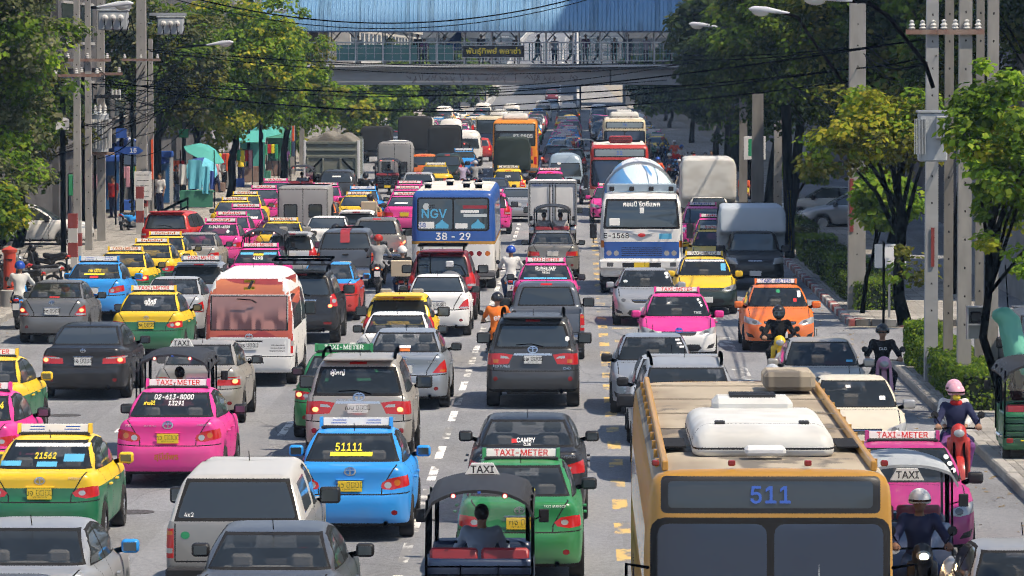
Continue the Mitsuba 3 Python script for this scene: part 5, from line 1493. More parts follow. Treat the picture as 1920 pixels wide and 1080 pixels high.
def dump_truck(label,x,d,lod=2):
 key=thing('dump_truck',label,'truck')
 to=at(x,d)
 W,w=2.5,1.25
 put(key,'tipper_body',M(cat(box(-w,w,0.0,5.2,1.05,1.15),box(-w,-w+0.08,0,5.2,1.15,2.75),box(w-0.08,w,0,5.2,1.15,2.75),box(-w,w,5.1,5.2,1.15,2.9)),'dump_grey'),to)
 tg=put(key,'tailgate',M(box(-w+0.02,w-0.02,-0.10,-0.01,1.10,2.72),'dump_grey'),to)
 for z0,z1 in((1.10,1.22),(1.95,2.08),(2.28,2.38),(2.62,2.74)):
  put(tg,'rib',M(box(-w+0.04,w-0.04,-0.18,-0.102,z0,z1,0.02),'dump_grey'),to)
 for xx in(-w+0.07,-0.42,0.42,w-0.07):
  put(tg,'stiffener',M(box(xx-0.05,xx+0.05,-0.20,-0.104,1.225,1.945,0.02),'dump_grey'),to)
 for s in(1,-1):
  put(tg,'brace',M(tube([[s*0.48,-0.13,1.9],[s*1.1,-0.13,1.28]],0.04,5),'dump_grey'),to)
  put(key,'corner_post',M(box(s*(w+0.05)-0.07,s*(w+0.05)+0.07,-0.14,0.05,0.8,2.8,0.02),'white_panel'),to)
  put(key,'tail_lamp',M(box(s*1.0-0.10,s*1.0+0.10,-0.06,0.02,0.82,0.94,0.02),'lamp_red'),to)
 g=Grid((-w,0.0,2.5),(w,5.2,3.6),0.13)
 X,Y=np.meshgrid(g.ax[0],g.ax[1],indexing='ij')
 hgt=2.70+0.5*np.maximum(0,1-(np.abs(X)/1.25)**2.2)*(0.55+0.45*np.cos(X*3.1+0.8)**2)+0.30*(meshkit.fbm(np.stack([X*2.0,Y*2.0,X*0],-1),4)-0.5)
 D=smax(g.box(-w+0.05,w-0.05,0.05,5.1,2.4,4.0,0.05),(g.z-hgt[:,:,None])*0.7,0.05)
 put(key,'tarpaulin',skin_shape(Solid(g,D,0.006).parts([],'a')['a'],'tarp_grey'),to)
 put(key,'chassis',M(cat(box(-0.45,0.45,0.2,7.2,0.7,1.04),box(-w,w,0.02,0.12,0.62,0.80)),'underbody'),to)
 put(key,'cab',M(box(-1.2,1.2,5.4,7.3,0.7,2.85,0.12),'paint_pale_blue',30),to)
 for xx in(-0.85,0.85):
  put(key,'mud_flap',M(box(xx-0.3,xx+0.3,0.25,0.28,0.25,0.8),'rubber'),to)
 big_wheels(key,to,W,(0.9,2.2,6.3),r=0.5,dual=(0.9,2.2),lod=2)
 return key
# ----- survey: a picture position and a distance give a point of the street
_r=np.array([math.cos(_yaw),math.sin(_yaw),0.0])
_f=np.array(_fwd)
_u=np.cross(_r,_f)
def PX(u,v,d):
 q=_f*8600+_r*(u-960)-_u*(v-540)
 return np.array([0,0,CAM_H])+q*(d/q[1])
# ----- ground, road, kerbs, markings
XL,XR=-14.7,6.85
LANES=(-2.33,-5.3,-8.3,-11.35)
def _asphalt(p,n,uv):
 x,y=p.x,p.y
 big=fbm(x*0.35,y*0.06,1.0,3)
 mid=fbm(x*1.6,y*0.5,2.0,3)
 fine=noise(x*26,y*22,0.0)
 grit=noise(x*70,y*60,3.0)
 lane=(x+2.33)/2.98
 t=lane-dr.floor(lane)
 tracks=dr.exp(-dr.square((t-0.26)/0.10))+dr.exp(-dr.square((t-0.74)/0.10))
 oil=dr.exp(-dr.square((t-0.5)/0.12))*smoothstep(0.45,0.8,fbm(x*0.9,y*0.22,5.0,3))
 a,b,c=mikit.voronoi(x*0.30+0.25*mid,y*0.085)
 crack=smoothstep(0.016,0.003,b-a)*smoothstep(0.4,0.6,noise(x*0.2,y*0.1,8.0))
 patchy=smoothstep(0.70,0.72,mikit.cell_rand(dr.floor(x/2.98+0.78),dr.floor(y/11.0+noise(dr.floor(x/2.98),0.0,2.0)*9),3.0))
 v=0.185+0.04*(big-0.5)+0.04*(mid-0.5)+0.05*(fine-0.5)+0.05*(grit-0.5)+0.010*tracks-0.040*oil-0.045*crack-0.022*patchy
 return mi.Color3f(v*0.97,v*1.0,v*1.07)
pr('asphalt',proc(_asphalt),rough=0.85,spec=0.35)
def _paving(p,n,uv):
 u,w=p.x/0.4,p.y/0.4
 fu,fw=u-dr.floor(u),w-dr.floor(w)
 joint=dr.maximum(smoothstep(0.05,0.01,dr.minimum(fu,1-fu)),smoothstep(0.05,0.01,dr.minimum(fw,1-fw)))
 v=0.215+0.09*(mikit.cell_rand(dr.floor(u),dr.floor(w),1.0)-0.5)+0.12*(fbm(p.x*1.2,p.y*0.7,0.0,3)-0.5)-0.09*joint
 return mi.Color3f(v*1.03,v*0.98,v*0.90)
pr('paving',proc(_paving),rough=0.9)
pr('dirt_ground',proc(lambda p,n,uv:mix((0.15,0.14,0.12),(0.25,0.23,0.19),fbm(p.x*0.4,p.y*0.3,0.0,3))),rough=0.95)
def _worn(rgb,lo=0.30,hi=0.55):
 def fn(p,n,uv):
  w=fbm(p.x*7,p.y*2.2,4.0,4)
  return mix((0.17,0.17,0.172),rgb,smoothstep(lo,hi,w)*0.9)
 return proc(fn)
pr('road_white',_worn((0.62,0.62,0.60)),rough=0.8)
pr('road_white_faint',_worn((0.48,0.48,0.46),0.42,0.7),rough=0.85)
pr('road_yellow',_worn((0.55,0.37,0.12),0.34,0.62),rough=0.8)
pr('road_yellow_faint',_worn((0.48,0.34,0.14),0.45,0.7),rough=0.8)
pr('concrete',proc(lambda p,n,uv:mi.Color3f(0.31,0.305,0.295)*(0.72+0.55*fbm(p.x*2.2,p.y*2.2,p.z*1.1,4))),rough=0.85)
pr('concrete_grey',proc(lambda p,n,uv:mi.Color3f(0.33,0.34,0.345)*(0.7+0.5*fbm(p.x*0.7,p.y*0.7,p.z*2.5,4))),rough=0.85)
pr('pole_concrete',proc(lambda p,n,uv:mi.Color3f(0.27,0.262,0.245)*(0.68+0.62*fbm(p.x*6,p.y*6,p.z*1.4,4))),rough=0.85)
pr('kerb_red',_worn((0.26,0.055,0.05),0.32,0.6),rough=0.8)
pr('kerb_white',_worn((0.42,0.42,0.40),0.32,0.6),rough=0.8)
pr('kerb_plain',proc(lambda p,n,uv:mi.Color3f(0.27,0.26,0.24)*(0.65+0.7*fbm(p.x*3,p.y*1.2,p.z*3,3))),rough=0.9)
def sheet(x0,x1,y0,y1,z):
 return trimesh.Trimesh([[x0,y0,z],[x1,y0,z],[x1,y1,z],[x0,y1,z]],[[0,1,2],[0,2,3]],process=False)
structure('ground','pale dusty ground beyond the pavements',M(sheet(-2500,2500,-300,5000,-0.012),'dirt_ground'))
structure('road','wide grey asphalt road filled with traffic',M(sheet(XL,XR,18,1400,0.0),'asphalt'))
structure('side_street','asphalt side street opening on the right',M(sheet(XR,34,101,115,0.004),'asphalt'))
structure('forecourt','grey forecourt behind the right pavement',M(sheet(11.0,34,118,260,0.004),'asphalt'))
for nm,x0,x1,ys in(('pavement',XL-5.2,XL-0.22,[(18,700)]),('pavement',XR+0.22,11.0,[(18,100),(116,700)])):
 for y0,y1 in ys:
  structure(nm,'tiled pavement beside the road',M(box(x0,x1,y0,y1,-0.3,0.15),'paving'))
def kerb(side,y0,y1,styles):
 x=XL if side<0 else XR
 y,k=y0,0
 par=thing('kerb','kerb along the %s edge of the road from %d m'%('left' if side<0 else 'right',y0),None,kind='structure')
 labels[par]={'label':'row of kerb stones along the %s edge of the road'%('left' if side<0 else 'right'),'kind':'structure'}
 n=0
 while y<y1-0.05:
  L=1.0 if y<170 else 3.0 if y<320 else 20.0
  b=box(x-0.22 if side<0 else x,x if side<0 else x+0.22,y+0.01,min(y+L,y1)-0.01,-0.2,0.165+0.008*math.sin(k*2.3),0.025)
  put(par,'stone',M(b,styles[k%len(styles)]))
  y+=L
  k+=1
kerb(1,40,100,['kerb_plain'])
kerb(1,116,156,['kerb_red','kerb_white'])
kerb(1,156,420,['kerb_plain'])
kerb(-1,60,420,['kerb_plain'])
for y0,sg_ in((100.2,1),(115.8,-1)):
 par=thing('kerb','curved kerb return at the corner of the side street',None,kind='structure')
 labels[par]={'label':'curved red and white kerb return into the side street' if sg_<0 else 'curved plain kerb return into the side street','kind':'structure'}
 for k in range(7):
  a0,a1=math.radians(90*k/7+1),math.radians(90*(k+1)/7-1)
  c=(XR+1.6,y0-1.4*sg_*1.0)
  pts=[]
  for r in(1.6,1.38):
   for a in((a0,a1)if r>1.5 else(a1,a0)):
    pts.append((c[0]-r*math.cos(a),c[1]+sg_*r*math.sin(a)))
  put(par,'stone',M(extrude(pts,0.17,'xy',0.0),('kerb_red','kerb_white')[k%2]if sg_<0 else 'kerb_plain'))
MARKS=[]
def marks(name,label,x,y0,y1,period,dash,w,mat,jitter=0.0):
 par=fresh(name)
 labels[par]={'label':label,'kind':'structure'}
 y=y0
 while y<y1:
  if y<330:
   put(par,'dash',M(sheet(x-w/2,x+w/2,y,y+dash,0.004),mat if R.random()>0.25 or mat.endswith('faint')else mat+'_faint'))
  y+=period
for i,x in enumerate(LANES):
 marks('lane_marking','dashed white lane line, %s from the centre'%('first','second','third','fourth')[i],x,57.2+0.7*i,330,4.0 if i==0 else 8.0,2.5 if i==0 else 3.2,0.14,'road_white')
marks('centre_marking','dashed yellow centre line of the road',0.66,57.9,330,3.55,1.5,0.23,'road_yellow')
marks('centre_marking','faint second row of yellow centre dashes',1.02,59.4,200,7.1,1.4,0.20,'road_yellow_faint')
marks('lane_marking','worn white line between the oncoming lanes',3.55,62,300,11.0,5.5,0.34,'road_white_faint')
structure('yellow_bar','short yellow bar painted across the oncoming lane',M(sheet(0.9,2.6,114.6,114.95,0.004),'road_yellow'))
structure('stop_line','white stop line across the two inner lanes',M(sheet(-5.2,-2.4,122.0,122.5,0.006),'road_white_faint'))
pr('cast_iron',proc(lambda p,n,uv:mi.Color3f(0.09,0.085,0.08)*(0.6+0.8*noise(p.x*40,p.y*40,0.0))),rough=0.6,metallic=0.4)
for x,y in((-0.9,81.5),(-6.6,68.0),(-9.7,86.5),(2.2,96.5)):
 k=structure('manhole_cover','round iron manhole cover let into the road',M(moved(trimesh.creation.cylinder(0.32,0.012,sections=28),x,y,0.002),'cast_iron'))
# ----- leaves, trees, hedges
scene['leaf']={'type':'principledthin','base_color':{'type':'mesh_attribute','name':'vertex_color'},'roughness':0.45,'diff_trans':1.0,'spec_trans':0.0,'anisotropic':0.0,'eta':1.4}
pr('bark',proc(lambda p,n,uv:mi.Color3f(0.17,0.135,0.10)*(0.45+1.0*fbm(p.x*9,p.y*9,p.z*3,4))),rough=0.95)
pr('bark_pale',proc(lambda p,n,uv:mix((0.16,0.12,0.09),(0.42,0.38,0.32),smoothstep(0.4,0.6,fbm(p.x*5,p.y*5,p.z*4,4)))),rough=0.95)
def leaf_mesh(pos,nrm,size,cols,rng,aspect=0.42):
 n=len(pos)
 nrm=nrm/(np.linalg.norm(nrm,axis=1,keepdims=True)+1e-9)
 t=rng.normal(size=(n,3))
 t[:,2]-=0.5
 t-=(t*nrm).sum(1,keepdims=True)*nrm
 t/=np.linalg.norm(t,axis=1,keepdims=True)+1e-9
 b=np.cross(nrm,t)
 L=(size*(0.6+0.8*rng.random(n)))[:,None]
 W=L*aspect
 p0=pos
 p1=pos+t*L*0.45+b*W-nrm*L*0.06
 p2=pos+t*L-nrm*L*0.12
 p3=pos+t*L*0.45-b*W-nrm*L*0.06
 v=np.stack([p0,p1,p2,p3],1).reshape(-1,3)
 q=np.arange(n)[:,None]*4
 f=np.concatenate([q+[0,1,2],q+[0,2,3]],0)
 c=np.repeat(cols,4,0)
 return v,f,c
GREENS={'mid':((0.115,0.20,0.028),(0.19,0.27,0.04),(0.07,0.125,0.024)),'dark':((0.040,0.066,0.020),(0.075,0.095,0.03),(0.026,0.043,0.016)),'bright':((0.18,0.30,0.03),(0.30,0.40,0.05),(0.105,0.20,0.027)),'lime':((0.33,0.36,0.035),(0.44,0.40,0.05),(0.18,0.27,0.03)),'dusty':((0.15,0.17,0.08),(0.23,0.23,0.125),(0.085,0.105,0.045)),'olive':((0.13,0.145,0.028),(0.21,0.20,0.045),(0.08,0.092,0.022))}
def crown(blobs,n,size,tones,seed,clump=0.55,droop=0.0,per=70):
 rng=np.random.RandomState(seed)
 vol=np.array([b[3]*b[4]*b[5]for b in blobs])**(2/3)
 ncl=max(4,int(0.86*n)//per)
 which=rng.choice(len(blobs),ncl,p=vol/vol.sum())
 B=np.array(blobs)[which]
 d=rng.normal(size=(ncl,3))
 d/=np.linalg.norm(d,axis=1,keepdims=True)
 rad=1-0.42*rng.random(ncl)**1.6
 cen=B[:,:3]+d*B[:,3:]*rad[:,None]
 cr=clump*(0.5+rng.random(ncl))
 pal=rng.randint(len(tones),size=ncl)
 P,N,C=[],[],[]
 for i in range(ncl):
  k=int(per*(0.6+0.8*rng.random()))
  e=rng.normal(size=(k,3))
  e/=np.linalg.norm(e,axis=1,keepdims=True)
  r=cr[i]*(0.35+0.65*rng.random(k)**0.5)
  q=cen[i]+e*r[:,None]*[1,1,0.62]
  q[:,2]-=droop*(r**2)*rng.random(k)
  P.append(q)
  N.append(e*0.6+[0,0,0.9]+rng.normal(size=(k,3))*0.45+d[i]*0.35)
  tn=GREENS[tones[pal[i]]]
  a=np.array([tn[j]for j in rng.choice(3,k,p=(0.55,0.25,0.20))])
  C.append(a*1.2*(0.78+0.44*rng.random((k,1)))*(0.85+0.3*rng.random()))
 v,f,c=leaf_mesh(np.vstack(P),np.vstack(N),size*np.ones(sum(map(len,P))),np.vstack(C),rng)
 return M((v,f),'leaf',False,color=np.clip(c,0,1)),cen
def tree(label,base,top,blobs,n,size,tones,seed,r=0.18,bark='bark',limbs=7,bend=None,name='tree',group=None,**k):
 key=thing(name,label,'tree',group)
 sh,cen=crown(blobs,n,size,tones,seed,**k)
 rng=random.Random(seed)
 b,t=np.array(base,float),np.array(top,float)
 pts=[b+(t-b)*s+np.array([rng.uniform(-1,1),rng.uniform(-1,1),0])*0.12*(0<s<1)for s in np.linspace(0,1,6)]
 if bend is not None:
  for i,s in enumerate(np.linspace(0,1,6)):
   pts[i]=pts[i]+np.array(bend)*math.sin(math.pi*s)
 put(key,'trunk',M(tube(pts,[r*1.25,r,r*0.92,r*0.85,r*0.75,r*0.6],9),bark,True))
 order=list(range(len(cen)))
 rng.shuffle(order)
 for i in order[:limbs]:
  s0=pts[rng.choice([3,4,5])]
  c=cen[i]
  mid=(s0+c)/2+np.array([0,0,0.25])
  put(key,'limb',M(tube([s0,mid,c],[r*0.5,r*0.34,r*0.12],6),bark,True))
 put(key,'crown',sh)
 return key
def hedge(label,x0,x1,y0,y1,z0,z1,seed,tones=('bright','mid'),n=5000,name='hedge'):
 key=thing(name,label,'hedge')
 rng=np.random.RandomState(seed)
 put(key,'stems',M(box(x0+0.08,x1-0.08,y0+0.08,y1-0.08,z0,z1-0.08),'hedge_core'))  # dark box inside the leaves; shade of the hedge interior put into its colour
 P,N=[],[]
 A=[((x1-x0)*(y1-y0),0),((x1-x0)*(z1-z0),1),((y1-y0)*(z1-z0),2),((y1-y0)*(z1-z0),3)]
 tot=sum(a for a,_ in A)
 for a,w in A:
  k=int(n*a/tot)
  u,v=rng.random(k),rng.random(k)
  j=rng.normal(size=k)*0.025-0.02
  if w==0:
   q,m=np.c_[x0+u*(x1-x0),y0+v*(y1-y0),z1+j],[0,0,1]
  elif w==1:
   q,m=np.c_[x0+u*(x1-x0),y0-j,z0+v*(z1-z0)],[0,-1,0.3]
  else:
   q,m=np.c_[(x0-j)if w==2 else(x1+j),y0+u*(y1-y0),z0+v*(z1-z0)],[-1 if w==2 else 1,0,0.3]
  P.append(q)
  N.append(np.tile(m,(k,1))+rng.normal(size=(k,3))*0.5)
 P,N=np.vstack(P),np.vstack(N)
 a=np.array([GREENS[tones[i]][j]for i,j in zip(rng.randint(len(tones),size=len(P)),rng.randint(3,size=len(P)))])
 v,f,c=leaf_mesh(P,N,0.065*np.ones(len(P)),a*(0.8+0.4*rng.random((len(P),1))),rng)
 put(key,'foliage',M((v,f),'leaf',False,color=np.clip(c,0,1)))
 return key
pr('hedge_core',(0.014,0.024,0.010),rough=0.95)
def blobset(c,r,k,seed,flat=0.8):
 rng=random.Random(seed)
 out=[(c[0],c[1],c[2],r[0]*0.62,r[1]*0.62,r[2]*0.62)]
 for i in range(k):
  a,e=rng.uniform(0,2*math.pi),rng.uniform(-0.7,0.9)
  q=rng.uniform(0.42,0.72)
  out.append((c[0]+r[0]*q*math.cos(a)*math.cos(e),c[1]+r[1]*q*math.sin(a)*math.cos(e),c[2]+r[2]*q*math.sin(e),r[0]*rng.uniform(0.28,0.45),r[1]*rng.uniform(0.28,0.45),r[2]*rng.uniform(0.25,0.4)))
 return out
def grow(lab,x,y,zc,rx,rz,n,tones,seed,size=0.25,r=0.18,k=16,ry=None,limbs=9,extra=(),clump=0.55,base=None,**kw):
 return tree(lab,base or(x-0.6,y,0),(x-0.2,y,zc-0.3*rz),blobset((x,y,zc),(rx,ry or rx,rz),k,seed)+list(extra),n,size,tones,seed+100,r=r,limbs=limbs,clump=clump,droop=0.35,**kw)
grow('big dusty green tree overhanging the left pavement, nearest on that side',-15.3,117,7.4,2.65,4.6,44000,('dusty','mid','dusty','bright'),11,0.135,limbs=14,clump=0.40,base=(-15.9,116,0),extra=[(-14.2,114,3.6,1.3,1.3,1.0),(-15.6,113.5,3.4,1.2,1.0,1.0)])
grow('shrubby bright green tree low beside the red pillar box',-14.6,111.5,3.0,1.3,0.95,9500,('bright','mid','lime'),12,0.13,r=0.07,clump=0.35,base=(-15.4,111.5,0))
for i,(lab,x,y,zc,rx,rz,n,tones)in enumerate([('olive tree standing behind the left transformer poles',-18.0,201,6.6,3.0,4.6,27000,('olive','dusty','mid')),('brownish tree filling the gap between the two switch boxes',-17.4,215,6.0,3.0,4.2,24300,('olive','dusty','mid','dusty')),('tall creeper covered tree left of the footbridge with bright sunlit side',-15.5,212,6.3,3.4,4.9,37800,('bright','mid','bright','lime')),('bright green tree against the left end of the footbridge',-14.6,236,5.9,2.6,4.0,25650,('bright','bright','mid','olive')),('low dark tree behind the left market stalls',-19.0,160,4.6,2.6,3.4,12150,('mid','dark','olive')),('green tree behind the footbridge stair on the left',-18.0,290,4.6,3.6,4.6,9500,('bright','mid','lime')),('light green street tree just beyond the footbridge',-14.6,303,3.4,2.3,2.6,7000,('bright','lime')),('dense green tree left of the covered lorry beyond the footbridge',-15.0,345,4.2,3.6,4.4,9000,('mid','bright')),('dark green tree far along the left pavement',-14.2,395,4.8,4.0,5.0,8000,('dark','mid')),('dark tree farthest up the left pavement',-14.2,450,5.6,4.6,6.0,7000,('dark','mid'))]):
 grow(lab,x,y,zc,rx,rz,n,tones,30+i,0.19 if y<240 else 0.34)
tree('young street tree with large yellow green leaves in the right foreground',(7.95,84.5,0),(7.75,85,4.0),blobset((8.4,85,5.1),(1.7,1.7,2.0),20,3)[1:]+[(7.65,84.2,3.7,0.5,0.5,0.45),(8.8,84.0,3.2,0.8,0.8,0.9)],15000,0.135,('lime','bright','bright','mid'),21,r=0.085,bark='bark_pale',limbs=14,clump=0.27,droop=0.5,bend=(-0.3,0,0))
tree('thin pale barked street tree behind the clipped hedge',(8.25,115,0.1),(8.0,115,3.6),blobset((7.6,115.5,5.0),(1.9,1.8,1.5),18,4)[1:]+[(8.3,114.4,1.75,0.4,0.4,0.5)],14000,0.145,('olive','lime','lime','bright'),22,r=0.15,bark='bark_pale',limbs=10,clump=0.4,droop=0.5)
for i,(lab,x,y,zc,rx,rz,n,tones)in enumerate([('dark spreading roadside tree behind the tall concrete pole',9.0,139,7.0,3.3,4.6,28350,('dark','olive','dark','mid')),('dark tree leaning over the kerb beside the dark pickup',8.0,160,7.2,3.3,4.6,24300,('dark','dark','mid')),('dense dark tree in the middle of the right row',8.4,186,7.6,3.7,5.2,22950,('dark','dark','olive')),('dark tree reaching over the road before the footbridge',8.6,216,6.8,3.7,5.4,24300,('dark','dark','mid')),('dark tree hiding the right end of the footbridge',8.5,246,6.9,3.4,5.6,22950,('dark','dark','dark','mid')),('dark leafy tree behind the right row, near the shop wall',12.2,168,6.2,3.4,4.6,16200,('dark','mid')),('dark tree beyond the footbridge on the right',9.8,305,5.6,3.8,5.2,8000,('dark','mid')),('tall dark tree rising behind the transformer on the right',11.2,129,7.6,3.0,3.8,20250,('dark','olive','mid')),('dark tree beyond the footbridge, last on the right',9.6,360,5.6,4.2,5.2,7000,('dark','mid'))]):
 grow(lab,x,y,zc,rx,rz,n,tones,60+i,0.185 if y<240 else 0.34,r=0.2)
grow('small yellow green tree in full sun beyond the dark trunks',9.6,190,2.1,1.3,0.55,3800,('lime','bright'),90,0.2,r=0.07,limbs=5,clump=0.3)
grow('leafy young tree between the lamp post and the sign',8.0,119,3.0,0.9,1.1,6750,('mid','bright'),92,0.18,r=0.06,limbs=6,clump=0.3)
for i,y in enumerate((45.5,51.5,57.5)):
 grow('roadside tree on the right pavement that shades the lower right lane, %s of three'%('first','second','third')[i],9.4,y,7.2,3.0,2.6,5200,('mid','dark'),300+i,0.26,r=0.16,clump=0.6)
hedge('clipped bright hedge block at the side street corner',7.15,7.85,98.4,100.0,0.15,1.05,1)
hedge('long clipped hedge along the right kerb behind the pink scooter',7.2,8.1,86.0,98.0,0.15,0.85,2,n=9000)
for i,(y0,y1,h)in enumerate(((120.5,123.0,0.75),(124.5,130,0.7),(131,138,0.85),(140,147,0.7),(149,153,0.8),(160,172,0.8))):
 hedge(('square hedge beside the tall pole','low green shrub bed behind the red and white kerb','shrub bed opposite the dark pickup','low planting by the white pickup','short hedge before the yellow banded tree','far planting along the right kerb')[i],7.3,8.5,y0,y1,0.15,0.15+h,10+i,tones=('mid','bright')if i%2==0 else('mid','dark'),n=2600,name='shrub_bed')
# ----- poles, wires, lamps
pr('steel_grey',(0.36,0.37,0.38),rough=0.5,metallic=0.5)
pr('rust',proc(lambda p,n,uv:mix((0.16,0.06,0.04),(0.30,0.24,0.20),fbm(p.x*8,p.y*8,p.z*3,3))),rough=0.8)
pr('cable_black',(0.012,0.012,0.013),rough=0.6)
pr('cable_grey',(0.20,0.20,0.20),rough=0.7)
pr('porcelain',(0.55,0.55,0.53),rough=0.3,coat=0.5)
pr('transformer_grey',proc(lambda p,n,uv:mi.Color3f(0.40,0.43,0.45)*(0.7+0.45*fbm(p.x*5,p.y*5,p.z*2,3))),rough=0.5)
pr('lamp_housing',(0.60,0.63,0.66),rough=0.4)
pr('lamp_lens',(0.55,0.55,0.50),rough=0.2,coat=0.6)
pr('pole_dark',proc(lambda p,n,uv:mi.Color3f(0.20,0.19,0.17)*(0.6+0.7*fbm(p.x*6,p.y*6,p.z*1.2,4))),rough=0.9)
pr('band_red',(0.22,0.04,0.035),rough=0.7)
pr('band_white',(0.45,0.44,0.42),rough=0.7)
def pole(label,x,y,h,w=0.30,holes=True,bands=False,taper=0.7,round_=False,mat='pole_concrete',steps=False):
 key=thing('utility_pole',label,'utility pole')
 if round_:
  put(key,'shaft',M(tube([[x,y,0],[x,y,h]],[w/2,w/2*taper],14),mat,True))
 else:
  a,b=w/2,w/2*taper
  v=[[x+sx*r,y+sy*r,z]for z,r in((0,a),(h,b))for sx,sy in((-1,-1),(1,-1),(1,1),(-1,1))]
  f=[]
  for i in range(4):
   j=(i+1)%4
   f+=[[i,j,4+j],[i,4+j,4+i]]
  f+=[[4,5,6],[4,6,7]]
  put(key,'shaft',M(trimesh.Trimesh(v,f,process=False),mat))
  if holes:
   ms=[box(x-0.016,x+0.016,y-a*(1-(1-taper)*z/h)-0.006,y-a*(1-(1-taper)*z/h)+0.01,z-0.022,z+0.022)for z in np.arange(1.6,h,0.55)]
   put(key,'bolt_holes',M(cat(*ms),'black_plastic'),kind='stuff')
 if bands:
  for k in range(3):
   q=w/2*(1-0.03*k)+0.006
   put(key,'painted_band',M(box(x-q,x+q,y-q,y+q,0.2+0.42*k,0.2+0.42*(k+1)),('band_white','band_red','band_white')[k]))
 return key
def crossarm(key,x,y,z,w=1.8,ins=3):
 put(key,'crossarm',M(box(x-w/2,x+w/2,y-0.22,y-0.12,z-0.05,z+0.05),'rust'))
 for i in range(ins):
  xx=x-w/2+0.12+i*(w-0.24)/max(1,ins-1)
  put(key,'insulator',M(moved(lathe([(0.05,0),(0.075,0.03),(0.04,0.06),(0.07,0.09),(0.035,0.13),(0.05,0.17),(0.001,0.2)],10),xx,y-0.17,z+0.05),'porcelain',40))
def street_lamp(label,pts,head_dir,y,s=1.0,arm='steel_grey',base=None):
 key=thing('street_lamp',label,'street lamp')
 put(key,'arm',M(tube(pts,0.045*s,8),arm,True))
 if base is not None:
  put(key,'column',M(tube([[base[0],base[1],0],[base[0],base[1],base[2]]],[0.10,0.06],10),arm,True))
 e=np.array(pts[-1],float)
 g=Grid((-0.20*s,-0.15,-0.16*s),(1.05*s,0.15,0.16*s),0.035*s)
 D=smax(smax(g.side([(-0.13,-0.2),(0.13,-0.2),(0.13,0.2),(-0.13,0.2)]),np.broadcast_to(sd_poly(*np.meshgrid(g.ax[0],g.ax[2],indexing='ij'),np.array([(-0.15,-0.02),(0.35,-0.05),(0.95,-0.06),(1.0,0.0),(0.85,0.09),(0.5,0.11),(0.0,0.05),(-0.15,0.04)])*s)[:,None,:],g.n),0.05*s),0*g.x+0*g.y+0*g.z-1,0.01)
 got=Solid(g,D,0.003).parts([],'a')['a']
 v,f,n=got
 sx=head_dir
 tilt=math.radians(7)*sx
 def place(v):
  v=v*[sx,1,1]
  c,s_=math.cos(tilt),math.sin(tilt)
  return np.c_[v[:,0]*c-v[:,2]*s_,v[:,1],v[:,0]*s_+v[:,2]*c]+e
 ff=f if sx>0 else f[:,::-1]
 i=put(key,'lamp_head',M(trimesh.Trimesh(place(v),ff,process=False),'lamp_housing',50))
 bowl=trimesh.creation.icosphere(2,1.0)
 bowl=bowl.slice_plane([0,0,0],[0,0,-1])
 bv=np.array(bowl.vertices)*[0.24*s,0.11*s,0.13*s]+[0.66*s,0,-0.05*s]
 put(i,'lens',M(trimesh.Trimesh(place(bv),np.array(bowl.faces)if sx>0 else np.array(bowl.faces)[:,::-1],process=False),'lamp_lens',True))
 return key
def wire(a,b,sag,r=0.018,mat='cable_black',label=None,name='cable',n=22,group='overhead cables'):
 a,b=np.array(a,float),np.array(b,float)
 t=np.linspace(0,1,n)
 p=a+(b-a)*t[:,None]
 p[:,2]-=sag*4*t*(1-t)
 key=fresh(name)
 scene[key]=M(tube(p,r,5),mat,True)
 labels[key]={'label':label,'category':'cable'}
 return key
LP=[(145,150,9.0,0.26,'left concrete pole with a white and red banded foot'),(166,158,12,0.24,'slim concrete pole left of the transformer'),(190,166,14,0.30,'concrete pole carrying the big transformer on the left'),(266,190,15,0.46,'thick concrete pole behind the white notice board'),(283,196,7.6,0.26,'short concrete pole with an orange strip, right of the thick pole'),(326,214,7.2,0.24,'short grey pole at the teal umbrella'),(394,225,6.0,0.26,'concrete post right of the teal umbrella'),(425,235,6.0,0.22,'thin post among the left stalls'),(548,262,8.5,0.34,'concrete pole at the left foot of the footbridge'),(566,276,9,0.30,'concrete pole just behind the footbridge'),(655,420,9,0.4,'far pole left of the covered lorries'),(630,330,8,0.3,'pole with a white lamp box beyond the footbridge')]
LPK=[]
for i,(u,d,h,w,lab)in enumerate(LP):
 x=PX(u,300,d)[0]
 k=pole(lab,x,d,h,w,holes=d<200,bands=i in(0,3))
 LPK.append((k,x,d))
for i in(4,8):
 k,x,d=LPK[i]
 put(k,'orange_strip',M(box(x+0.02,x+0.12,d-0.20,d-0.15,1.6,3.3),'vest_orange'))
k,x,d=LPK[2]
z0=PX(190,285,d)[2]
tr=thing('transformer','finned grey transformer hanging on the left pole','transformer')
put(tr,'tank',M(moved(lathe([(0.001,0),(0.30,0.02),(0.31,1.35),(0.20,1.45),(0.001,1.47)],20),x+0.02,d-0.5,z0),'transformer_grey',40))
for q in range(11):
 a=math.pi*(1.0+q/10.0)
 put(tr,'fin',M(turned(box(0.31,0.42,-0.012,0.012,0.15,1.2),math.degrees(a),(0,0,1)).apply_translation([x+0.02,d-0.5,z0]),'porcelain'))
put(tr,'bracket',M(box(x-0.5,x+0.5,d-0.62,d-0.15,z0-0.10,z0),'rust'))
for q in(-0.18,0.0,0.18):
 put(tr,'bushing',M(moved(lathe([(0.04,0),(0.07,0.04),(0.04,0.08),(0.07,0.12),(0.04,0.16),(0.06,0.2),(0.001,0.34)],10),x+0.02+q,d-0.5,z0+1.42),'porcelain',40))
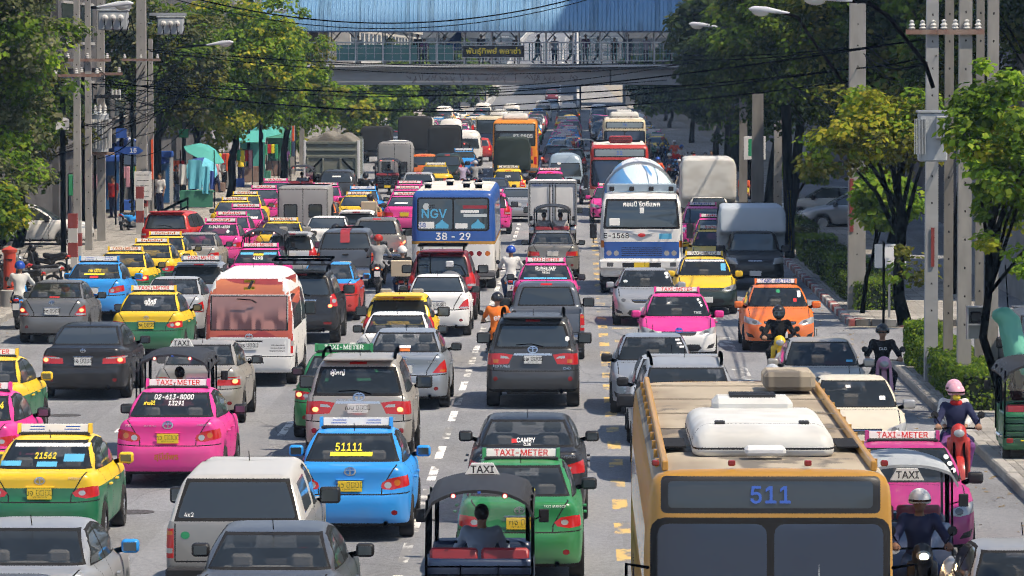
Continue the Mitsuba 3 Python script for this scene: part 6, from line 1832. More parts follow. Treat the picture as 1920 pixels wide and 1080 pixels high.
for(u,v,d,lab)in((215,40,164,'grey switch box with three bushings, left of two'),(322,50,186,'grey switch box with three bushings on a long bracket, right of two')):
 c=PX(u,v,d)
 kk=thing('switch_box',lab,'switch box')
 put(kk,'cabinet',M(box(c[0]-0.52,c[0]+0.52,d-0.7,d-0.1,c[2]-0.32,c[2]+0.36,0.04),'transformer_grey',30))
 put(kk,'lid',M(box(c[0]-0.56,c[0]+0.56,d-0.74,d-0.06,c[2]+0.361,c[2]+0.42,0.015),'transformer_grey'))
 for q in(-0.28,0,0.28):
  put(kk,'bushing',M(cat(moved(lathe([(0.001,-0.26),(0.07,-0.25),(0.10,-0.12),(0.12,0.0)],12,'y'),c[0]+q,d-0.70,c[2]+0.12)),'porcelain',40))
  put(kk,'lead',M(tube([[c[0]+q,d-0.95,c[2]+0.12],[c[0]+q+0.05,d-1.0,c[2]-0.35],[c[0]+q+0.25,d-0.95,c[2]-0.60],[c[0]+q+0.5,d-0.8,c[2]-0.45],[c[0]+0.62,d-0.5,c[2]+0.2]],0.02,6),'cable_black',True))
 put(kk,'bracket',M(box(c[0]-0.9 if u>300 else c[0]-0.62,c[0]+0.6,d-0.1,d,c[2]+0.44,c[2]+0.56),'steel_grey'))
for i,(key,x,d)in enumerate(LPK[:4]):
 crossarm(key,x,d,6.2+0.5*(i%2),1.6,3)
put(LPK[2][0],'fuse_arm',M(box(LPK[2][1]-0.2,LPK[2][1]+0.75,LPK[2][2]-0.45,LPK[2][2]-0.33,z0+1.95,z0+2.07),'black_plastic'))
for q in range(3):
 put(LPK[2][0],'fuse',M(moved(lathe([(0.05,0),(0.05,0.35),(0.001,0.36)],8),LPK[2][1]+0.45+q*0.13,LPK[2][2]-0.40,z0+1.9),'porcelain',40))
RP=[(1606,121,13,0.46,'tall concrete pole beside the square hedge'),(1746,94,12,0.27,'nearest left pole of the right cluster'),(1778,93,12,0.19,'second pole of the right cluster'),(1808,89,12,0.27,'third pole of the right cluster, stained red'),(1836,91,12,0.17,'fourth pole of the right cluster'),(1860,92,12,0.24,'last pole of the right cluster'),(1458,172,12,0.30,'pole in front of the dark trees'),(1393,184,6,0.34,'grey post behind the traffic policeman'),(1420,150,5.6,0.42,'broad weathered post behind the dark pickup')]
RPK=[]
for i,(u,d,h,w,lab)in enumerate(RP):
 x=PX(u,500,d)[0]
 k=pole(lab,x,d,h,w,holes=i<7,taper=0.85,mat=('pole_concrete','concrete_grey','pole_dark','pole_concrete','pole_dark','pole_concrete','pole_concrete','pole_dark','pole_dark')[i])
 RPK.append((k,x,d))
k,x,d=RPK[0]
put(k,'red_strip',M(box(x-0.20,x-0.10,d-0.26,d-0.215,2.2,3.6),'band_red'))
k,x,d=RPK[1]
put(k,'red_strip',M(box(x-0.02,x+0.05,d-0.175,d-0.15,2.5,3.3),'band_red'))
for kk in(RPK[1],RPK[3]):
 crossarm(kk[0],kk[1]-0.1,kk[2],PX(1750,60,kk[2])[2],0.9,4)
c=PX(1748,250,92)
tr=thing('transformer','square grey transformer box among the right poles','transformer')
put(tr,'tank',M(box(c[0]-0.32,c[0]+0.24,91.2,91.75,c[2]-0.55,c[2]+0.42,0.03),'transformer_grey',30))
put(tr,'radiator',M(cat(*[box(c[0]-0.42+q*0.03,c[0]-0.405+q*0.03,91.1,91.19,c[2]-0.4,c[2]+0.3)for q in range(8)]),'transformer_grey'),kind='stuff')
put(tr,'lid',M(box(c[0]-0.35,c[0]+0.27,91.17,91.78,c[2]+0.423,c[2]+0.47),'transformer_grey'))
put(tr,'cable_box',M(box(c[0]+0.0,c[0]+0.2,91.0,91.19,c[2]-0.1,c[2]+0.36,0.02),'steel_grey'))
mb=thing('meter_box','open black meter box on the right poles','meter box')
c=PX(1826,605,87.4)
put(mb,'case',M(cat(box(c[0]-0.16,c[0]+0.20,87.3,87.32,c[2]-0.3,c[2]+0.3),box(c[0]-0.16,c[0]-0.13,87.05,87.3,c[2]-0.3,c[2]+0.3),box(c[0]+0.17,c[0]+0.20,87.05,87.3,c[2]-0.3,c[2]+0.3),box(c[0]-0.16,c[0]+0.20,87.05,87.3,c[2]+0.3,c[2]+0.33),box(c[0]-0.16,c[0]+0.20,87.05,87.3,c[2]-0.03,c[2]+0.0)),'steel_grey'))
put(mb,'meter',M(box(c[0]-0.08,c[0]+0.12,87.1,87.28,c[2]+0.02,c[2]+0.22,0.02),'black_plastic'))
L1,L2,L3=LPK[2],LPK[3],LPK[1]
xs=[((-40,128,168),(645,206,185),0.15),((-40,146,150),(1250,150,232),0.5),((266,150,188),(1290,118,240),0.9),((310,-6,190),(1120,-6,200),1.35),((330,-12,190),(1080,-3,200),1.15),((266,92,190),(1300,112,235),0.5),((280,96,190),(1300,118,235),0.75),((420,150,200),(1606,128,121),0.7),((190,148,166),(1606,150,121),1.0),((645,206,185),(1606,128,121),0.30),((550,174,240),(1746,72,94),0.6),((1290,112,180),(1746,72,94),0.15),((1606,88,121),(1290,104,180),0.1),((1606,128,121),(1746,104,94),0.05),((600,120,262),(1290,122,262),0.25)]
CL=('lowest black cable from the left edge to below the footbridge','black cable from the left edge rising to the footbridge beam','black cable sagging from the thick left pole to the right trees','upper black cable sagging across the blue roof','second black cable sagging across the blue roof','cable from the thick left pole along the footbridge deck','second cable along the footbridge deck','cable from the left creeper tree to the tall right pole','long cable from the left transformer pole to the tall right pole','lower cable from under the footbridge to the tall right pole','cable climbing under the footbridge to the right pole cluster','cable through the dark trees to the right pole cluster','short cable from the tall right pole into the dark trees','short cable between the tall right pole and the cluster','cable hung along the face of the footbridge')
for i,(a,b,sg_)in enumerate(xs):
 wire(PX(*a),PX(*b),sg_,0.020 if i!=4 else 0.03,label=CL[i],group=None)
rng=random.Random(5)
bun=[((105,215,150),(235,222,160),0.35),((120,235,150),(300,175,190),0.15),((100,290,148),(330,185,195),0.10),((110,285,149),(240,205,170),0.2),((190,175,166),(270,130,190),0.2),((200,195,166),(330,180,200),0.35),((230,160,170),(268,118,190),0.1),((290,160,190),(345,110,200),0.1),((1440,120,170),(1606,195,121),0.3),((1470,130,160),(1620,200,121),0.3),((1500,170,160),(1606,130,121),0.4),((1625,95,120),(1746,110,94),0.25),((1625,110,120),(1680,150,110),0.1),((1860,20,95),(1960,180,90),0.0),((1480,190,150),(1530,250,140),0.2)]
BL=('sagging grey cables at the far left poles','grey cables fanning right from the far left pole','lowest grey cables sweeping up from the left','grey cables rising to the transformer','grey cables from transformer to the thick pole','grey cables sagging right of the transformer','short grey cables at the neck of the thick pole','grey cables right of the thick pole','grey cables sloping down to the tall right pole','second grey cables sloping down to the tall right pole','grey cables crossing the dark trees to the tall pole','grey cables from the tall pole to the right cluster','short grey cables below the tall pole arm','thin grey cable at the top right corner','short grey cables hanging in the dark trees')
for i,(a,b,sg_)in enumerate(bun):
 key=thing('telephone_cable',BL[i],'cable')
 for q in range(2):
  o=np.array([rng.uniform(-0.1,0.1),rng.uniform(-0.3,0.3),rng.uniform(-0.12,0.12)])
  p0,p1=PX(*a)+o,PX(*b)+o
  t=np.linspace(0,1,14)
  p=p0+(p1-p0)*t[:,None]
  p[:,2]-=(sg_+0.1*q)*4*t*(1-t)
  put(key,'strand',M(tube(p,0.016,5),'cable_grey',True))
rng=random.Random(21)
for i in range(16):
 u0,u1=rng.uniform(110,260),rng.uniform(270,420)
 v0,v1=rng.uniform(120,300),rng.uniform(110,210)
 key=thing('telephone_cable','loose grey cable loop in the tangle between the left poles','cable','loose cable loops between the left poles')
 p0,p1=PX(u0,v0,158+14*rng.random()),PX(u1,v1,180+16*rng.random())
 t=np.linspace(0,1,12)
 p=p0+(p1-p0)*t[:,None]
 p[:,2]-=rng.uniform(0.15,0.9)*4*t*(1-t)
 put(key,'strand',M(tube(p,0.017,5),'cable_grey' if i%2 else 'cable_black',True))
street_lamp('street lamp at the top left with a broad grey head',[PX(165,15,160),PX(190,13,160)],1,160,1.15)
street_lamp('street lamp over the left trees on a thin arm',[PX(330,90,188),PX(365,86,188),PX(393,84,188)],1,188,1.0)
street_lamp('street lamp in front of the blue footbridge roof',[PX(486,34,225),PX(506,22,225)],1,225,0.9,base=(PX(488,60,225)[0],225,PX(488,10,225)[2]))
street_lamp('street lamp on a long rusty arm, lowest of the right three',[PX(1460,155,172),PX(1420,108,172),PX(1380,65,172),PX(1362,52,172),PX(1338,50,172)],-1,172,0.95)
street_lamp('street lamp on a red rusty arm beside the tall pole',[PX(1606,195,121),PX(1570,140,121),PX(1520,70,121),PX(1495,32,121),PX(1470,24,121)],-1,121,0.95,'rust')
street_lamp('street lamp half hidden behind the footbridge roof on the right',[PX(1345,28,255),PX(1322,22,255),PX(1308,21,255)],-1,255,1.0)
street_lamp('street lamp cut by the top edge on the right',[PX(1750,165,93),PX(1735,120,93),PX(1665,30,93),PX(1625,3,93),PX(1585,1,93)],-1,93,0.95,'rust')
# ----- footbridge
YB=268.0
pr('roof_blue',proc(lambda p,n,uv:mix((0.17,0.35,0.55),(0.22,0.40,0.60),fbm(p.x*0.9,p.z*0.4,0.0,3))*(1-0.28*smoothstep(0.55,0.75,noise(p.x*5.0,p.z*0.5,0.0)))),rough=0.38,metallic=0.25,coat=0.2)
pr('rail_white',(0.55,0.57,0.58),rough=0.5)
pr('rail_teal',(0.12,0.30,0.29),rough=0.5)
pr('bridge_dark',(0.05,0.055,0.06),rough=0.7)
fb=thing('footbridge','concrete footbridge with white railings and a curved blue roof over the road','footbridge')
xa,xb=-18.2,10.2
zb,zd=5.22,6.42
put(fb,'beam',M(cat(box(xa,xb,YB,YB+0.5,zb,zd-0.10),box(xa,xb,YB+2.6,YB+3.1,zb,zd-0.10),box(xa,xb,YB+0.5,YB+2.6,zd-0.42,zd-0.1)),'concrete_grey'))
put(fb,'beam_joint',M(box(1.93,2.02,YB-0.03,YB-0.002,zb,zd-0.10),'bridge_dark'))
dk=put(fb,'deck',M(box(xa,xb,YB-0.25,YB+3.3,zd-0.098,zd+0.02),'bridge_dark'))
put(fb,'deck_edge',M(box(xa,xb,YB-0.29,YB-0.252,zd-0.16,zd-0.02),'rail_white'))
for yy in(YB-0.15,YB+3.2):
 rl=put(fb,'railing',M(cat(box(xa,xb,yy-0.03,yy+0.03,7.66,7.73),box(xa,xb,yy-0.025,yy+0.025,6.60,6.65),box(xa,xb,yy-0.02,yy+0.02,7.02,7.05)if yy<YB else box(xa,xb,yy-0.02,yy+0.02,7.2,7.23)),'rail_white'))
 n=0
 x=xa+0.3
 while x<xb:
  if(round((x-xa)/0.17)%9)not in(0,):
   put(rl,'baluster',M(box(x-0.017,x+0.017,yy-0.017,yy+0.017,6.651,7.659),'rail_teal' if n%3 or yy>YB else 'rail_white'))
  x+=0.17
  n+=1
 x=xa+0.55
 while x<xb:
  put(rl,'post',M(box(x-0.04,x+0.04,yy-0.045,yy+0.045,zd-0.15,8.55),'rail_white'))
  x+=1.585
for x0,x1 in((-14.0,-9.3),(-8.6,-7.2)):
 put(fb,'green_panel',M(box(x0,x1,YB+0.0,YB+0.02,6.66,7.55),'rail_teal'))
arc=[(YB+1.55-2.3*math.cos(t),8.36+2.3*math.sin(t))for t in np.linspace(0.0,math.pi,21)]
rx0=-18.4
va=[[x,y,z]for x in(rx0,xb)for y,z in arc]
na=len(arc)
fa=[]
for i in range(na-1):
 fa+=[[i,na+i,na+i+1],[i,na+i+1,i+1]]
rf=put(fb,'roof',M(trimesh.Trimesh(va,fa,process=False),'roof_blue_two',True))
scene['roof_blue_two']={'type':'twosided','bsdf':dict(scene['roof_blue'])}
x=rx0+0.12
rib_pts=np.array([[0,y,z]for y,z in arc[:12]])
while x<xb:
 p0=rib_pts+[x,-0.0,0]
 v=np.vstack([p0+[-0.035,0,0],p0+[0,-0.06,0.035],p0+[0.035,0,0]])
 m_=len(rib_pts)
 f=[]
 for i in range(m_-1):
  f+=[[i,m_+i,m_+i+1],[i,m_+i+1,i+1],[m_+i,2*m_+i,2*m_+i+1],[m_+i,2*m_+i+1,m_+i+1]]
 put(rf,'rib',M(trimesh.Trimesh(v,f,process=False),'roof_blue'))
 x+=0.238
put(fb,'gutter',M(box(rx0,xb,YB-0.82,YB-0.74,8.28,8.37),'paint_navy'))
for x in np.arange(xa+0.55,xb,3.17):
 put(fb,'roof_frame',M(tube([[x,YB-0.15,8.5],[x,YB+0.3,9.7],[x,YB+1.6,10.7],[x,YB+2.9,9.9],[x,YB+3.2,8.5]],0.05,6),'rail_white',True))
 put(fb,'brace',M(rod([x,YB+3.2,7.7],[x+0.8,YB+3.2,8.6],0.04),'rail_white'))
 put(fb,'brace',M(rod([x+1.6,YB+3.2,7.7],[x+0.8,YB+3.2,8.6],0.04),'rail_white'))
for i_ in range(9):
 x=xa+0.55+i_*3.17
 put(fb,'front_brace',M(rod([x,YB-0.15,8.5],[x+0.62,YB-0.15,7.95],0.025),'rail_white'))
 put(fb,'front_brace',M(rod([x,YB-0.15,8.5],[x-0.62,YB-0.15,7.95],0.025),'rail_white'))
put(fb,'upper_rail',M(box(xa,xb,YB-0.17,YB-0.13,7.36,7.39),'rail_white'))
put(fb,'cable_tray',M(box(xa,xb,YB-0.36,YB-0.30,6.12,6.24),'bridge_dark'))
for x in(-17.0,9.3):
 put(fb,'pier',M(tube([[x,YB+1.5,0],[x,YB+1.5,zb]],0.5,18),'concrete_grey',True))
 put(fb,'pier_head',M(box(x-0.9,x+0.9,YB-0.1,YB+3.2,zb-0.6,zb-0.004),'concrete_grey'))
va=[[-18.6-1.6+1.6*math.cos(a),yy,9.2+1.5*math.sin(a)]for yy in(YB-9.0,YB+3)for a in np.linspace(0,math.pi,9)]
fa=[]
for i in range(8):
 fa+=[[i,9+i,9+i+1],[i,9+i+1,i+1]]
sr=put(fb,'stair_roof',M(trimesh.Trimesh(va,fa,process=False),'roof_blue_two',True))
for q in range(9):
 yy=YB-9.0+q*1.2
 put(sr,'hoop',M(tube([[-20.2+1.62*math.cos(a),yy,9.2+1.52*math.sin(a)]for a in np.linspace(0,math.pi,9)],0.05,5),'rail_white',True))
put(fb,'stair_flight',M(extrude([(YB-9,0),(YB-8.6,0),(YB+0.2,6.4),(YB-0.3,6.4)],2.4,'yz',-21.4),'concrete_grey'))
nb=thing('name_board','black board with yellow Thai lettering on the footbridge railing','sign')
c0,c1=PX(867,107,YB-0.3),PX(983,86,YB-0.3)
put(nb,'board',M(box(c0[0],c1[0],YB-0.30,YB-0.22,c0[2],c1[2]),'print_black'))
put(nb,'frame',M(cat(box(c0[0]-0.05,c1[0]+0.05,YB-0.315,YB-0.20,c1[2],c1[2]+0.04),box(c0[0]-0.05,c1[0]+0.05,YB-0.315,YB-0.20,c0[2]-0.04,c0[2])),'rail_white'))
m_=lettering('พันธุ์ทิพย์ พลาซ่า',0.34,0.01,True)
if m_ is not None:
 wd=m_.bounds[1][0]-m_.bounds[0][0]
 m_=m_.copy()
 m_.apply_scale([(c1[0]-c0[0])*0.88/wd,1,(c1[2]-c0[2])*0.78/(m_.bounds[1][2]-m_.bounds[0][2])])
 put(nb,'lettering',M(moved(m_,(c0[0]+c1[0])/2,YB-0.302,(c0[2]+c1[2])/2),'print_yellow'))
rng=random.Random(3)
x=PX(765,150,YB)[0]
ms=[]
while x<PX(1085,150,YB)[0]:
 h=rng.uniform(0.22,0.38)
 for q in range(rng.choice((2,3))):
  a=rng.uniform(-0.9,0.9)
  cx,cz=x+rng.uniform(0,0.22),5.55+rng.uniform(-0.1,0.16)
  ms.append(moved(turned(box(-0.022,0.022,-0.006,0,-h/2,h/2),math.degrees(a),(0,1,0)),cx,YB-0.001,cz))
 x+=rng.uniform(0.26,0.42)
 if rng.random()<0.12:
  x+=0.3
pr('worn_letters',(0.16,0.145,0.15),rough=0.9)
put(fb,'worn_lettering',M(cat(*ms),'worn_letters'),kind='stuff')
ppl=[(566,'walk','brown_cloth','striped shade at the yellow hoarding'),(672,'stand','white_cloth','in white near the left end'),(783,'stand','black_cloth','in black behind the leaning one'),(796,'lean','purple_cloth','leaning on the rail in dark purple'),(832,'walk','grey_cloth','in grey left of the blue banner'),(902,'stand','navy_cloth','in navy above the name board'),(925,'walk','beige_cloth','in beige above the name board'),(968,'stand','brown_cloth','in a dark brown coat beside the name board'),(1008,'walk','black_cloth','in black right of the name board'),(1040,'stand','light_blue_cloth','in light blue at the middle of the bridge'),(1070,'walk','white_cloth','in white walking at the middle'),(1098,'stand','purple_cloth','in purple right of the middle'),(1120,'walk','grey_cloth','in grey striding to the right'),(1152,'lean','black_cloth','in black resting on the rail'),(1177,'stand','denim_cloth','in denim near the right end'),(1212,'stand','lavender_cloth','in lavender beside the right brace'),(1252,'walk','brown_cloth','in brown at the right end')]
for i,(u,pose,shirt,t)in enumerate(ppl):
 yy=YB+(0.25 if pose=='lean' else 0.55+0.35*(i%4))
 person('person %s on the footbridge'%t,pose,PX(u,90,yy)[0],yy,zd+0.02,180 if pose!='walk' else(90 if i%2 else-90),shirt=shirt,sleeve='short' if i%2 else 'long',trousers=('navy_cloth','black_cloth','denim_cloth')[i%3],scale=0.98+0.04*(i%3-1))
bn=thing('banner','blue triangular banner hanging behind the footbridge rail','banner')
c=PX(860,75,YB+2.9)
put(bn,'cloth',M(extrude([(c[0]-0.8,c[2]-0.25),(c[0]+0.15,c[2]+0.75),(c[0]+0.15,c[2]-0.6),(c[0]-0.75,c[2]-0.6)],0.03,'xz',YB+2.9),'print_blue'))
put(bn,'stripe',M(box(c[0]-0.5,c[0]+0.1,YB+2.88,YB+2.898,c[2]-0.2,c[2]-0.08),'print_white'))
hd=thing('hoarding','yellow hoarding at the left end of the footbridge','hoarding')
for q in range(3):
 put(hd,'panel',M(box(-16.4+q*0.62,-15.82+q*0.62,YB+2.4,YB+2.45,6.5,8.8),'paint_yellow' if q!=1 else 'rust'))
# ----- the traffic
GLASS_Z=lambda s,x,z,h,bold=True:moved(lettering(s,h,0.002,bold),x,0,z)
def banner(x0,x1,z0,z1,mat,name='window_sticker'):
 return(patch(x0,x1,z0,z1,8,3),mat,name,0.007)
def words(s,x,z,h,mat,name='window_lettering',out=0.011):
 return(GLASS_Z(s,x,z,h),mat,name,out)
def crest(x,z,r,mat='chrome'):
 ring=sg.Point(0,0).buffer(1).difference(sg.Point(0,0).buffer(0.74))
 shape=shapely.union_all([ring,sg.box(-0.12,-0.9,0.12,0.9),sg.box(-0.8,0.2,0.8,0.45)])
 m=extrude(shapely.affinity.scale(shape,r,r*0.68,origin=(0,0)),0.004,'xz',-0.004)
 return(moved(m,x,0,z),mat,'badge',0.008)
def tiny(s,x,z,h=0.035,mat='chrome',name='badge_lettering'):
 return(moved(lettering(s,h,0.002),x,0,z),mat,name,0.006)
def seal(x,z,rx,rz,mat):
 return(spot(x,z,rx,rz,18),mat,'window_sticker',0.008)
VIOS=dict(L=4.30,W=1.70,H=1.46)
ALT=dict(L=4.53,W=1.705,H=1.475)
ACC=dict(L=4.80,W=1.785,H=1.45)
CAM=dict(L=4.82,W=1.82,H=1.47)
TEA=dict(L=4.78,W=1.77,H=1.475)
OLD=dict(L=4.40,W=1.69,H=1.40)
tx='taxi'
# ---- inner lane away
auto('sedan','leaf_green',-0.73,58.6,'green taxi in the inner lane behind the blue tuk-tuk',tx,plate='ทจ 61',yellow=True,sign='white',tail='altis',lit=(),mirror=None,**ALT,stickers=[words('ศิริ',-0.16,1.27,0.05,'print_yellow'),words('2 / 2',-0.02,1.20,0.05,'print_yellow'),words('3222',0.12,1.13,0.045,'print_yellow'),crest(0.0,0.955,0.07),tiny('TAXI SERVICE',0.45,1.005,0.03,'print_white','boot_lettering')],glass='tinted_pane')
tuk_tuk('blue tuk-tuk with red cushions and chrome rails at the bottom edge',-1.13,53.2,'paint_navy',lod=0,driver='person in a light blue shirt driving the blue tuk-tuk, seen from behind')
auto('sedan','black',-0.72,66.2,'black saloon with silver lettering between the green taxi and the dark off-roader',plate='ษฮ 4417',tail='camry',**CAM,stickers=[crest(0.0,0.985,0.09),tiny('CAMRY',-0.58,0.995,0.04),tiny('HYBRID',0.60,0.985,0.04),words('CAMRY',-0.02,1.15,0.055,'print_white'),banner(-0.23,-0.15,1.12,1.17,'print_red'),words('CLUB',0.0,1.095,0.03,'print_white')],glass='tinted_pane')
auto('suv','dark_grey',-0.84,88.0,'dark grey off-roader filling the inner lane at the centre',kind='fortuner',plate='ฆษ 7751',stickers=[crest(0.0,1.155,0.10),tiny('FORTUNER',-0.60,0.84,0.045),tiny('D4D',0.66,0.80,0.05),seal(0.66,1.36,0.04,0.05,'print_white')])
m1,_=motorcycle('dark motorcycle at the left of the dark grey pickup in the inner lane',-1.72,98.6,'black'),None
rider('person in an orange vest and black helmet riding beside the dark grey pickup',(-1.72,98.6),shirt='orange_cloth',sleeve='short',trousers='black_cloth',helmet='open',helm='helmet_black',extra=[('vest_print',moved(lettering('et',0.12,0.004,True),0,-0.115,1.12),'print_white')])
auto('pickup','slate',-0.68,102.0,'dark slate pickup ahead of the dark grey off-roader',cab='double',plate='ศฬ 2318')
auto('sedan','pink',-0.80,117.0,'pink taxi with phone number on its rear window in the inner lane',tx,plate='ทพ 9324',yellow=True,sign='white',tail='corolla',stickers=[words('02-8624-3131',0.0,1.345,0.05,'print_white'),words('Powered by Natural Gas',0.0,1.295,0.032,'print_white'),words('09241',0.02,1.235,0.045,'print_white'),banner(-0.55,0.55,1.09,1.13,'print_cyan')],glass='tinted_pane')
motorcycle('motorcycle passing on the left of the old silver saloon',-1.78,123.5,'blue')
rider('person in a white shirt and blue helmet riding past the old silver saloon',(-1.78,123.5),shirt='white_cloth',sleeve='long',helmet='open',helm='helmet_blue',trousers='denim_cloth')
auto('sedan','warm_grey',-0.73,141.0,'old silver grey saloon behind the dark tuk-tuk with passengers',plate='',tail='old',**OLD,mirror=None)
tuk_tuk('dark tuk-tuk carrying two passengers in front of the white box truck',-0.83,156.0,'paint_dark_grey',lod=1,sign=False,passengers=2,lit=False)
k,to,m=auto('pickup','white',-0.87,166.0,'small white box truck with two tall rear doors','truck',cab='single',name='box_truck',skip=('rear_window','window_seal','high_brake_light'))
i,S=cargo_hood(k,to,-0.05,2.3,0.87,0.72,2.36,'white_panel',rake_front=False,r=0.04,doors=(0.5,0.55,True))
put(i,'door_bar',M(rod([-0.10,-0.09,0.8],[-0.10,-0.09,2.2],0.02),'steel'),to)
put(i,'door_bar',M(rod([0.10,-0.09,0.8],[0.10,-0.09,2.2],0.02),'steel'),to)
put(i,'corner_trim',M(cat(box(-0.89,-0.83,-0.10,-0.04,0.72,2.34),box(0.83,0.89,-0.10,-0.04,0.72,2.34),box(-0.83,0.83,-0.10,-0.04,2.27,2.34)),'steel_grey'),to)
put(i,'door_lettering',M(moved(lettering('Natnom',0.07,0.003),-0.55,-0.06,2.18),'print_blue'),to)
auto('hatch','pink',-1.25,214.0,'pink taxi between the white box truck and the pale blue van',tx,sign='white',stickers=[banner(-0.4,0.4,1.05,1.12,'print_white')])
k,to,m=auto('van','pale_blue',-0.55,223.0,'pale blue van with a round sticker high on its rear window','van',L=4.7,W=1.80,H=2.18,stickers=[seal(-0.30,1.66,0.10,0.06,'print_white')])
auto('pickup','grey',-1.2,268.5,'grey pickup with a lit left tail lamp beyond the pale blue van',cab='double',lit=('tail',))
auto('suv','dark_green',-0.30,262.0,'dark green estate close ahead of the pale blue van',kind='plain',H=1.65)
# ---- second lane away
auto('sedan','slate',-3.42,50.0,'dark slate blue saloon with a pale rear window at the bottom edge',tail='vios',plate='',**CAM,glass='tinted_pane')
auto('pickup','cap_grey',-4.12,55.3,'silver grey pickup with a white topped canopy in the lower left',cab='extra',cap=True,split=True,paint2='mid_grey',plate='',trim='black',stickers=[seal(-0.62,0.98,0.055,0.045,'print_green'),tiny('4x2',-0.58,1.22,0.05,'print_white','window_lettering')])
auto('sedan','blue',-3.16,63.7,'sky blue taxi with yellow plate, nearest blue car',tx,plate='ทว 9592',yellow=True,sign='body',mirror='blue',tail='corolla',trim='body',stickers=[words('51111',-0.06,1.245,0.09,'print_yellow'),banner(-0.32,0.28,1.14,1.19,'print_yellow'),crest(0.0,0.99,0.085),seal(-0.60,1.005,0.03,0.02,'print_yellow')],glass='tinted_pane')
auto('suv','champagne',-3.62,75.6,'silver beige off-roader behind the sky blue taxi',kind='fortuner',plate='ฌบ 6030',lit=('tail','stop'),mirror=None,stickers=[crest(0.02,1.155,0.10),words('ผู้ใหญ่',-0.34,1.545,0.07,'print_white'),tiny('V',0.60,0.80,0.05),tiny('FORTUNER',-0.20,1.10,0.04)])
auto('sedan','leaf_green',-4.20,80.7,'leaf green taxi with a green roof sign behind the silver beige off-roader',tx,plate='',yellow=True,sign='green',tail='altis',mirror=None,lit=('tail',),**ALT)
auto('sedan','blue_silver',-3.32,87.8,'blue grey saloon with an orange sticker low on its rear window',plate='',tail='teana',paint2='blue_silver',stickers=[banner(-0.10,0.10,1.09,1.14,'lamp_amber'),banner(-0.11,0.11,1.145,1.19,'print_white'),crest(0.0,0.985,0.07),tiny('TEANA',0.55,0.93,0.035)],**TEA,glass='tinted_pane')
auto('sedan','white',-3.74,94.2,'white saloon almost hidden behind the blue grey saloon',plate='',tail='altis',**VIOS)
auto('hatch','yellow',-3.92,100.6,'plain yellow hatchback without a roof sign in the second lane',plate='',L=4.1,W=1.68,H=1.56)
auto('sedan','white',-3.40,111.0,'white saloon in full sun between the yellow hatchback and the maroon off-roader',plate='ณฌ 4674',tail='vios',glass='car_glass',**VIOS,mirror=None)
k,to,m=auto('suv','maroon',-3.46,117.6,'maroon off-roader with a ladder and spare wheel on its back door',kind='plain',H=1.82,mirror=None,plate='')
lad=put(k,'ladder',M(cat(*[rod([x,-0.04+0.10*(z-0.8),z],[x,0.06+0.14,1.72],0.016)for x in(-0.62,-0.30)for z in(0.82,)],*[rod([-0.62,-0.03+0.2*(z-0.82)/0.9,z],[-0.30,-0.03+0.2*(z-0.82)/0.9,z],0.014)for z in(0.95,1.2,1.45,1.66)]),'chrome',40),to)
sw=put(k,'spare_wheel_cover',M(moved(lathe([(0.001,-0.14),(0.33,-0.12),(0.37,-0.05),(0.37,0.05),(0.30,0.08)],24,'y'),0.22,-0.14,0.95),'steel',40),to)
put(k,'spare_wheel_emblem',M(moved(spot_solid(0.12,0.12,0.012),0.22,-0.29,0.95),'white_panel',40),to)
put(k,'rear_mirror',M(cat(box(0.10,0.30,0.06,0.12,1.40,1.56,0.02),tube([[0.3,0.1,1.48],[0.5,0.15,1.42],[0.62,0.1,1.2]],0.012)),'white_panel',40),to)
rk=put(k,'roof_rack',M(cat(*[rod([-0.62,y,1.93],[0.62,y,1.93],0.022)for y in(0.5,1.2,1.9)],*[rod([s*0.62,0.45,1.93],[s*0.62,2.0,1.93],0.022)for s in(1,-1)],*[rod([s*0.55,y,1.78],[s*0.55,y,1.93],0.018)for s in(1,-1)for y in(0.5,1.9)]),'chrome',40),to)
motorcycle('motorcycle with a cardboard box hidden by the maroon off-roader',-4.72,123.3,'black')
rider('person in a white helmet and dark jacket left of the maroon off-roader',(-4.72,123.3),shirt='black_cloth',sleeve='long',helmet='open',helm='helmet_white')
bx=thing('cardboard_box','cardboard box strapped behind the rider in the white helmet','box')
put(bx,'carton',M(box(-4.99,-4.45,123.10,123.60,0.90,1.32,0.01),'beige_cloth'))
key,to,S=rear_bus('blue and white city bus numbered 38-29 seen from behind',-3.58,133.0,10.5,2.48,3.0,'blue',0)
H=3.0
rt=lambda s,h,x,z,mat,name,out=0.012:put(key,name,M(decal(S,moved(lettering(s,h,0.002,True),x,0,z),'rear',out),mat),to)
rt('38 - 29',0.20,0.0,1.60,'print_white','fleet_number')
rt('ptt',0.11,-0.62,2.46,'print_black','window_lettering')
rt('NGV',0.25,-0.55,2.26,'print_cyan','window_lettering')
put(key,'window_sticker',M(decal(S,spot(-0.78,2.46,0.10,0.10),'rear',0.008),'sticker_clear'),to)
put(key,'route_card',M(decal(S,patch(-1.0,-0.55,1.83,2.02),'rear',0.012),'print_white'),to)
rt('38',0.13,-0.90,1.925,'print_blue','route_number',0.016)
put(key,'notice',M(decal(S,patch(0.06,0.42,1.83,1.98),'rear',0.012),'print_white'),to)
for cx in(-0.32,0.72):
 put(key,'blue_drop_sticker',M(decal(S,trimesh.creation.extrude_polygon(sg.Polygon([(0,0),(1,0),(1,1)]),0.001)if False else patch(cx-0.19,cx+0.19,1.83,1.93),'rear',0.012),'print_cyan'),to)
 tri=trimesh.Trimesh([[cx-0.19,0,1.93],[cx+0.19,0,1.93],[cx+0.06,0,2.02],[cx,0,2.10],[cx-0.06,0,2.02]],[[0,1,2],[0,2,3],[0,3,4]],process=False)
 put(key,'blue_drop_sticker',M(decal(S,tri,'rear',0.012),'print_cyan'),to)
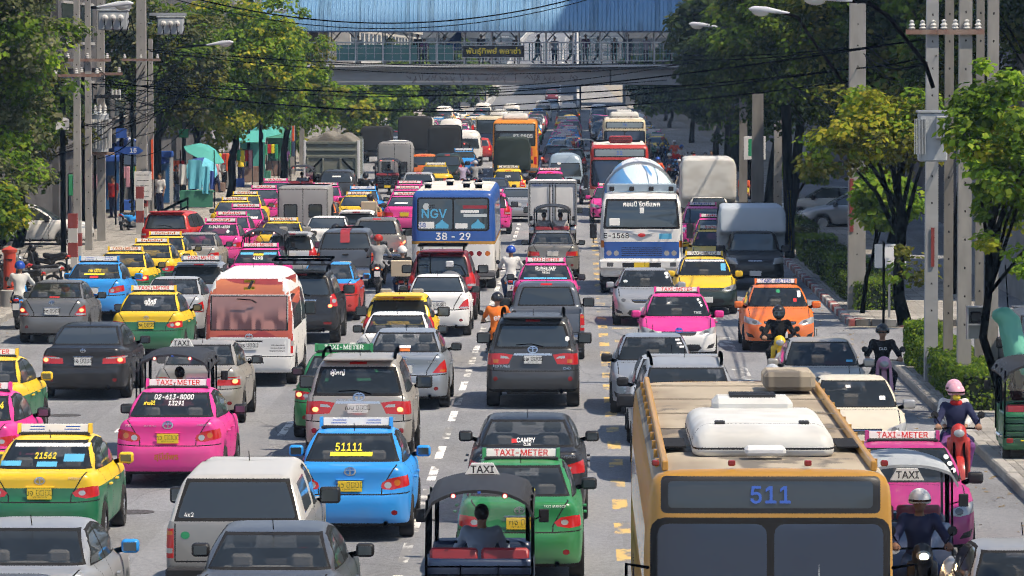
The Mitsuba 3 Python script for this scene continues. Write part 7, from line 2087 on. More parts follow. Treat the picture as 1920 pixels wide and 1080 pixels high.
put(key,'red_lettering',M(decal(S,patch(0.28,0.98,2.40,2.50),'rear',0.012),'vinyl_red'),to)
put(key,'pale_lettering',M(decal(S,patch(0.22,0.75,2.28,2.36),'rear',0.012),'print_white'),to)
put(key,'pale_lettering',M(decal(S,patch(0.30,0.98,2.16,2.25),'rear',0.012),'sticker_clear'),to)
for xx,yy in((-0.75,0.8),(0.35,1.6),(0.72,0.9),(-0.2,4.0)):
 v_=put(key,'roof_vent',M(moved(lathe([(0.001,0.20),(0.10,0.19),(0.13,0.10),(0.10,0.06),(0.10,-0.03)],14),xx,yy,H),'paint_bus_blue',40),to)
 put(v_,'vent_band',M(moved(lathe([(0.125,0.09),(0.137,0.12),(0.125,0.15)],14),xx,yy,H),'print_white',40),to)
auto('sedan','silver',-2.45,189.0,'old silver saloon with square red lamps ahead of the white box truck, left of it',plate='',tail='old',lit=('tail',),**dict(OLD,L=4.7,W=1.74))
auto('hatch','pink',-3.35,176.0,'pink taxi half hidden at the right of the blue and white bus',tx,sign='white',L=4.2,W=1.7,H=1.6)
auto('sedan','navy',-3.70,203.0,'navy blue saloon ahead of the blue and white bus',plate='',tail='old',lit=('tail',),H=1.46,L=4.5,W=1.7,stickers=[banner(-0.25,0.2,0.98,1.05,'print_white')])
auto('hatch','yellow',-3.2,214.0,'yellow and dark taxi with a dark rear window behind the green covered lorry',tx,sign='dark',paint2='dark_green',lit=('tail',),L=4.2,W=1.68,H=1.62,stickers=[words('SHV',0.0,1.25,0.10,'print_white')])
k,to,m=auto('pickup','army_green',-3.46,246.0,'pickup with a tall dark green canvas cover in front of the orange bus','truck',cab='single',name='covered_pickup',skip=('rear_window','window_seal'))
cargo_hood(k,to,-0.1,3.3,0.98,0.75,2.55,'canvas_green',rake_front=False,r=0.30,name='canvas_cover')
key,to,S=rear_bus('orange city bus with a white roof unit beyond the green covered pickup',-3.47,258.0,10.5,2.58,3.35,'orange',1)
roof_cooler(key,to,1.0,4.0,0.75,3.33,0.36)
put(key,'fleet_number',M(decal(S,moved(lettering('83.0905',0.20,0.002,True),0.45,0,2.40),'rear',0.012),'print_white'),to)
put(key,'window_sticker',M(decal(S,patch(-0.9,-0.45,1.98,2.35),'rear',0.012),'print_yellow'),to)
motorcycle('motorcycle carrying a woman in pale lavender behind the navy saloon',-5.62,226.0,'red')
rider('person in a pale lavender blouse with long dark hair on a motorcycle',(-5.62,226.0),shirt='lavender_cloth',sleeve='long',trousers='black_cloth')
motorcycle('motorcycle beside the lavender blouse, close to the navy saloon',-5.05,228.0,'blue')
rider('person in a grey jacket and pale helmet beside the lavender blouse',(-5.05,228.0),shirt='grey_cloth',sleeve='long',helmet='open',helm='helmet_silver')
motorcycle('motorcycle with a lit red tail lamp between the pickup and the maroon off-roader',-5.72,131.4,'black',lit='rear')
rider('person in a pale grey jacket and red helmet on the motorcycle with the lit lamp',(-5.72,131.4),shirt='grey_cloth',sleeve='long',trousers='black_cloth',helmet='open',helm='helmet_red')
# ---- third lane away
auto('sedan','silver',-6.2,50.4,'silver saloon with a blue tinted mirror cut by the lower left edge',tail='teana',plate='',mirror='blue',**CAM,glass='tinted_pane')
auto('sedan','dark_grey',-5.95,44.6,'dark saloon of which only the roof shows in the bottom left corner',tail='vios',plate='',**ALT)
auto('sedan','pink',-6.42,71.7,'shocking pink taxi numbered 13291 in the left foreground',tx,plate='ทว 1665',yellow=True,sign='white',tail='corolla',trim='body',mirror=None,stickers=[words('02-613-8000',0.0,1.345,0.065,'print_white'),words('13291',0.05,1.26,0.06,'print_white'),words('สายใต้',-0.38,1.265,0.05,'print_yellow'),crest(0.0,0.995,0.085),tiny('E10',-0.62,0.99,0.035,'print_white'),tiny('COROLLA',0.56,1.0,0.03,'chrome'),tiny('ALTIS 1.6',-0.28,0.985,0.03),words('สุนีย์พร',-0.02,0.50,0.09,'lamp_amber','bumper_lettering',0.006)],glass='tinted_pane')
tuk_tuk('dark brown tuk-tuk with a taxi sign just ahead of the shocking pink taxi',-6.85,77.6,'paint_maroon',lod=0,driver='person driving the dark brown tuk-tuk, only a silhouette')
auto('sedan','champagne',-6.98,84.0,'beige silver saloon ahead of the dark brown tuk-tuk',plate='',tail='accord',lit=('tail',),**ALT)
K_VAN=dict(L=5.38,W=1.88,H=2.42)
k,to,m=auto('van','white',-6.73,94.0,'white passenger van with a red printed back, number 18 2000-1','van',plate='ฮธ 1938',mirror=None,stickers=[],**K_VAN)
zc=2.42/2.285
pr('print_orange_red',proc(lambda p,n,uv:mix(mix((0.50,0.10,0.06),(0.64,0.21,0.09),smoothstep(1.6,2.3,p.z)),(0.34,0.04,0.04),smoothstep(0.58,0.66,noise(p.x*2.2+p.z*2.8,p.z*5.0,0.0)))),rough=0.4,coat=0.7)
pr('print_film',proc(lambda p,n,uv:mix(mix((0.10,0.03,0.03),(0.42,0.19,0.16),smoothstep(0.3,0.7,noise(p.x*11.0,p.z*4.0,2.0))),(0.30,0.16,0.15),smoothstep(1.45,1.8,p.z+0.2*noise(p.x*5.0,0.0,1.0)))),rough=0.12,coat=0.8)
dec=lambda mesh,mat,nm,out=0.006:put(k,nm,M(decal(m.solid,mesh,'rear',out),mat),to)
dec(patch(-0.80,0.80,1.90,2.22,14,5),'print_orange_red','printed_back')
dec(patch(-0.88,-0.80,1.00,1.95,3,10),'print_orange_red','printed_back')
dec(patch(0.80,0.88,1.00,1.95,3,10),'print_orange_red','printed_back')
dec(patch(-0.80,0.80,1.03,1.17,14,2),'print_orange_red','printed_back')
dec(patch(-0.77,0.77,1.18,1.86,14,6),'print_film','printed_window_film')
for q_ in((-0.78,0.78,1.86,1.885),(-0.78,0.78,1.165,1.19),(-0.79,-0.765,1.17,1.88),(0.765,0.79,1.17,1.88)):
 dec(patch(*q_,12,12),'rubber','window_seal',0.010)
dec(patch(-0.80,0.80,0.66,1.00,10,4),'white_panel','tail_panel',0.004)
dec(extrude(rrect(-0.11,0.11,2.00,2.20,0.01),0.002,'xz'),'print_yellow','emblem',0.010)
dec(moved(turned(extrude([(-0.045,-0.09),(0.02,-0.09),(0.05,0.09),(0.0,0.09)],0.002,'xz'),12,(0,1,0)),0.02,0,2.10),'print_black','emblem_figure',0.014)
dec(GLASS_Z('18 2000-1',-0.05,0.55,0.10),'print_black','fleet_number',0.006)
dec(patch(-0.28,0.28,0.93,0.965),'print_black','plate_hood',0.012)
dec(moved(crest(0,0,0.08)[0],0,0,1.05),'chrome','badge',0.012)
for q in range(3):
 dec(patch(-0.66,-0.42+0.03*q,0.86-0.06*q,0.875-0.06*q,4,1),'print_black','small_print',0.010)
 dec(patch(0.46-0.02*q,0.74,0.86-0.06*q,0.875-0.06*q,4,1),'print_black','small_print',0.010)
put(k,'wiper',M(cat(rod([0.05,0.0,1.80],[-0.25,0.0,1.82],0.012),rod([0.05,0.02,1.80],[0.15,0.05,1.74],0.014)),'rubber'),to)
k,to,m=auto('suv','black',-6.52,108.0,'black off-roader with a roof rack right of the white van',kind='captiva',H=1.74,plate='ฎฆ 5580',lit=('tail',),mirror=None)
put(k,'roof_rack',M(cat(box(-0.66,0.66,0.7,2.2,1.86,1.89),*[rod([-0.68,y,1.98],[0.68,y,1.98],0.03)for y in(0.65,2.25)],*[rod([s*0.68,0.65,1.98],[s*0.68,2.25,1.98],0.03)for s in(1,-1)],*[box(x-0.04,x+0.04,0.64,0.70,1.86,1.98)for x in(-0.5,-0.17,0.17,0.5)]),'black_plastic',40),to)
auto('sedan','blue',-6.42,117.4,'blue over red taxi squeezed right of the black off-roader',tx,paint2='red',split='roof',tail='altis',yellow=True,plate='',mirror='blue',**ALT)
k,to,m=auto('pickup','slate',-6.78,134.4,'slate grey pickup with a canopy and a red cloth hanging from its roof',cab='single',cap=True,plate='',mirror=None)
put(k,'roof_load',M(cat(rod([-0.35,0.7,1.78],[0.5,0.75,1.80],0.03),rod([-0.3,0.95,1.78],[0.35,0.9,1.79],0.025),rod([-0.05,0.8,1.76],[-0.05,0.8,1.86],0.03)),'steel'),to)
put(k,'red_cloth',M(decal(m.solid,patch(-0.16,0.12,1.34,1.74,4,8),'rear',0.03),'vinyl_red',True),to)
auto('pickup','warm_grey',-6.36,144.2,'warm grey double cab pickup with lit lamp, right of the one with the red cloth',cab='double',lit=('tail',),plate='')
auto('sedan','pink',-6.60,175.5,'pink taxi with yellow plate left of the blue and white bus',tx,sign='white',yellow=True,plate='ทม 28',tail='old',stickers=[words('STR',0.45,1.14,0.05,'print_red'),banner(-0.4,0.1,1.16,1.22,'print_white')])
auto('sedan','pink',-6.85,184.0,'pink and white taxi just ahead of the one left of the bus',tx,sign='white',paint2='white',split='front',tail='corolla')
auto('sedan','pink',-7.05,192.0,'third pink taxi in the file left of the bus',tx,sign='white',tail='altis')
auto('pickup','light_silver',-7.05,203.0,'light silver pickup with a red brake light over its rear window',cab='double',glass='car_glass')
auto('sedan','yellow',-7.0,226.0,'mustard taxi ahead of the light silver pickup',tx,sign='dark',paint2='dark_green',split='taxi',lit=('tail',),tail='old')
auto('suv','dark_green',-6.8,241.0,'dark green off-roader ahead of the mustard taxi',kind='plain',H=1.78)
auto('suv','orange',-8.25,247.0,'orange red estate left of the dark green off-roader',kind='plain',H=1.62,lit=('tail',))
auto('sedan','blue',-6.5,262.0,'blue taxi ahead of the dark green off-roader',tx,sign='body',tail='corolla')
# ---- fourth lane away
auto('sedan','yellow',-7.36,62.5,'yellow over green taxi numbered 21562 at the lower left',tx,plate='มจ 5007',yellow=True,sign='body',paint2='green',split='taxi',mirror='yellow',tail='altis',trim='body',stickers=[banner(-0.62,0.56,1.335,1.375,'print_white'),words('21562',-0.02,1.225,0.07,'print_yellow'),banner(0.24,0.52,1.16,1.25,'print_cyan'),banner(-0.62,-0.34,1.11,1.17,'print_cyan'),banner(-0.12,0.16,1.10,1.16,'print_cyan'),crest(0.0,0.965,0.075),tiny('COROLLA',0.48,1.0,0.028)],**ALT,glass='tinted_pane')
auto('sedan','pink',-9.52,70.9,'pink taxi cut off by the left edge above the yellow over green taxi',tx,plate='',yellow=True,sign='white',tail='altis',**ALT,stickers=[words('4',0.46,1.28,0.09,'print_yellow')])
auto('sedan','yellow',-10.45,79.4,'yellow over green taxi cut off by the left edge, behind the black saloon',tx,plate='',yellow=True,sign='white',paint2='green',split='taxi',mirror='yellow',tail='altis',**ALT)
auto('sedan','black',-9.75,90.2,'black saloon with wide red lamps on the left',plate='ศอ 3132',tail='accord',glass='car_glass',lit=('tail',),stickers=[crest(0.0,0.985,0.055)],**ACC)
auto('sedan','yellow',-9.62,102.2,'yellow over green taxi with a white roof sign left of the white van',tx,plate='มล 2488',yellow=True,sign='white',paint2='green',split='taxi',tail='altis',lit=('tail',),stickers=[words('แท็กซี่',0.0,1.27,0.08,'print_white'),words('SERVICE',0.0,1.20,0.035,'print_white'),crest(0.0,0.965,0.06)],**ALT,glass='tinted_pane')
auto('sedan','light_silver',-9.75,109.8,'light silver saloon ahead of the yellow over green taxi by the van',plate='',tail='vios',lit=('tail',),**VIOS)
auto('hatch','blue_silver',-9.75,117.6,'blue grey hatchback with a pink topped taxi sign behind the light silver saloon',tx,plate='',sign='white',L=4.0,W=1.69,H=1.52)
auto('sedan','pink',-8.86,126.4,'pink taxi numbered 4198 above the roof of the white van',tx,plate='',sign='white',tail='altis',stickers=[words('4198',0.0,1.20,0.08,'print_white'),banner(-0.14,0.14,1.27,1.32,'print_yellow'),banner(-0.50,-0.14,1.29,1.35,'print_cyan'),banner(0.14,0.50,1.29,1.35,'print_cyan')],**ALT)
tuk_tuk('green tuk-tuk with a black canopy beside the white hatchback',-9.12,133.6,'paint_green',lod=1,sign=False)
auto('hatch','white',-7.62,158.0,'white hatchback facing the green tuk-tuk on its right',plate='',L=4.0)
auto('hatch','light_silver',-8.66,138.6,'silver white hatchback close by the green tuk-tuk',plate='',L=3.8,H=1.5)
auto('sedan','champagne',-11.7,139.6,'pale beige saloon behind the three yellow taxis',plate='',tail='altis',**OLD)
auto('sedan','pink',-11.5,146.2,'pink taxi with dark lamps ahead of the pale beige saloon',tx,sign='white',tail='altis',stickers=[words('5-2435-4000',0.0,1.33,0.07,'print_white'),seal(0.3,1.2,0.05,0.05,'print_white')],**ALT)
auto('sedan','pink',-11.65,152.8,'pink taxi directly ahead of the one with dark lamps',tx,sign='white',tail='corolla')
auto('sedan','pink',-11.75,161.0,'pink taxi with an open looking boot sign, right of the glinting red car',tx,sign='white',tail='altis',stickers=[banner(-0.5,0.5,1.10,1.17,'print_white'),banner(-0.3,0.2,1.2,1.27,'print_green')])
auto('sedan','yellow',-9.55,147.2,'yellow taxi right behind the grey box van',tx,sign='amber',tail='altis',paint2='green',split='taxi')
auto('sedan','white',-8.35,152.4,'white saloon right of the yellow taxi behind the grey box van',plate='',tail='altis',lit=('tail',))
k,to,m=auto('pickup','grey',-9.55,160.0,'grey box van with two dark windows in its rear doors','van',cab='single',name='box_van',skip=('rear_window','window_seal'))
cargo_hood(k,to,-0.08,3.2,0.90,0.62,2.32,'box_grey',rake_front=False,r=0.12,doors=(0.62,1.02,True),lod=1)
auto('sedan','yellow',-12.75,169.0,'yellow taxi ahead of the pink file by the left kerb',tx,sign='amber',tail='altis',paint2='green',split='taxi')
auto('sedan','yellow',-12.9,176.5,'green over yellow taxi by the left kerb with a flag like cloth',tx,sign='amber',paint2='yellow',tail='altis')
auto('sedan','pink',-12.75,185.0,'bright pink taxi leading the file at the left kerb',tx,sign='white',tail='corolla',lit=('tail',))
auto('sedan','orange',-9.6,168.8,'orange taxi hidden behind the grey box van',tx,sign='white',tail='corolla')
auto('sedan','yellow',-8.45,176.0,'yellow taxi right of the grey box van',tx,sign='amber',tail='altis',paint2='orange',split='taxi')
auto('sedan','pink',-10.45,189.0,'pink and yellow taxi ahead of the grey box van',tx,sign='white',tail='corolla',paint2='yellow',split='taxi')
auto('sedan','blue',-8.64,183.5,'bright blue taxi behind the rider with the pale box',tx,sign='body',tail='corolla',stickers=[words('4455000',0.0,1.3,0.08,'print_white'),banner(-0.5,0.5,1.1,1.16,'print_white')])
motorcycle('motorcycle with a pale delivery box in front of the bright blue taxi',-7.75,171.3,'yellow')
rider('person in a pale shirt and dark helmet by the bright blue taxi',(-7.75,171.3),shirt='beige_cloth',sleeve='long',helmet='full',helm='helmet_black')
bx=thing('delivery_box','pale delivery box on the motorcycle by the bright blue taxi','box')
put(bx,'case',M(box(-8.05,-7.45,170.9,171.45,0.92,1.42,0.02),'beige_cloth'))
motorcycle('motorcycle threading between the silver white hatchback and the canopied pickup',-7.40,140.0,'red')
rider('person in a white shirt with a dark cap right of the silver white hatchback',(-7.40,140.0),shirt='white_cloth',helmet='open',helm='helmet_black')
auto('sedan','blue',-12.45,117.4,'sky blue taxi at the left kerb behind the rider in the blue helmet',tx,sign='body',mirror='blue',plate='',tail='corolla',stickers=[words('ทย 610',-0.02,1.26,0.07,'print_yellow'),banner(-0.28,0.25,1.16,1.20,'print_yellow'),banner(-0.12,0.1,1.09,1.14,'print_red')])
auto('sedan','yellow',-12.4,123.9,'yellow over green taxi right after the sky blue one by the kerb, first of three',tx,sign='amber',paint2='green',split='taxi',tail='altis',lit=('tail',),plate='',stickers=[words('00',0.0,1.13,0.06,'print_white')],**ALT)
auto('sedan','yellow',-12.2,129.6,'yellow over green taxi, second of three by the left kerb',tx,sign='amber',paint2='green',split='taxi',tail='altis',plate='',**ALT)
auto('sedan','yellow',-12.3,135.0,'yellow over green taxi, third of three by the left kerb',tx,sign='amber',paint2='green',split='taxi',tail='altis',plate='',**ALT)
auto('sedan','grey',-12.4,108.0,'grey saloon with chrome boot strip nearest the left kerb',plate='กต 1064',tail='vios',lit=('tail',),stickers=[banner(-0.12,0.12,1.075,1.10,'print_red'),crest(0.0,0.985,0.07)],**VIOS,glass='tinted_pane')
motorcycle('motorcycle at the left kerb ahead of the grey saloon',-13.95,113.8,'blue')
rider('person in a white shirt and bright blue helmet at the left kerb',(-13.95,113.8),shirt='white_cloth',sleeve='long',helmet='open',helm='helmet_blue')
auto('suv','red',-13.85,154.0,'red car with a glinting windscreen at the left kerb',kind='plain',H=1.62,L=4.4,turn=-7)
# ---- lorries and vans beyond, on the left
dump_truck('green grey tipper lorry with a tarpaulin load on the left',-11.85,222.0)
tuk_tuk('dark tuk-tuk in front of the tipper lorry',-12.9,214.0,'paint_black',lod=2,sign=False,driver='person with long hair driving the tuk-tuk before the tipper lorry')
tuk_tuk('black tuk-tuk with a driver between the tipper lorry and the silver pickup',-9.45,229.0,'paint_black',lod=2,sign=False,driver='person driving the black tuk-tuk near the tipper lorry')
auto('sedan','pink',-13.0,196.0,'pink taxi behind the dark tuk-tuk at the left kerb',tx,sign='white',tail='altis')
auto('pickup','dark_grey',-10.85,207.0,'dark pickup with a sticker on its canopy window under the tipper lorry',cab='single',cap=True,lit=('tail',),stickers=[banner(-0.2,0.2,1.4,1.46,'print_white')])
motorcycle('motorcycle behind the dark pickup with the canopy',-9.4,203.5,'black')
rider('person in a black jacket and dark helmet above the bright blue taxi',(-9.4,203.5),shirt='black_cloth',sleeve='long',helmet='full')
auto('van','white',-9.9,252.0,'white van facing away right of the tipper lorry','van')
motorcycle('yellow motorcycle right of the tipper lorry',-9.95,244.0,'yellow')
rider('person in a yellow jacket and red helmet right of the tipper lorry',(-9.95,244.0),shirt='yellow_cloth',sleeve='long',helmet='open',helm='helmet_red')
def covered(label,x,d,paint,mat,w=0.95,z1=2.5,doors=None,cover='canvas_cover',r=0.2):
 k,to,m=auto('pickup',paint,x,d,label,'truck',cab='single',name='covered_pickup',skip=('rear_window','window_seal','high_brake_light'))
 return cargo_hood(k,to,-0.1,3.2,w,0.75,z1,mat,rake_front=False,r=r,doors=doors,name=cover,lod=2)
covered('grey box pickup with two doors and small dark windows beyond the black tuk-tuk',-9.45,238.0,'grey','box_grey',0.90,2.45,(0.15,0.62,True),'cargo_box')
covered('red pickup under a high black canvas cover',-7.75,268.5,'red','canvas_black',0.98,2.85)
covered('black covered pickup with a tall round top, farther left',-10.6,300.0,'dark_grey','canvas_black',1.1,3.0)
covered('low black covered pickup left of the tall one',-12.95,296.0,'dark_grey','canvas_black',1.0,2.4)
auto('van','white',-6.9,288.0,'tall white van right of the red covered pickup','van')
tuk_tuk('dark tuk-tuk with a broad black canopy among red cars',-7.0,274.0,'paint_maroon','canvas_black',lod=2,sign=False)
auto('sedan','pink',-8.15,281.0,'pink taxi before the broad black canopy',tx,sign='white',tail='corolla')
auto('suv','red',-6.4,300.0,'red estate with lit lamps left of the orange bus',kind='plain',H=1.6,lit=('tail',))
key,to,S=rear_bus('cream topped blue coach left of the orange bus',-6.0,322.0,9.5,2.3,2.75,'coach',2)
# ---- oncoming
key,to,S=front_bus('beige city bus numbered 511 coming on in the right foreground',1.85,43.5,'bus_yellow','511')
roof_cooler(key,to@T().translate([0,12.4,0]).rotate([0,0,1],180),1.55,5.2,0.73,2.86,0.27)
LB=12.4
put(key,'roof_hatch',M(box(-0.95,-0.35,1.3,2.3,2.86,3.08,0.05),'bus_roof',30),to)
put(key,'roof_hatch',M(box(-0.92,-0.40,1.26,1.32,2.92,3.06),'paint_bus_yellow'),to)
put(key,'roof_vent',M(cat(box(-0.24,0.24,LB-6.2,LB-5.7,2.87,3.05,0.05)),'paint_pale_blue',30),to)
put(key,'roof_vent',M(cat(box(-0.20,0.20,LB-1.45,LB-1.2,2.87,2.96,0.03)),'white_panel',30),to)
for yy in np.arange(1.6,LB-1.0,2.1):
 put(key,'roof_seam',M(box(-1.0,1.0,yy,yy+0.012,2.868,2.880),'bus_roof'),to)
for s_ in(1,-1):
 put(key,'roof_gutter',M(box(s_*1.0-0.03,s_*1.0+0.03,0.4,LB-0.35,2.80,2.90,0.012),'paint_bus_yellow'),to)
 put(key,'gutter_bracket',M(cat(*[box(s_*1.06-0.02,s_*1.06+0.02,q,q+0.06,2.72,2.86)for q in np.arange(0.8,LB-0.6,1.05)]),'paint_bus_yellow'),to,kind='stuff')
for xx in(-0.74,0.74):
 put(key,'stain_mat',M(box(xx*1.18-0.12,xx*1.18+0.12,LB-3.2,LB-2.2,2.868,2.884),'rubber'),to)
put(key,'inside_notice',M(decal(S,patch(0.20,0.29,1.72,1.82),'front',0.012),'print_white'),to)
put(key,'shrine_ornament',M(decal(S,trimesh.Trimesh([[0.36,0,1.48],[0.56,0,1.48],[0.53,0,1.64],[0.47,0,1.70],[0.46,0,1.95],[0.45,0,1.70],[0.39,0,1.64]],[[0,1,2],[0,2,6],[2,3,6],[3,5,6],[3,4,5]],process=False),'front',0.014),'sticker_clear'),to)
put(key,'aerial_post',M(tube([[0.0,LB-0.1,2.2],[0.0,LB+0.0,1.5]],0.02),'rubber'),to)
auto('suv','silver',1.80,72.7,'silver off-roader coming on, half hidden behind the beige bus',on=True,kind='fortuner',plate='')
auto('sedan','light_silver',1.72,79.6,'pale silver saloon between the silver off-roader and the blue grey saloon',on=True,tail='altis',plate='',**ALT)
auto('sedan','blue_silver',1.48,86.4,'blue grey saloon coming on near the yellow centre line',on=True,tail='vios',plate='',stickers=[banner(0.42,0.50,1.33,1.36,'print_white'),banner(0.45,0.54,1.27,1.30,'print_white'),banner(0.50,0.58,1.21,1.24,'print_white')],**VIOS,glass='tinted_pane')
auto('sedan','pink',2.27,101.2,'pink over white taxi coming on in the middle right',tx,on=True,sign='white',paint2='white',split='front',mirror='pink',tail='corolla',plate='',stickers=[crest(0.0,0.735,0.08,'print_blue'),words('TAXI',0.44,1.07,0.05,'sticker_clear'),seal(0.46,1.34,0.03,0.025,'print_white'),seal(0.50,1.28,0.03,0.025,'print_white'),seal(0.53,1.22,0.03,0.025,'print_white')],glass='tinted_pane')
auto('sedan','silver',1.77,115.4,'silver saloon with grey bumper coming on before the blue fronted truck',on=True,tail='old',plate='',mirror='silver',**dict(OLD,L=4.6,W=1.72),stickers=[seal(0.52,1.26,0.05,0.04,'print_white'),seal(0.54,1.18,0.04,0.035,'print_white'),seal(-0.52,1.08,0.06,0.03,'sticker_clear')],glass='tinted_pane')
cement_truck('white and blue cement mixer truck with a blue patterned drum',1.86,131.0)
auto('sedan','pink',1.40,188.0,'pink taxi coming on left of the cement mixer truck',tx,on=True,sign='white',mirror='pink',tail='corolla')
key,to,S=front_bus('red topped city bus coming on behind the cement mixer truck',1.85,197.0,'bus_red','12',L=10.0,W=2.58,H=3.15,kind='red',lod=1)
put(key,'roof_fan',M(box(-0.55,0.45,8.2,9.2,3.12,3.42,0.06),'vinyl_red',30),to)
put(key,'roof_fan_slats',M(cat(*[box(-0.5,0.4,9.19,9.22,3.16+q*0.06,3.19+q*0.06)for q in range(4)]),'black_plastic'),to,kind='stuff')
key,to,S=front_bus('cream city bus with a white roof unit coming on in the distance',2.67,255.0,'bus_cream','79',L=11.0,W=2.45,H=3.5,kind='far',lod=1)
roof_cooler(key,to@T().translate([0,11,0]).rotate([0,0,1],180),1.0,4.0,0.85,3.48,0.33)
auto('sedan','blue_silver',1.30,228.0,'blue grey saloon coming on left of the red topped bus',on=True,tail='corolla')
auto('hatch','dark_grey',0.95,212.0,'dark hatchback coming on by the centre line next to the red topped bus',on=True)
auto('sedan','pink',1.75,236.0,'pink taxi just behind the blue grey saloon in the oncoming lane',tx,on=True,sign='white',tail='corolla')
tuk_tuk('pale tuk-tuk coming on at the centre line',-0.15,292.0,'paint_bus_cream','paint_bus_cream',on=True,lod=2,sign=False,lit=False)
tuk_tuk('second pale tuk-tuk coming on, close to the first',0.55,284.0,'paint_white','paint_bus_cream',on=True,lod=2,sign=False,lit=False)
auto('sedan','silver',4.98,47.8,'silver saloon cut by the lower right corner',on=True,tail='teana',plate='',**CAM,glass='tinted_pane')
motorcycle('black motorcycle with a lit headlamp at the lower right',4.05,52.95,'black',on=True,lit='front')
rider('person in a dark jacket, blue jeans and white helmet at the lower right',(4.05,52.95),on=True,shirt='navy_cloth',sleeve='long',trousers='denim_cloth',helmet='open',helm='helmet_white',skin='skin_dark')
tuk_tuk('blue tuk-tuk with a pale canopy coming on behind the white helmet',4.08,56.0,'paint_navy','canvas_grey',on=True,lod=0)
auto('sedan','magenta',4.52,61.0,'purple pink taxi in the tree shade at the right edge of the bus',tx,on=True,sign='white',mirror=None,tail='corolla',plate='',stickers=[seal(0.54,1.30,0.035,0.03,'print_white'),seal(0.58,1.22,0.035,0.03,'print_white'),seal(0.62,1.14,0.035,0.03,'print_white'),banner(-0.45,-0.2,1.33,1.36,'print_yellow')],glass='tinted_pane')
auto('sedan','cream',4.62,74.6,'cream white saloon with chrome mirror just above the bus roof',on=True,tail='altis',plate='',mirror='silver',stickers=[banner(0.40,0.50,1.10,1.16,'print_white'),banner(-0.14,-0.06,1.28,1.32,'print_white')],**VIOS,glass='tinted_pane')
auto('sedan','champagne',4.60,84.7,'beige saloon with wire shadows on its bonnet, beside the pink scooter',on=True,tail='accord',plate='',mirror='champagne',stickers=[banner(0.46,0.58,1.06,1.10,'print_cyan')],**ALT,glass='tinted_pane')
motorcycle('yellow nosed motorcycle ahead of the beige saloon',4.16,93.2,'yellow',on=True)
rider('person all in black with a black helmet on the yellow nosed motorcycle',(4.16,93.2),on=True,shirt='black_cloth',sleeve='long',trousers='black_cloth',helmet='full',helm='helmet_black')
auto('sedan','orange',4.68,105.2,'orange taxi coming on beside the red and white kerb',tx,on=True,sign='plain',mirror='orange',tail='altis',plate='',stickers=[crest(0.0,0.80,0.06),banner(0.46,0.54,1.20,1.34,'print_white'),banner(0.36,0.44,1.10,1.18,'print_red'),seal(0.02,1.33,0.05,0.04,'print_green')],**ALT,glass='tinted_pane')
motorcycle('pink scooter squeezing along the right kerb',5.85,86.6,'pale_pink',on=True,kind='scooter')
rider('person in a black jacket and black helmet on the pink scooter',(5.85,86.6),on=True,shirt='black_cloth',sleeve='long',trousers='black_cloth',helmet='open',helm='helmet_black',extra=[('jacket_print',turned(moved(lettering('CLC',0.055,0.004,True),0,-0.235,1.20),180),'print_white')])
motorcycle('grey motorcycle between the silver off-roader and the cream white saloon',3.25,75.0,'silver',on=True)
rider('person in a silver helmet showing just above the rear of the beige bus',(3.25,75.0),on=True,shirt='navy_cloth',sleeve='long',helmet='full',helm='helmet_silver')
motorcycle('red motorcycle at the right kerb under the poles',5.93,70.5,'red',on=True)
rider('person in a navy jacket with pink helmet and yellow mask on the red motorcycle',(5.93,70.5),on=True,shirt='navy_cloth',sleeve='long',trousers='purple_cloth',helmet='open',helm='helmet_pink',extra=[('mask',trimesh.creation.icosphere(2,1.0).apply_scale([0.062,0.05,0.048]).apply_translation([0,0.205,1.455]),'print_yellow'),('scarf',lathe([(0.085,1.33),(0.10,1.36),(0.085,1.40)],14).apply_translation([0,0.11,0]),'red_cloth')])
person('person in a white jacket riding pillion on the red motorcycle','pillion',5.93,70.5+1.55-0.02,0.0,180,shirt='white_cloth',sleeve='long',helmet='open',helm='helmet_pink')
k,to,m=auto('pickup','black',5.2,133.2,'dark pickup with a tall grey blue load hood coming on at the kerb','truck',on=True,cab='single',name='covered_pickup',bumper='black',plate='')
cargo_hood(k,to,0.0,2.3,0.98,0.9,2.45,'hood_blue',slope=0.22,over=0.75,r=0.18,name='load_hood')
auto('sedan','yellow',3.42,120.5,'yellow over green taxi coming on with a white roof sign, beside the silver saloon',tx,on=True,sign='dark',paint2='dark_green',split='front',mirror='yellow',tail='altis',plate='',stickers=[banner(-0.52,0.52,1.345,1.385,'print_white'),banner(0.42,0.55,1.12,1.30,'print_cyan')],**ALT)
auto('sedan','yellow',4.30,139.8,'yellow taxi coming on behind the dark pickup with the hood',tx,on=True,sign='white',mirror='yellow',tail='altis',plate='')
auto('sedan','pink',4.62,150.2,'pink taxi with a white visor strip coming on, nearer of two',tx,on=True,sign='white',mirror='pink',tail='altis',plate='',stickers=[banner(-0.5,0.5,1.03,1.08,'print_white')])
auto('hatch','pink',4.42,158.4,'purplish pink hatchback taxi coming on before the white box pickup',tx,on=True,sign='plain',plate='',L=4.2,W=1.7,H=1.6)
k,to,m=auto('pickup','white',4.86,167.0,'white pickup with a high white box over its cab coming on','truck',on=True,cab='single',name='box_pickup',plate='')
cargo_hood(k,to,0.0,2.6,1.02,0.9,3.16,'fibreglass',slope=0.15,over=0.9,r=0.25)
k,to,m=auto('suv','dark_grey',5.3,205.0,'dark estate coming on behind the white pickup with the high box',on=True,kind='plain',H=1.65)
cols=['red','black','blue','silver','orange','navy']
shirts=['red_cloth','black_cloth','white_cloth','navy_cloth','vest_orange','grey_cloth','denim_cloth','pink_cloth']
helms=['helmet_white','helmet_black','helmet_red','helmet_silver','helmet_blue','helmet_yellow']
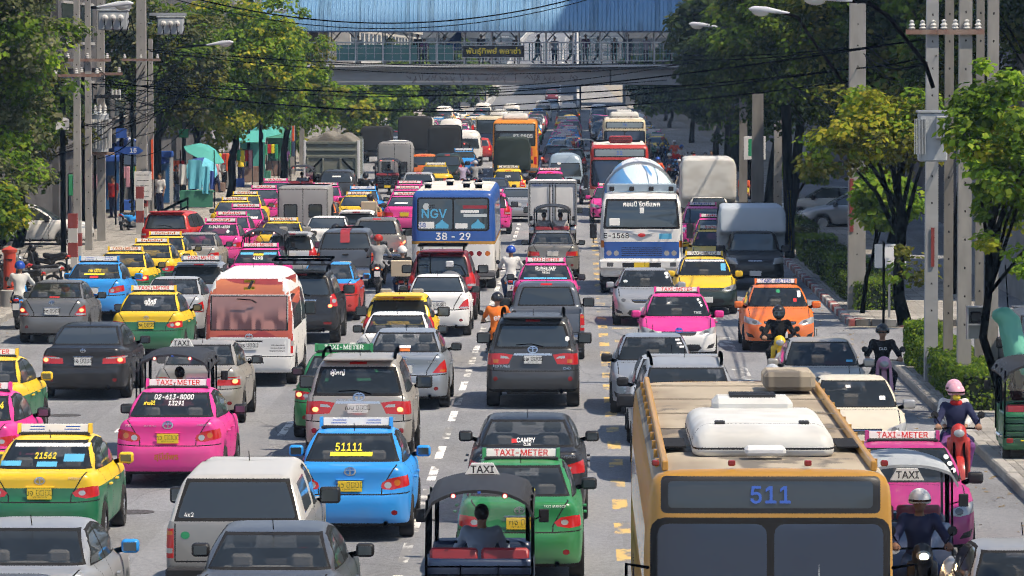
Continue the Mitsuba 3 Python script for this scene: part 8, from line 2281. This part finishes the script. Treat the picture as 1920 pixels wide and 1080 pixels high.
for i,(x,y)in enumerate([(5.9,214),(4.6,219),(6.2,226),(5.2,231),(4.2,236),(6.0,240),(5.0,246),(6.4,251),(5.6,259),(4.7,264),(6.2,270),(5.2,277),(6.1,285),(4.6,290),(5.6,297)]):
 motorcycle('%s motorcycle in the far crowd of motorcycles on the right'%cols[i%6],x,y,cols[i%6],on=True,group='motorcycles crowding the far right kerb',lit='front' if i==0 else None)
 rider('person in %s with a %s helmet among the far right motorcycles'%(shirts[i%8].replace('_cloth','').replace('_',' '),helms[i%6].split('_')[1]),(x,y),on=True,shirt=shirts[i%8],sleeve='long',helmet='open',helm=helms[i%6],group='riders crowding the far right kerb')
# ---- far traffic beyond the footbridge
FAR=[('sedan','pink',26),('sedan','yellow',16),('sedan','blue',10),('sedan','silver',14),('sedan','white',10),('suv','dark_grey',10),('pickup','grey',8),('sedan','green',5),('sedan','orange',6),('van','white',5),('suv','black',6),('pickup','blue_silver',5)]
pool=[f for f in FAR for _ in range(f[2])]
rng=random.Random(12)
for lane,(x0,ya,on)in enumerate(((-0.8,300,False),(-3.8,276,False),(-6.9,335,False),(-9.6,312,False),(-12.2,310,False),(2.3,272,True),(5.3,312,True))):
 y=ya
 while y<(500 if lane<4 else 470):
  mk,paint,_=rng.choice(pool)
  L={'sedan':4.54,'suv':4.7,'pickup':5.1,'van':5.38}[mk]
  taxi=paint in('pink','yellow','blue','green','orange')and mk=='sedan'
  kw=dict(kind='plain')if mk=='suv' else{}
  if taxi and paint=='yellow':
   kw=dict(paint2='green',split='taxi')
  w={'sedan':'saloon','suv':'off-roader','pickup':'pickup','van':'van'}[mk]
  pn=paint.replace('_',' ')
  lab='%s %s far %s beyond the footbridge'%(pn,'taxi' if taxi else w,'down the oncoming lanes' if on else 'up the lanes leading away')
  auto(mk,paint,x0+rng.uniform(-0.45,0.45),y,lab,'taxi' if taxi else 'car' if mk in('sedan','suv')else{'pickup':'pickup','van':'van'}[mk],on=on,sign='white' if taxi and y<420 else None,lod=3,group='%s %ss far %s'%(pn,'taxi' if taxi else w,'oncoming' if on else 'leading away'),lit=('tail',)if(not on and rng.random()<0.10)else(),**kw)
  y+=L+rng.uniform(1.6,4.2)
for x,y,t,sh in((2.27,101.2,'driving the pink over white taxi','light_blue_cloth'),(4.68,105.2,'driving the orange taxi','white_cloth'),(4.60,84.7,'driving the beige saloon','red_cloth'),(4.62,74.6,'driving the cream white saloon','black_cloth'),(1.48,86.4,'driving the blue grey saloon by the centre line','grey_cloth'),(1.77,115.4,'driving the silver saloon with the grey bumper','beige_cloth'),(4.52,61.0,'driving the purple pink taxi','light_blue_cloth')):
 person('person '+t,'drive',x+0.36,y+2.55,-0.20,180,shirt=sh)
for x,y,t,sh in((-3.16,63.7,'driving the sky blue taxi','white_cloth'),(-6.42,71.7,'driving the shocking pink taxi','light_blue_cloth'),(-0.73,58.6,'driving the green taxi','white_cloth'),(-7.36,62.5,'driving the yellow over green taxi 21562','light_blue_cloth')):
 person('person '+t,'drive',x+0.36,y+1.75,-0.20,0,shirt=sh)
# ----- buildings and walls behind the pavements
pr('wall_grey',proc(lambda p,n,uv:mi.Color3f(0.26,0.265,0.27)*(0.65+0.6*fbm(p.x*0.8,p.y*0.8,p.z*1.3,4))),rough=0.9)
pr('wall_far',proc(lambda p,n,uv:mi.Color3f(0.13,0.14,0.155)*(0.6+0.7*fbm(p.x*0.25,p.y*0.3,p.z*0.5,4))),rough=0.9)
pr('wall_pale',proc(lambda p,n,uv:mi.Color3f(0.46,0.46,0.45)*(0.7+0.5*fbm(p.x*0.5,p.y*0.3,p.z*0.9,4))),rough=0.9)
pr('wall_cream',proc(lambda p,n,uv:mi.Color3f(0.45,0.40,0.31)*(0.7+0.5*fbm(p.x*0.5,p.y*0.3,p.z*0.9,4))),rough=0.9)
pr('wall_dark',proc(lambda p,n,uv:mi.Color3f(0.075,0.075,0.08)*(0.6+0.8*fbm(p.x*0.7,p.y*0.5,p.z*0.8,4))),rough=0.9)
pr('shop_glass',(0.03,0.04,0.05),rough=0.12,spec=0.6)
pr('corrugated',proc(lambda p,n,uv:mi.Color3f(0.22,0.21,0.20)*(0.6+0.7*fbm(p.x,p.y,p.z*2,3))),rough=0.6,metallic=0.3)
def block(label,x0,x1,y0,y1,h,wall,face,nx,nz,z1=3.2,cat_='building',win='shop_glass',names=True):
 key=thing('building',label,cat_)
 put(key,'wall',M(box(x0,x1,y0,y1,0,h),wall))
 put(key,'parapet',M(cat(box(x0-0.15,x1+0.15,y0-0.15,y1+0.15,h+0.003,h+0.5)),wall))
 fl=max(1,int((h-z1)/3.3))
 for k in range(fl):
  z=z1+k*3.3
  if face in 'lr':
   xf=x1 if face=='l' else x0
   sx=1 if face=='l' else-1
   put(key,'floor_band',M(box(min(xf,xf+sx*0.25),max(xf,xf+sx*0.25),y0+0.1,y1-0.1,z-0.15,z+0.15),wall))
   w=(y1-y0)/nx
   for i in range(nx):
    a,b=y0+i*w+w*0.18,y0+(i+1)*w-w*0.18
    put(key,'window',M(box(min(xf-sx*0.02,xf+sx*0.03),max(xf-sx*0.02,xf+sx*0.03),a,b,z+0.95,z+2.5),win))
    put(key,'window_frame',M(cat(box(min(xf,xf+sx*0.09),max(xf,xf+sx*0.09),a-0.08,b+0.08,z+2.5,z+2.6),box(min(xf,xf+sx*0.12),max(xf,xf+sx*0.12),a-0.1,b+0.1,z+0.83,z+0.95)),'concrete'))
  else:
   w=(x1-x0)/nx
   put(key,'floor_band',M(box(x0+0.1,x1-0.1,y0-0.25,y0,z-0.15,z+0.15),wall))
   for i in range(nx):
    a,b=x0+i*w+w*0.16,x0+(i+1)*w-w*0.16
    put(key,'window',M(box(a,b,y0-0.03,y0+0.02,z+0.95,z+2.5),win))
    put(key,'window_frame',M(cat(box(a-0.08,b+0.08,y0-0.09,y0,z+2.5,z+2.6),box(a-0.1,b+0.1,y0-0.12,y0,z+0.83,z+0.95)),'concrete'))
 return key
block('dim shop row behind the left trees',-34,-20.6,95,180,11,'wall_dark','l',12,3)
block('second dim shop row farther up the left pavement',-36,-20.8,184,262,13,'wall_dark','l',11,3)
block('grey apartment block left beyond the footbridge',-40,-20.5,275,380,16,'wall_grey','l',14,4)
block('pale block far up on the left',-46,-19.0,385,560,20,'wall_pale','l',20,5)
block('dim shop row behind the dark trees on the right',15.0,32,156,262,13,'wall_dark','r',12,3)
block('pale grey block beyond the footbridge on the right',14.0,40,275,420,30,'wall_grey','r',16,4)
block('cream block far up on the right',13.0,42,428,600,32,'wall_cream','r',18,5)
block('wide pale building closing the far left of the street',-75,-13.5,640,680,24,'wall_far','f',16,6)
block('tall grey building closing the far right of the street',7.0,70,655,700,30,'wall_far','f',16,7)
block('long hazy building across the end of the street',-90,80,1240,1270,34,'wall_far','f',30,8)
key=thing('building','grey building with horizontal louvres behind the right pole cluster','building')
put(key,'wall',M(cat(box(12.4,34,124,150,0,6.4),box(12.4,34,126,150,6.4,16)),'wall_grey'))
for q in range(12):
 put(key,'louvre',M(turned(box(12.5,33.5,-0.35,0.35,-0.03,0.03),25,(1,0,0)).apply_translation([0,125.3,6.9+q*0.55]),'wall_pale'))
for xx in np.arange(12.5,33,2.6):
 put(key,'mullion',M(box(xx,xx+0.16,125.5,125.9,6.45,14),'wall_grey'))
put(key,'ledge',M(box(12.2,34.2,123.6,126.0,6.2,6.44),'wall_pale'))
for q in range(4):
 put(key,'window',M(box(13.2+q*4.6,16.6+q*4.6,123.95,124.02,1.4,3.6),'shop_glass'))
 put(key,'window_frame',M(cat(box(13.0+q*4.6,16.8+q*4.6,123.9,124.0,3.6,3.72),box(13.0+q*4.6,16.8+q*4.6,123.88,124.0,1.26,1.4)),'concrete'))
wl=thing('garden_wall','low grey wall behind the right pole cluster','wall')
put(wl,'wall',M(box(11.2,12.3,60,99,0.15,1.3),'wall_grey'))
put(wl,'coping',M(box(11.1,12.4,60,99,1.303,1.4),'concrete'))
for i in range(6):
 put(wl,'rail_post',M(rod([11.7,62+i*7,1.4],[11.7,62+i*7,2.6],0.04),'black_plastic'))
put(wl,'rail',M(cat(rod([11.7,60,2.5],[11.7,99,2.5],0.03),rod([11.7,60,2.0],[11.7,99,2.0],0.03)),'black_plastic'))
block('tall office block standing back from the right pavement',21,44,250,267,48,'wall_pale','r',14,8)
for i,(x,y,h_)in enumerate(((-15,500,8),(-13.5,545,9),(-15,590,9),(9.5,440,9),(10,490,9),(10,560,10),(-17,620,10))):
 grow('hazy dark tree far up the street, %s'%('first on the left','second on the left','third on the left','first on the right','second on the right','third on the right','fourth on the left')[i],x,y,h_*0.5,4.6,h_*0.55,4200,('dark','mid'),200+i,0.5,clump=0.8,limbs=5)
# ----- flyover
pr('fly_grey',proc(lambda p,n,uv:mi.Color3f(0.115,0.125,0.145)*(0.8+0.4*fbm(p.x*0.4,p.y*0.05,0.0,3))),rough=0.9)
fly=thing('flyover','grey flyover ramp rising in the middle of the road in the distance','flyover',kind='structure')
labels[fly]={'label':'grey flyover ramp rising in the middle of the road in the distance','kind':'structure'}
xs_,ys_=(-11.6,0.2),[(575,0.02),(640,0.9),(720,3.2),(820,6.4),(940,9.6),(1100,12.4),(1235,13.6)]
v,f=[],[]
for y,z in ys_:
 v+=[[xs_[0],y,z],[xs_[1],y,z]]
for i in range(len(ys_)-1):
 f+=[[2*i,2*i+1,2*i+3],[2*i,2*i+3,2*i+2]]
put(fly,'carriageway',M(trimesh.Trimesh(v,f,process=False),'fly_grey'))
for x in xs_:
 for q in range(len(ys_)-1):
  (y0,z0_),(y1,z1_)=ys_[q],ys_[q+1]
  v=[[x-0.18,y0,-0.2],[x+0.18,y0,-0.2],[x+0.18,y0,z0_+0.95],[x-0.18,y0,z0_+0.95],[x-0.18,y1,-0.2],[x+0.18,y1,-0.2],[x+0.18,y1,z1_+0.95],[x-0.18,y1,z1_+0.95]]
  put(fly,'parapet',M(trimesh.convex.convex_hull(np.array(v)),'concrete_grey'))
zz=lambda y:np.interp(y,[a for a,_ in ys_],[b for _,b in ys_])
for i in range(40):
 y=590+i*12
 put(fly,'dash',M(trimesh.Trimesh([[-2.6,y,zz(y)+0.03],[-2.3,y,zz(y)+0.03],[-2.3,y+6,zz(y+6)+0.03],[-2.6,y+6,zz(y+6)+0.03]],[[0,1,2],[0,2,3]],process=False),'road_white'))
for paint,d,x,lab in(('maroon',626,-3.4,'maroon estate driving on the flyover ramp'),('silver',560,-3.0,'silver off-roader at the foot of the flyover ramp'),('dark_grey',545,-1.0,'dark van like car at the foot of the flyover ramp')):
 auto('suv',paint,x,d,lab,on=True,kind='plain',lod=3)
 if d>600:
  kk=[k for k in labels if labels[k].get('label')==lab][0]
  for q in scene:
   if q.startswith(kk+'__'):
    scene[q]['to_world']=T().translate([0,0,float(zz(d+2))+0.05])@scene[q]['to_world']
for i in range(9):
 x=-11.9 if i%2 else 0.5
 y=600+40*(i//2)
 k_=thing('street_lamp','thin lamp post along the flyover ramp','street lamp','lamp posts along the flyover ramp')
 put(k_,'column',M(rod([x,y,0],[x,y,zz(y)+7],0.09),'steel_grey'))
 put(k_,'lamp_head',M(box(x-0.2,x+1.3 if i%2 else x+0.2,y-0.1,y+0.1,zz(y)+6.9,zz(y)+7.05),'lamp_housing'))
# ----- things on the pavements
pr('umbrella_teal',(0.08,0.40,0.36),rough=0.8)
pr('umbrella_cyan',(0.14,0.52,0.66),rough=0.8)
pr('umbrella_white',(0.66,0.68,0.72),rough=0.8)
pr('umbrella_blue',(0.05,0.10,0.36),rough=0.8)
pr('stall_green',(0.05,0.22,0.14),rough=0.6)
pr('booth_blue',(0.03,0.12,0.30),rough=0.4)
pr('pillar_red',proc(lambda p,n,uv:mix((0.50,0.035,0.02),(0.62,0.10,0.05),fbm(p.x*4,p.y*4,p.z*2,3))),rough=0.4,coat=0.5)
def umbrella(label,x,y,h,r,cols,tilt=(0,0)):
 key=thing('umbrella',label,'umbrella')
 n=8
 for i in range(n):
  a0,a1=2*math.pi*i/n,2*math.pi*(i+1)/n
  rings=[(0.0,h),(r*0.5,h-0.16*r),(r,h-0.50*r)]
  v=[]
  for rr,z in rings:
   for a in(a0,(a0+a1)/2,a1):
    k=1-(0.05 if a not in(a0,a1)and rr>0 else 0)
    v.append([rr*k*math.cos(a),rr*k*math.sin(a),z])
  f=[]
  for q in range(2):
   for w in range(2):
    b=q*3+w
    f+=[[b,b+3,b+4],[b,b+4,b+1]]
  vv=np.array(v)
  vv=np.vstack([vv,vv-[0,0,0.012]])
  f=f+[[9+c,9+b,9+a]for a,b,c in f]
  m=trimesh.Trimesh(vv,f,process=False)
  m=turned(turned(m,tilt[0],(1,0,0),(0,0,h*0.5)),tilt[1],(0,1,0),(0,0,h*0.5))
  put(key,'panel',M(moved(m,x,y,0),cols[i%len(cols)]))
 st=turned(turned(rod([0,0,0],[0,0,h+0.08],0.022),tilt[0],(1,0,0),(0,0,h*0.5)),tilt[1],(0,1,0),(0,0,h*0.5))
 put(key,'stick',M(moved(st,x,y,0.12),'steel'))
 return key
def X(u,d):
 return PX(u,300,d)[0]
umbrella('blue and white striped market umbrella behind the white notice board',X(236,205),205,3.3,1.9,('umbrella_white','umbrella_blue'),(8,6))
umbrella('teal umbrella over the stall with the cyan cloth',X(368,208),208,3.0,1.0,('umbrella_teal',),(12,22))
umbrella('cyan umbrella tipped low beside the teal one',X(376,205),205,2.5,0.75,('umbrella_cyan','umbrella_cyan','umbrella_blue'),(55,10))
umbrella('green umbrella of the stall by the footbridge',X(505,255),255,3.2,1.3,('umbrella_teal','stall_green'),(6,-10))
key=thing('pillar_box','red pillar standing at the left edge behind the grey saloon','pillar')
x,y=X(17,122),122
put(key,'base',M(moved(lathe([(0.26,0),(0.26,0.42),(0.20,0.45)],18),x,y,0.15),'concrete',40))
put(key,'shaft',M(moved(lathe([(0.17,0.45),(0.165,1.42),(0.20,1.45),(0.21,1.52),(0.001,1.62)],18),x,y,0.15),'pillar_red',40))
put(key,'slot',M(box(x-0.09,x+0.09,y-0.185,y-0.16,1.38,1.42),'black_plastic'))
key=thing('notice_board','white upright notice board with faint lines of print on the left pavement','sign')
c=PX(268,348,188)
put(key,'board',M(box(c[0]-0.36,c[0]+0.36,187.9,187.96,c[2]-0.60,c[2]+0.58,0.01),'sign_board'))
for s in(1,-1):
 put(key,'leg',M(rod([c[0]+s*0.33,188.0,0.15],[c[0]+s*0.33,188.0,c[2]+0.9],0.025),'steel'))
for q in range(5):
 put(key,'print_line',M(box(c[0]-0.26+0.03*(q%2),c[0]+0.26,187.885,187.897,c[2]+0.42-q*0.22,c[2]+0.45-q*0.22),'grey_plastic'))
key=thing('street_name_sign','blue arrow shaped street sign reading 15 above the left stalls','sign')
c=PX(240,283,182)
put(key,'plate',M(extrude([(c[0]-0.55,c[2]-0.13),(c[0]+0.42,c[2]-0.13),(c[0]+0.62,c[2]),(c[0]+0.42,c[2]+0.17),(c[0]-0.55,c[2]+0.17)],0.03,'xz',181.9),'print_blue'))
put(key,'lettering',M(moved(lettering('15',0.17,0.005,True),c[0]+0.22,181.895,c[2]+0.02),'print_white'))
put(key,'post',M(rod([c[0]-0.5,182.0,0.15],[c[0]-0.5,182.0,c[2]+0.3],0.035),'steel'))
for i,(u,d,lab)in enumerate(((302,205,'blue telephone booth right of the white notice board'),(207,196,'blue telephone booth behind the left pole group'))):
 x=X(u,d)
 key=thing('telephone_booth',lab,'telephone booth')
 put(key,'roof',M(box(x-0.52,x+0.52,d-0.5,d+0.5,2.35,2.62,0.04),'print_blue'))
 for sx in(1,-1):
  for sy in(1,-1):
   put(key,'corner_post',M(box(x+sx*0.46-0.04,x+sx*0.46+0.04,d+sy*0.44-0.04,d+sy*0.44+0.04,0.15,2.35),'rail_white'))
 put(key,'back_panel',M(box(x-0.42,x+0.42,d+0.40,d+0.44,0.3,2.34),'booth_blue'))
 put(key,'side_panel',M(box(x-0.475,x-0.445,d-0.4,d+0.4,0.6,2.34),'booth_blue'))
 put(key,'telephone',M(box(x-0.16,x+0.16,d+0.24,d+0.40,1.2,1.75,0.03),'grey_plastic'))
key=thing('market_stall','market stall hung with cyan and white cloths on the left pavement','stall')
x,d=X(372,203),203
put(key,'table',M(box(x-0.8,x+0.7,d-0.6,d+0.5,0.85,0.92),'stall_green'))
put(key,'skirt',M(box(x-0.78,x+0.68,d-0.58,d-0.55,0.2,0.85),'stall_green'))
for i,(ox,w_,z0,z1,mt)in enumerate(((-0.65,0.35,1.2,2.1,'white_cloth'),(-0.1,0.6,1.0,2.3,'umbrella_cyan'),(0.38,0.3,0.8,2.0,'umbrella_cyan'),(0.66,0.2,1.0,1.8,'umbrella_blue'))):
 n=10
 v=[]
 for j in range(7):
  for q in range(n+1):
   t=q/n
   v.append([x+ox+(t-0.5)*w_,d-0.65+0.07*math.sin(t*9+i*2+j*0.3)*(0.3+j/7),z1-(z1-z0)*j/6-0.12*(t-0.4)**2])
 f=[]
 for j in range(6):
  for q in range(n):
   a=j*(n+1)+q
   f+=[[a,a+n+1,a+n+2],[a,a+n+2,a+1]]
 vv=np.array(v)
 vv=np.vstack([vv,vv+[0,0.02,0]])
 f=f+[[len(v)+c_,len(v)+b_,len(v)+a_]for a_,b_,c_ in f]
 put(key,'hanging_cloth',M(trimesh.Trimesh(vv,f,process=False),mt,True))
for sx in(-0.8,0.7):
 put(key,'pole',M(rod([x+sx,d,0.15],[x+sx,d,2.7],0.03),'rust'))
key=thing('stair_barrier','green sloping stair rail beside the telephone booth','railing')
p0,p1=PX(285,405,190),PX(352,372,200)
put(key,'rail',M(tube([p0,p1],0.06,6),'stall_green'))
put(key,'rail',M(tube([p0-[0,0,0.35],p1-[0,0,0.35]],0.04,6),'stall_green'))
for t in np.linspace(0,1,6):
 q=p0+(p1-p0)*t
 put(key,'post',M(rod([q[0],q[1],0.15],q,0.035),'stall_green'))
for i,(u,d,w_,mt,lab)in enumerate(((470,245,1.3,'umbrella_teal','teal canvas booth left of the footbridge pole'),(520,258,1.2,'stall_green','green netted booth at the footbridge foot'))):
 x=X(u,d)
 key=thing('market_booth',lab,'stall')
 for sx in(1,-1):
  for sy in(0,1.4):
   put(key,'pole',M(rod([x+sx*w_/2,d+sy,0.15],[x+sx*w_/2,d+sy,2.8],0.035),'rail_white'))
 put(key,'awning',M(extrude([(d-0.5,2.3),(d-0.47,2.3),(d+1.5,2.85),(d+1.5,2.9)],w_+0.3,'yz',x-w_/2-0.15),mt))
 put(key,'curtain',M(box(x-w_/2,x+w_/2,d+1.35,d+1.38,0.3,2.6),mt))
 put(key,'counter',M(box(x-w_/2,x+w_/2,d+0.1,d+0.7,0.15,1.0,0.02),'rust'))
rng=random.Random(77)
TOPS=['red_cloth','vest_yellow','white_cloth','print_green','umbrella_cyan','purple_cloth','vest_orange','denim_cloth','pink_cloth']
for i,(u,d)in enumerate(((160,186),(240,200),(318,212),(412,228),(448,236),(498,252),(530,260))):
 x=X(u,d)
 key=thing('goods_rack','rack of hanging goods among the left stalls, %s from the left'%('first','second','third','fourth','fifth','sixth','last')[i],'rack')
 put(key,'frame',M(cat(rod([x-0.7,d,0.15],[x-0.7,d,2.1],0.025),rod([x+0.7,d,0.15],[x+0.7,d,2.1],0.025),rod([x-0.72,d,2.08],[x+0.72,d,2.08],0.02)),'steel'))
 for q in range(7):
  z=rng.uniform(0.5,0.95)
  put(key,'garment',M(moved(box(-0.09,0.09,-0.12-0.04*rng.random(),0.05,2.05-z,2.05,0.03),x-0.6+q*0.2,d,0),rng.choice(TOPS)))
 bxk=thing('crate','crate of goods below the %s goods rack on the left pavement'%('first','second','third','fourth','fifth','sixth','last')[i],'crate')
 put(bxk,'case',M(box(x-0.45,x+0.3,d-0.6,d-0.2,0.15,0.6,0.02),('rust','print_blue','stall_green')[i%3]))
for i,(u,d,h,b)in enumerate(((118,152,5.5,'steel_grey'),(156,170,6.4,'pole_dark'),(178,178,5.2,'rust'),(228,188,4.6,'band_red'),(248,192,5.0,'pole_dark'),(300,200,4.4,'rust'),(345,212,4.2,'steel_grey'),(408,230,4.8,'pole_dark'),(440,240,4.6,'rail_white'),(466,246,5.4,'pole_dark'),(538,264,5.0,'pole_dark'))):
 x=X(u,d)
 key=thing('thin_post','thin upright post on the left pavement, %s from the left'%('first','second','third','fourth','fifth','sixth','seventh','eighth','ninth','tenth','eleventh')[i],'post')
 put(key,'shaft',M(rod([x,d,0.15],[x,d,h],0.06 if i%3 else 0.09,8),b,40))
 if i%3==0:
  put(key,'plate',M(box(x-0.22,x+0.22,d-0.1,d-0.08,h-1.1,h-0.7),('sign_board','print_blue','print_green','vest_yellow')[i//3%4]))
for i,(u,d,t,sh,ps)in enumerate(((212,190,'in red at the white notice board','red_cloth','stand'),(255,204,'in navy behind the notice board','navy_cloth','walk'),(330,210,'in black at the teal umbrella','black_cloth','stand'),(404,226,'in pale pink by the concrete post','pink_cloth','walk'),(420,232,'in white near the thin posts','white_cloth','stand'),(490,250,'in green at the teal canvas booth','green_cloth','stand'),(535,258,'in purple at the netted booth','purple_cloth','walk'))):
 person('person %s on the left pavement'%t,ps,X(u,d),d,0.15,150+40*i,shirt=sh,trousers=('navy_cloth','black_cloth','denim_cloth')[i%3])
for i,(u,d)in enumerate(((136,142),(262,172))):
 x=X(u,d)
 key=thing('marker_post',('stout red and white banded post at the left kerb, nearer','red and white banded post under the notice board')[i],'post')
 for q in range(4):
  put(key,'band',M(box(x-0.14,x+0.14,d-0.14,d+0.14,0.15+q*0.45,0.15+(q+1)*0.45),('band_white','band_red')[q%2]))
for i,(u,d,p_)in enumerate(((60,128,'black'),(95,131,'silver'),(38,133,'red'),(110,139,'black'),(232,176,'blue'))):
 motorcycle('%s motorcycle parked on the left pavement, %s'%({'black':'black','silver':'grey','red':'red','blue':'bright blue'}[p_],('nearest to the pillar','second in the row','behind the red pillar','at the banded post','near the white car')[i]),X(u,d),d,p_,turn=(75,80,70,65,-30)[i])
person('person in white standing among the left stalls','stand',X(300,196),196,0.15,150,shirt='white_cloth')
person('person in a lime green top by the thin posts on the left','stand',X(452,243),243,0.15,170,shirt='print_yellow')
person('person in grey seated look beside the lime green top','stand',X(432,240),240,0.15,120,shirt='grey_cloth')
person('person in dark clothes walking behind the blue booth','walk',X(345,215),215,0.15,60,shirt='brown_cloth')
auto('suv','white',-21.6,163.0,'white car nosing out between the left poles',kind='plain',H=1.6,L=4.4,turn=-90)
person('traffic policeman in an orange and yellow vest and red cap standing at the right kerb','stand',X(1395,195),195,0.15,180,shirt='vest_orange',trousers='black_cloth',helmet='open',helm='helmet_red',extra=[('vest_panel',lathe([(0.215,0.93),(0.22,1.0),(0.205,1.12)],18).apply_scale([1,0.78,1]),'vest_yellow')])
person('person in an orange vest standing by the far motorcycles on the right','stand',X(1302,240),240,0.0,170,shirt='vest_orange',sleeve='short',helmet='open',helm='helmet_red')
person('second person in an orange vest by the far motorcycles','stand',X(1322,248),248,0.0,200,shirt='orange_cloth')
person('third person in an orange vest beside the dark trunks','stand',X(1334,252),252,0.0,160,shirt='orange_cloth')
key=thing('shop_sign','white and green sign board hanging among the right trunks','sign')
c=PX(1415,275,178)
put(key,'board',M(box(c[0]-0.42,c[0]+0.42,177.9,177.98,c[2]-0.5,c[2]+0.4,0.01),'sign_board'))
put(key,'green_panel',M(box(c[0]-0.25,c[0]+0.30,177.88,177.898,c[2]-0.36,c[2]+0.3),'print_green'))
put(key,'post',M(rod([c[0],178,0.15],[c[0],178,c[2]+0.4],0.05),'steel'))
key=thing('striped_post','dark leaning post with yellow stripes beside the dark pickup','post')
x=X(1482,152)
put(key,'shaft',M(tube([[x,152,0],[x-0.15,152,5.2]],0.17,10),'bark',True))
for q in(-0.04,0.04):
 put(key,'stripe',M(tube([[x+q,151.82,0.4],[x+q-0.05,151.82,2.4]],0.014,5),'print_yellow'))
key=thing('sign_post','thin grey post with a white paper sign by the side street','sign')
c=PX(1657,480,112)
put(key,'post',M(rod([c[0],112,0.0],[c[0],112,c[2]+0.35],0.035),'steel'))
put(key,'sign',M(box(c[0]+0.02,c[0]+0.24,111.92,111.96,c[2]-0.05,c[2]+0.22),'sign_board'))
hb=thing('hoarding_board','pale square board leaning behind the thin sign post','board')
c=PX(1668,480,117)
put(hb,'board',M(box(c[0]-0.38,c[0]+0.42,117.0,117.06,c[2]-0.3,c[2]+0.3),'sign_board'))
put(hb,'leg',M(box(c[0]-0.03,c[0]+0.03,117.06,117.1,0.0,c[2]),'steel'))
tuk_tuk('dark green tuk-tuk parked at the right edge on the pavement',X(1905,75.5)+0.45,75.5,'paint_green',lod=0,sign=False,lit=False)
key=thing('tarpaulin_bundle','mint green tarpaulin bundle hung at the right edge','tarpaulin')
g=Grid((7.6,84.6,0.7),(8.5,85.4,2.3),0.045)
D=smin(smin(g.cone((7.95,85,2.0),(8.15,85,1.3),0.16,0.24),g.cone((8.1,85,1.9),(8.32,85,1.0),0.13,0.12),0.08),g.ball((7.9,85,2.0),(0.2,0.16,0.14)),0.06)
D=D+0.07*(meshkit.fbm(np.stack(np.broadcast_arrays(g.x*5,g.y*5,g.z*3),-1),3)-0.5)
pr('mint',(0.13,0.44,0.33),rough=0.5,coat=0.3)
put(key,'cloth',skin_shape(Solid(g,D,0.004).parts([],'a')['a'],'mint'))
put(key,'rope',M(tube([[8.0,85,2.1],[8.0,85.6,2.9]],0.012),'cable_grey'))
auto('suv','slate',9.35,88.0,'slate car parked behind the mint green bundle',kind='plain',on=True)
for i,(x,y,p_,lab)in enumerate(((12.8,190,'white','white car parked side on behind the sunny yellow green tree'),(13.2,181,'silver','silver car parked side on beside the white one in the forecourt'))):
 auto('sedan',p_,x,y,lab,tail='altis',turn=90,lod=2)
rng=random.Random(8)
pr('paper_litter',(0.6,0.58,0.52),rough=0.9)
pr('dry_leaf',(0.20,0.13,0.04),rough=0.9)
v,f,c_=leaf_mesh(np.c_[np.array([rng.choice((XL+rng.random()**2*1.5,XR-rng.random()**2*1.6))for _ in range(700)]),np.array([rng.uniform(50,170)for _ in range(700)]),np.full(700,0.012)],np.tile([0,0,1.0],(700,1))+np.random.RandomState(4).normal(size=(700,3))*0.15,0.09*np.ones(700),np.ones((700,3)),np.random.RandomState(5))
key=thing('fallen_leaves','dry fallen leaves strewn along both kerbs',None,kind='stuff')
labels[key]={'label':'dry fallen leaves strewn along both kerbs','kind':'stuff'}
scene[key]=M((v,f),'dry_leaf_two')
scene['dry_leaf_two']={'type':'twosided','bsdf':dict(scene['dry_leaf'])}
# ----- haze
scene['air']={'type':'homogeneous','albedo':{'type':'rgb','value':[0.95,0.95,0.95]},'sigma_t':{'type':'rgb','value':[0.00009,0.00014,0.00021]}}
scene['haze']={'type':'cube','to_world':T().translate([0,620,24]).scale([300,700,26]),'bsdf':{'type':'null'},'interior':{'type':'ref','id':'air'}}
labels['haze']={'label':'thin bluish haze over the whole street','kind':'stuff'}
scene['camera']['medium']={'type':'ref','id':'air'}
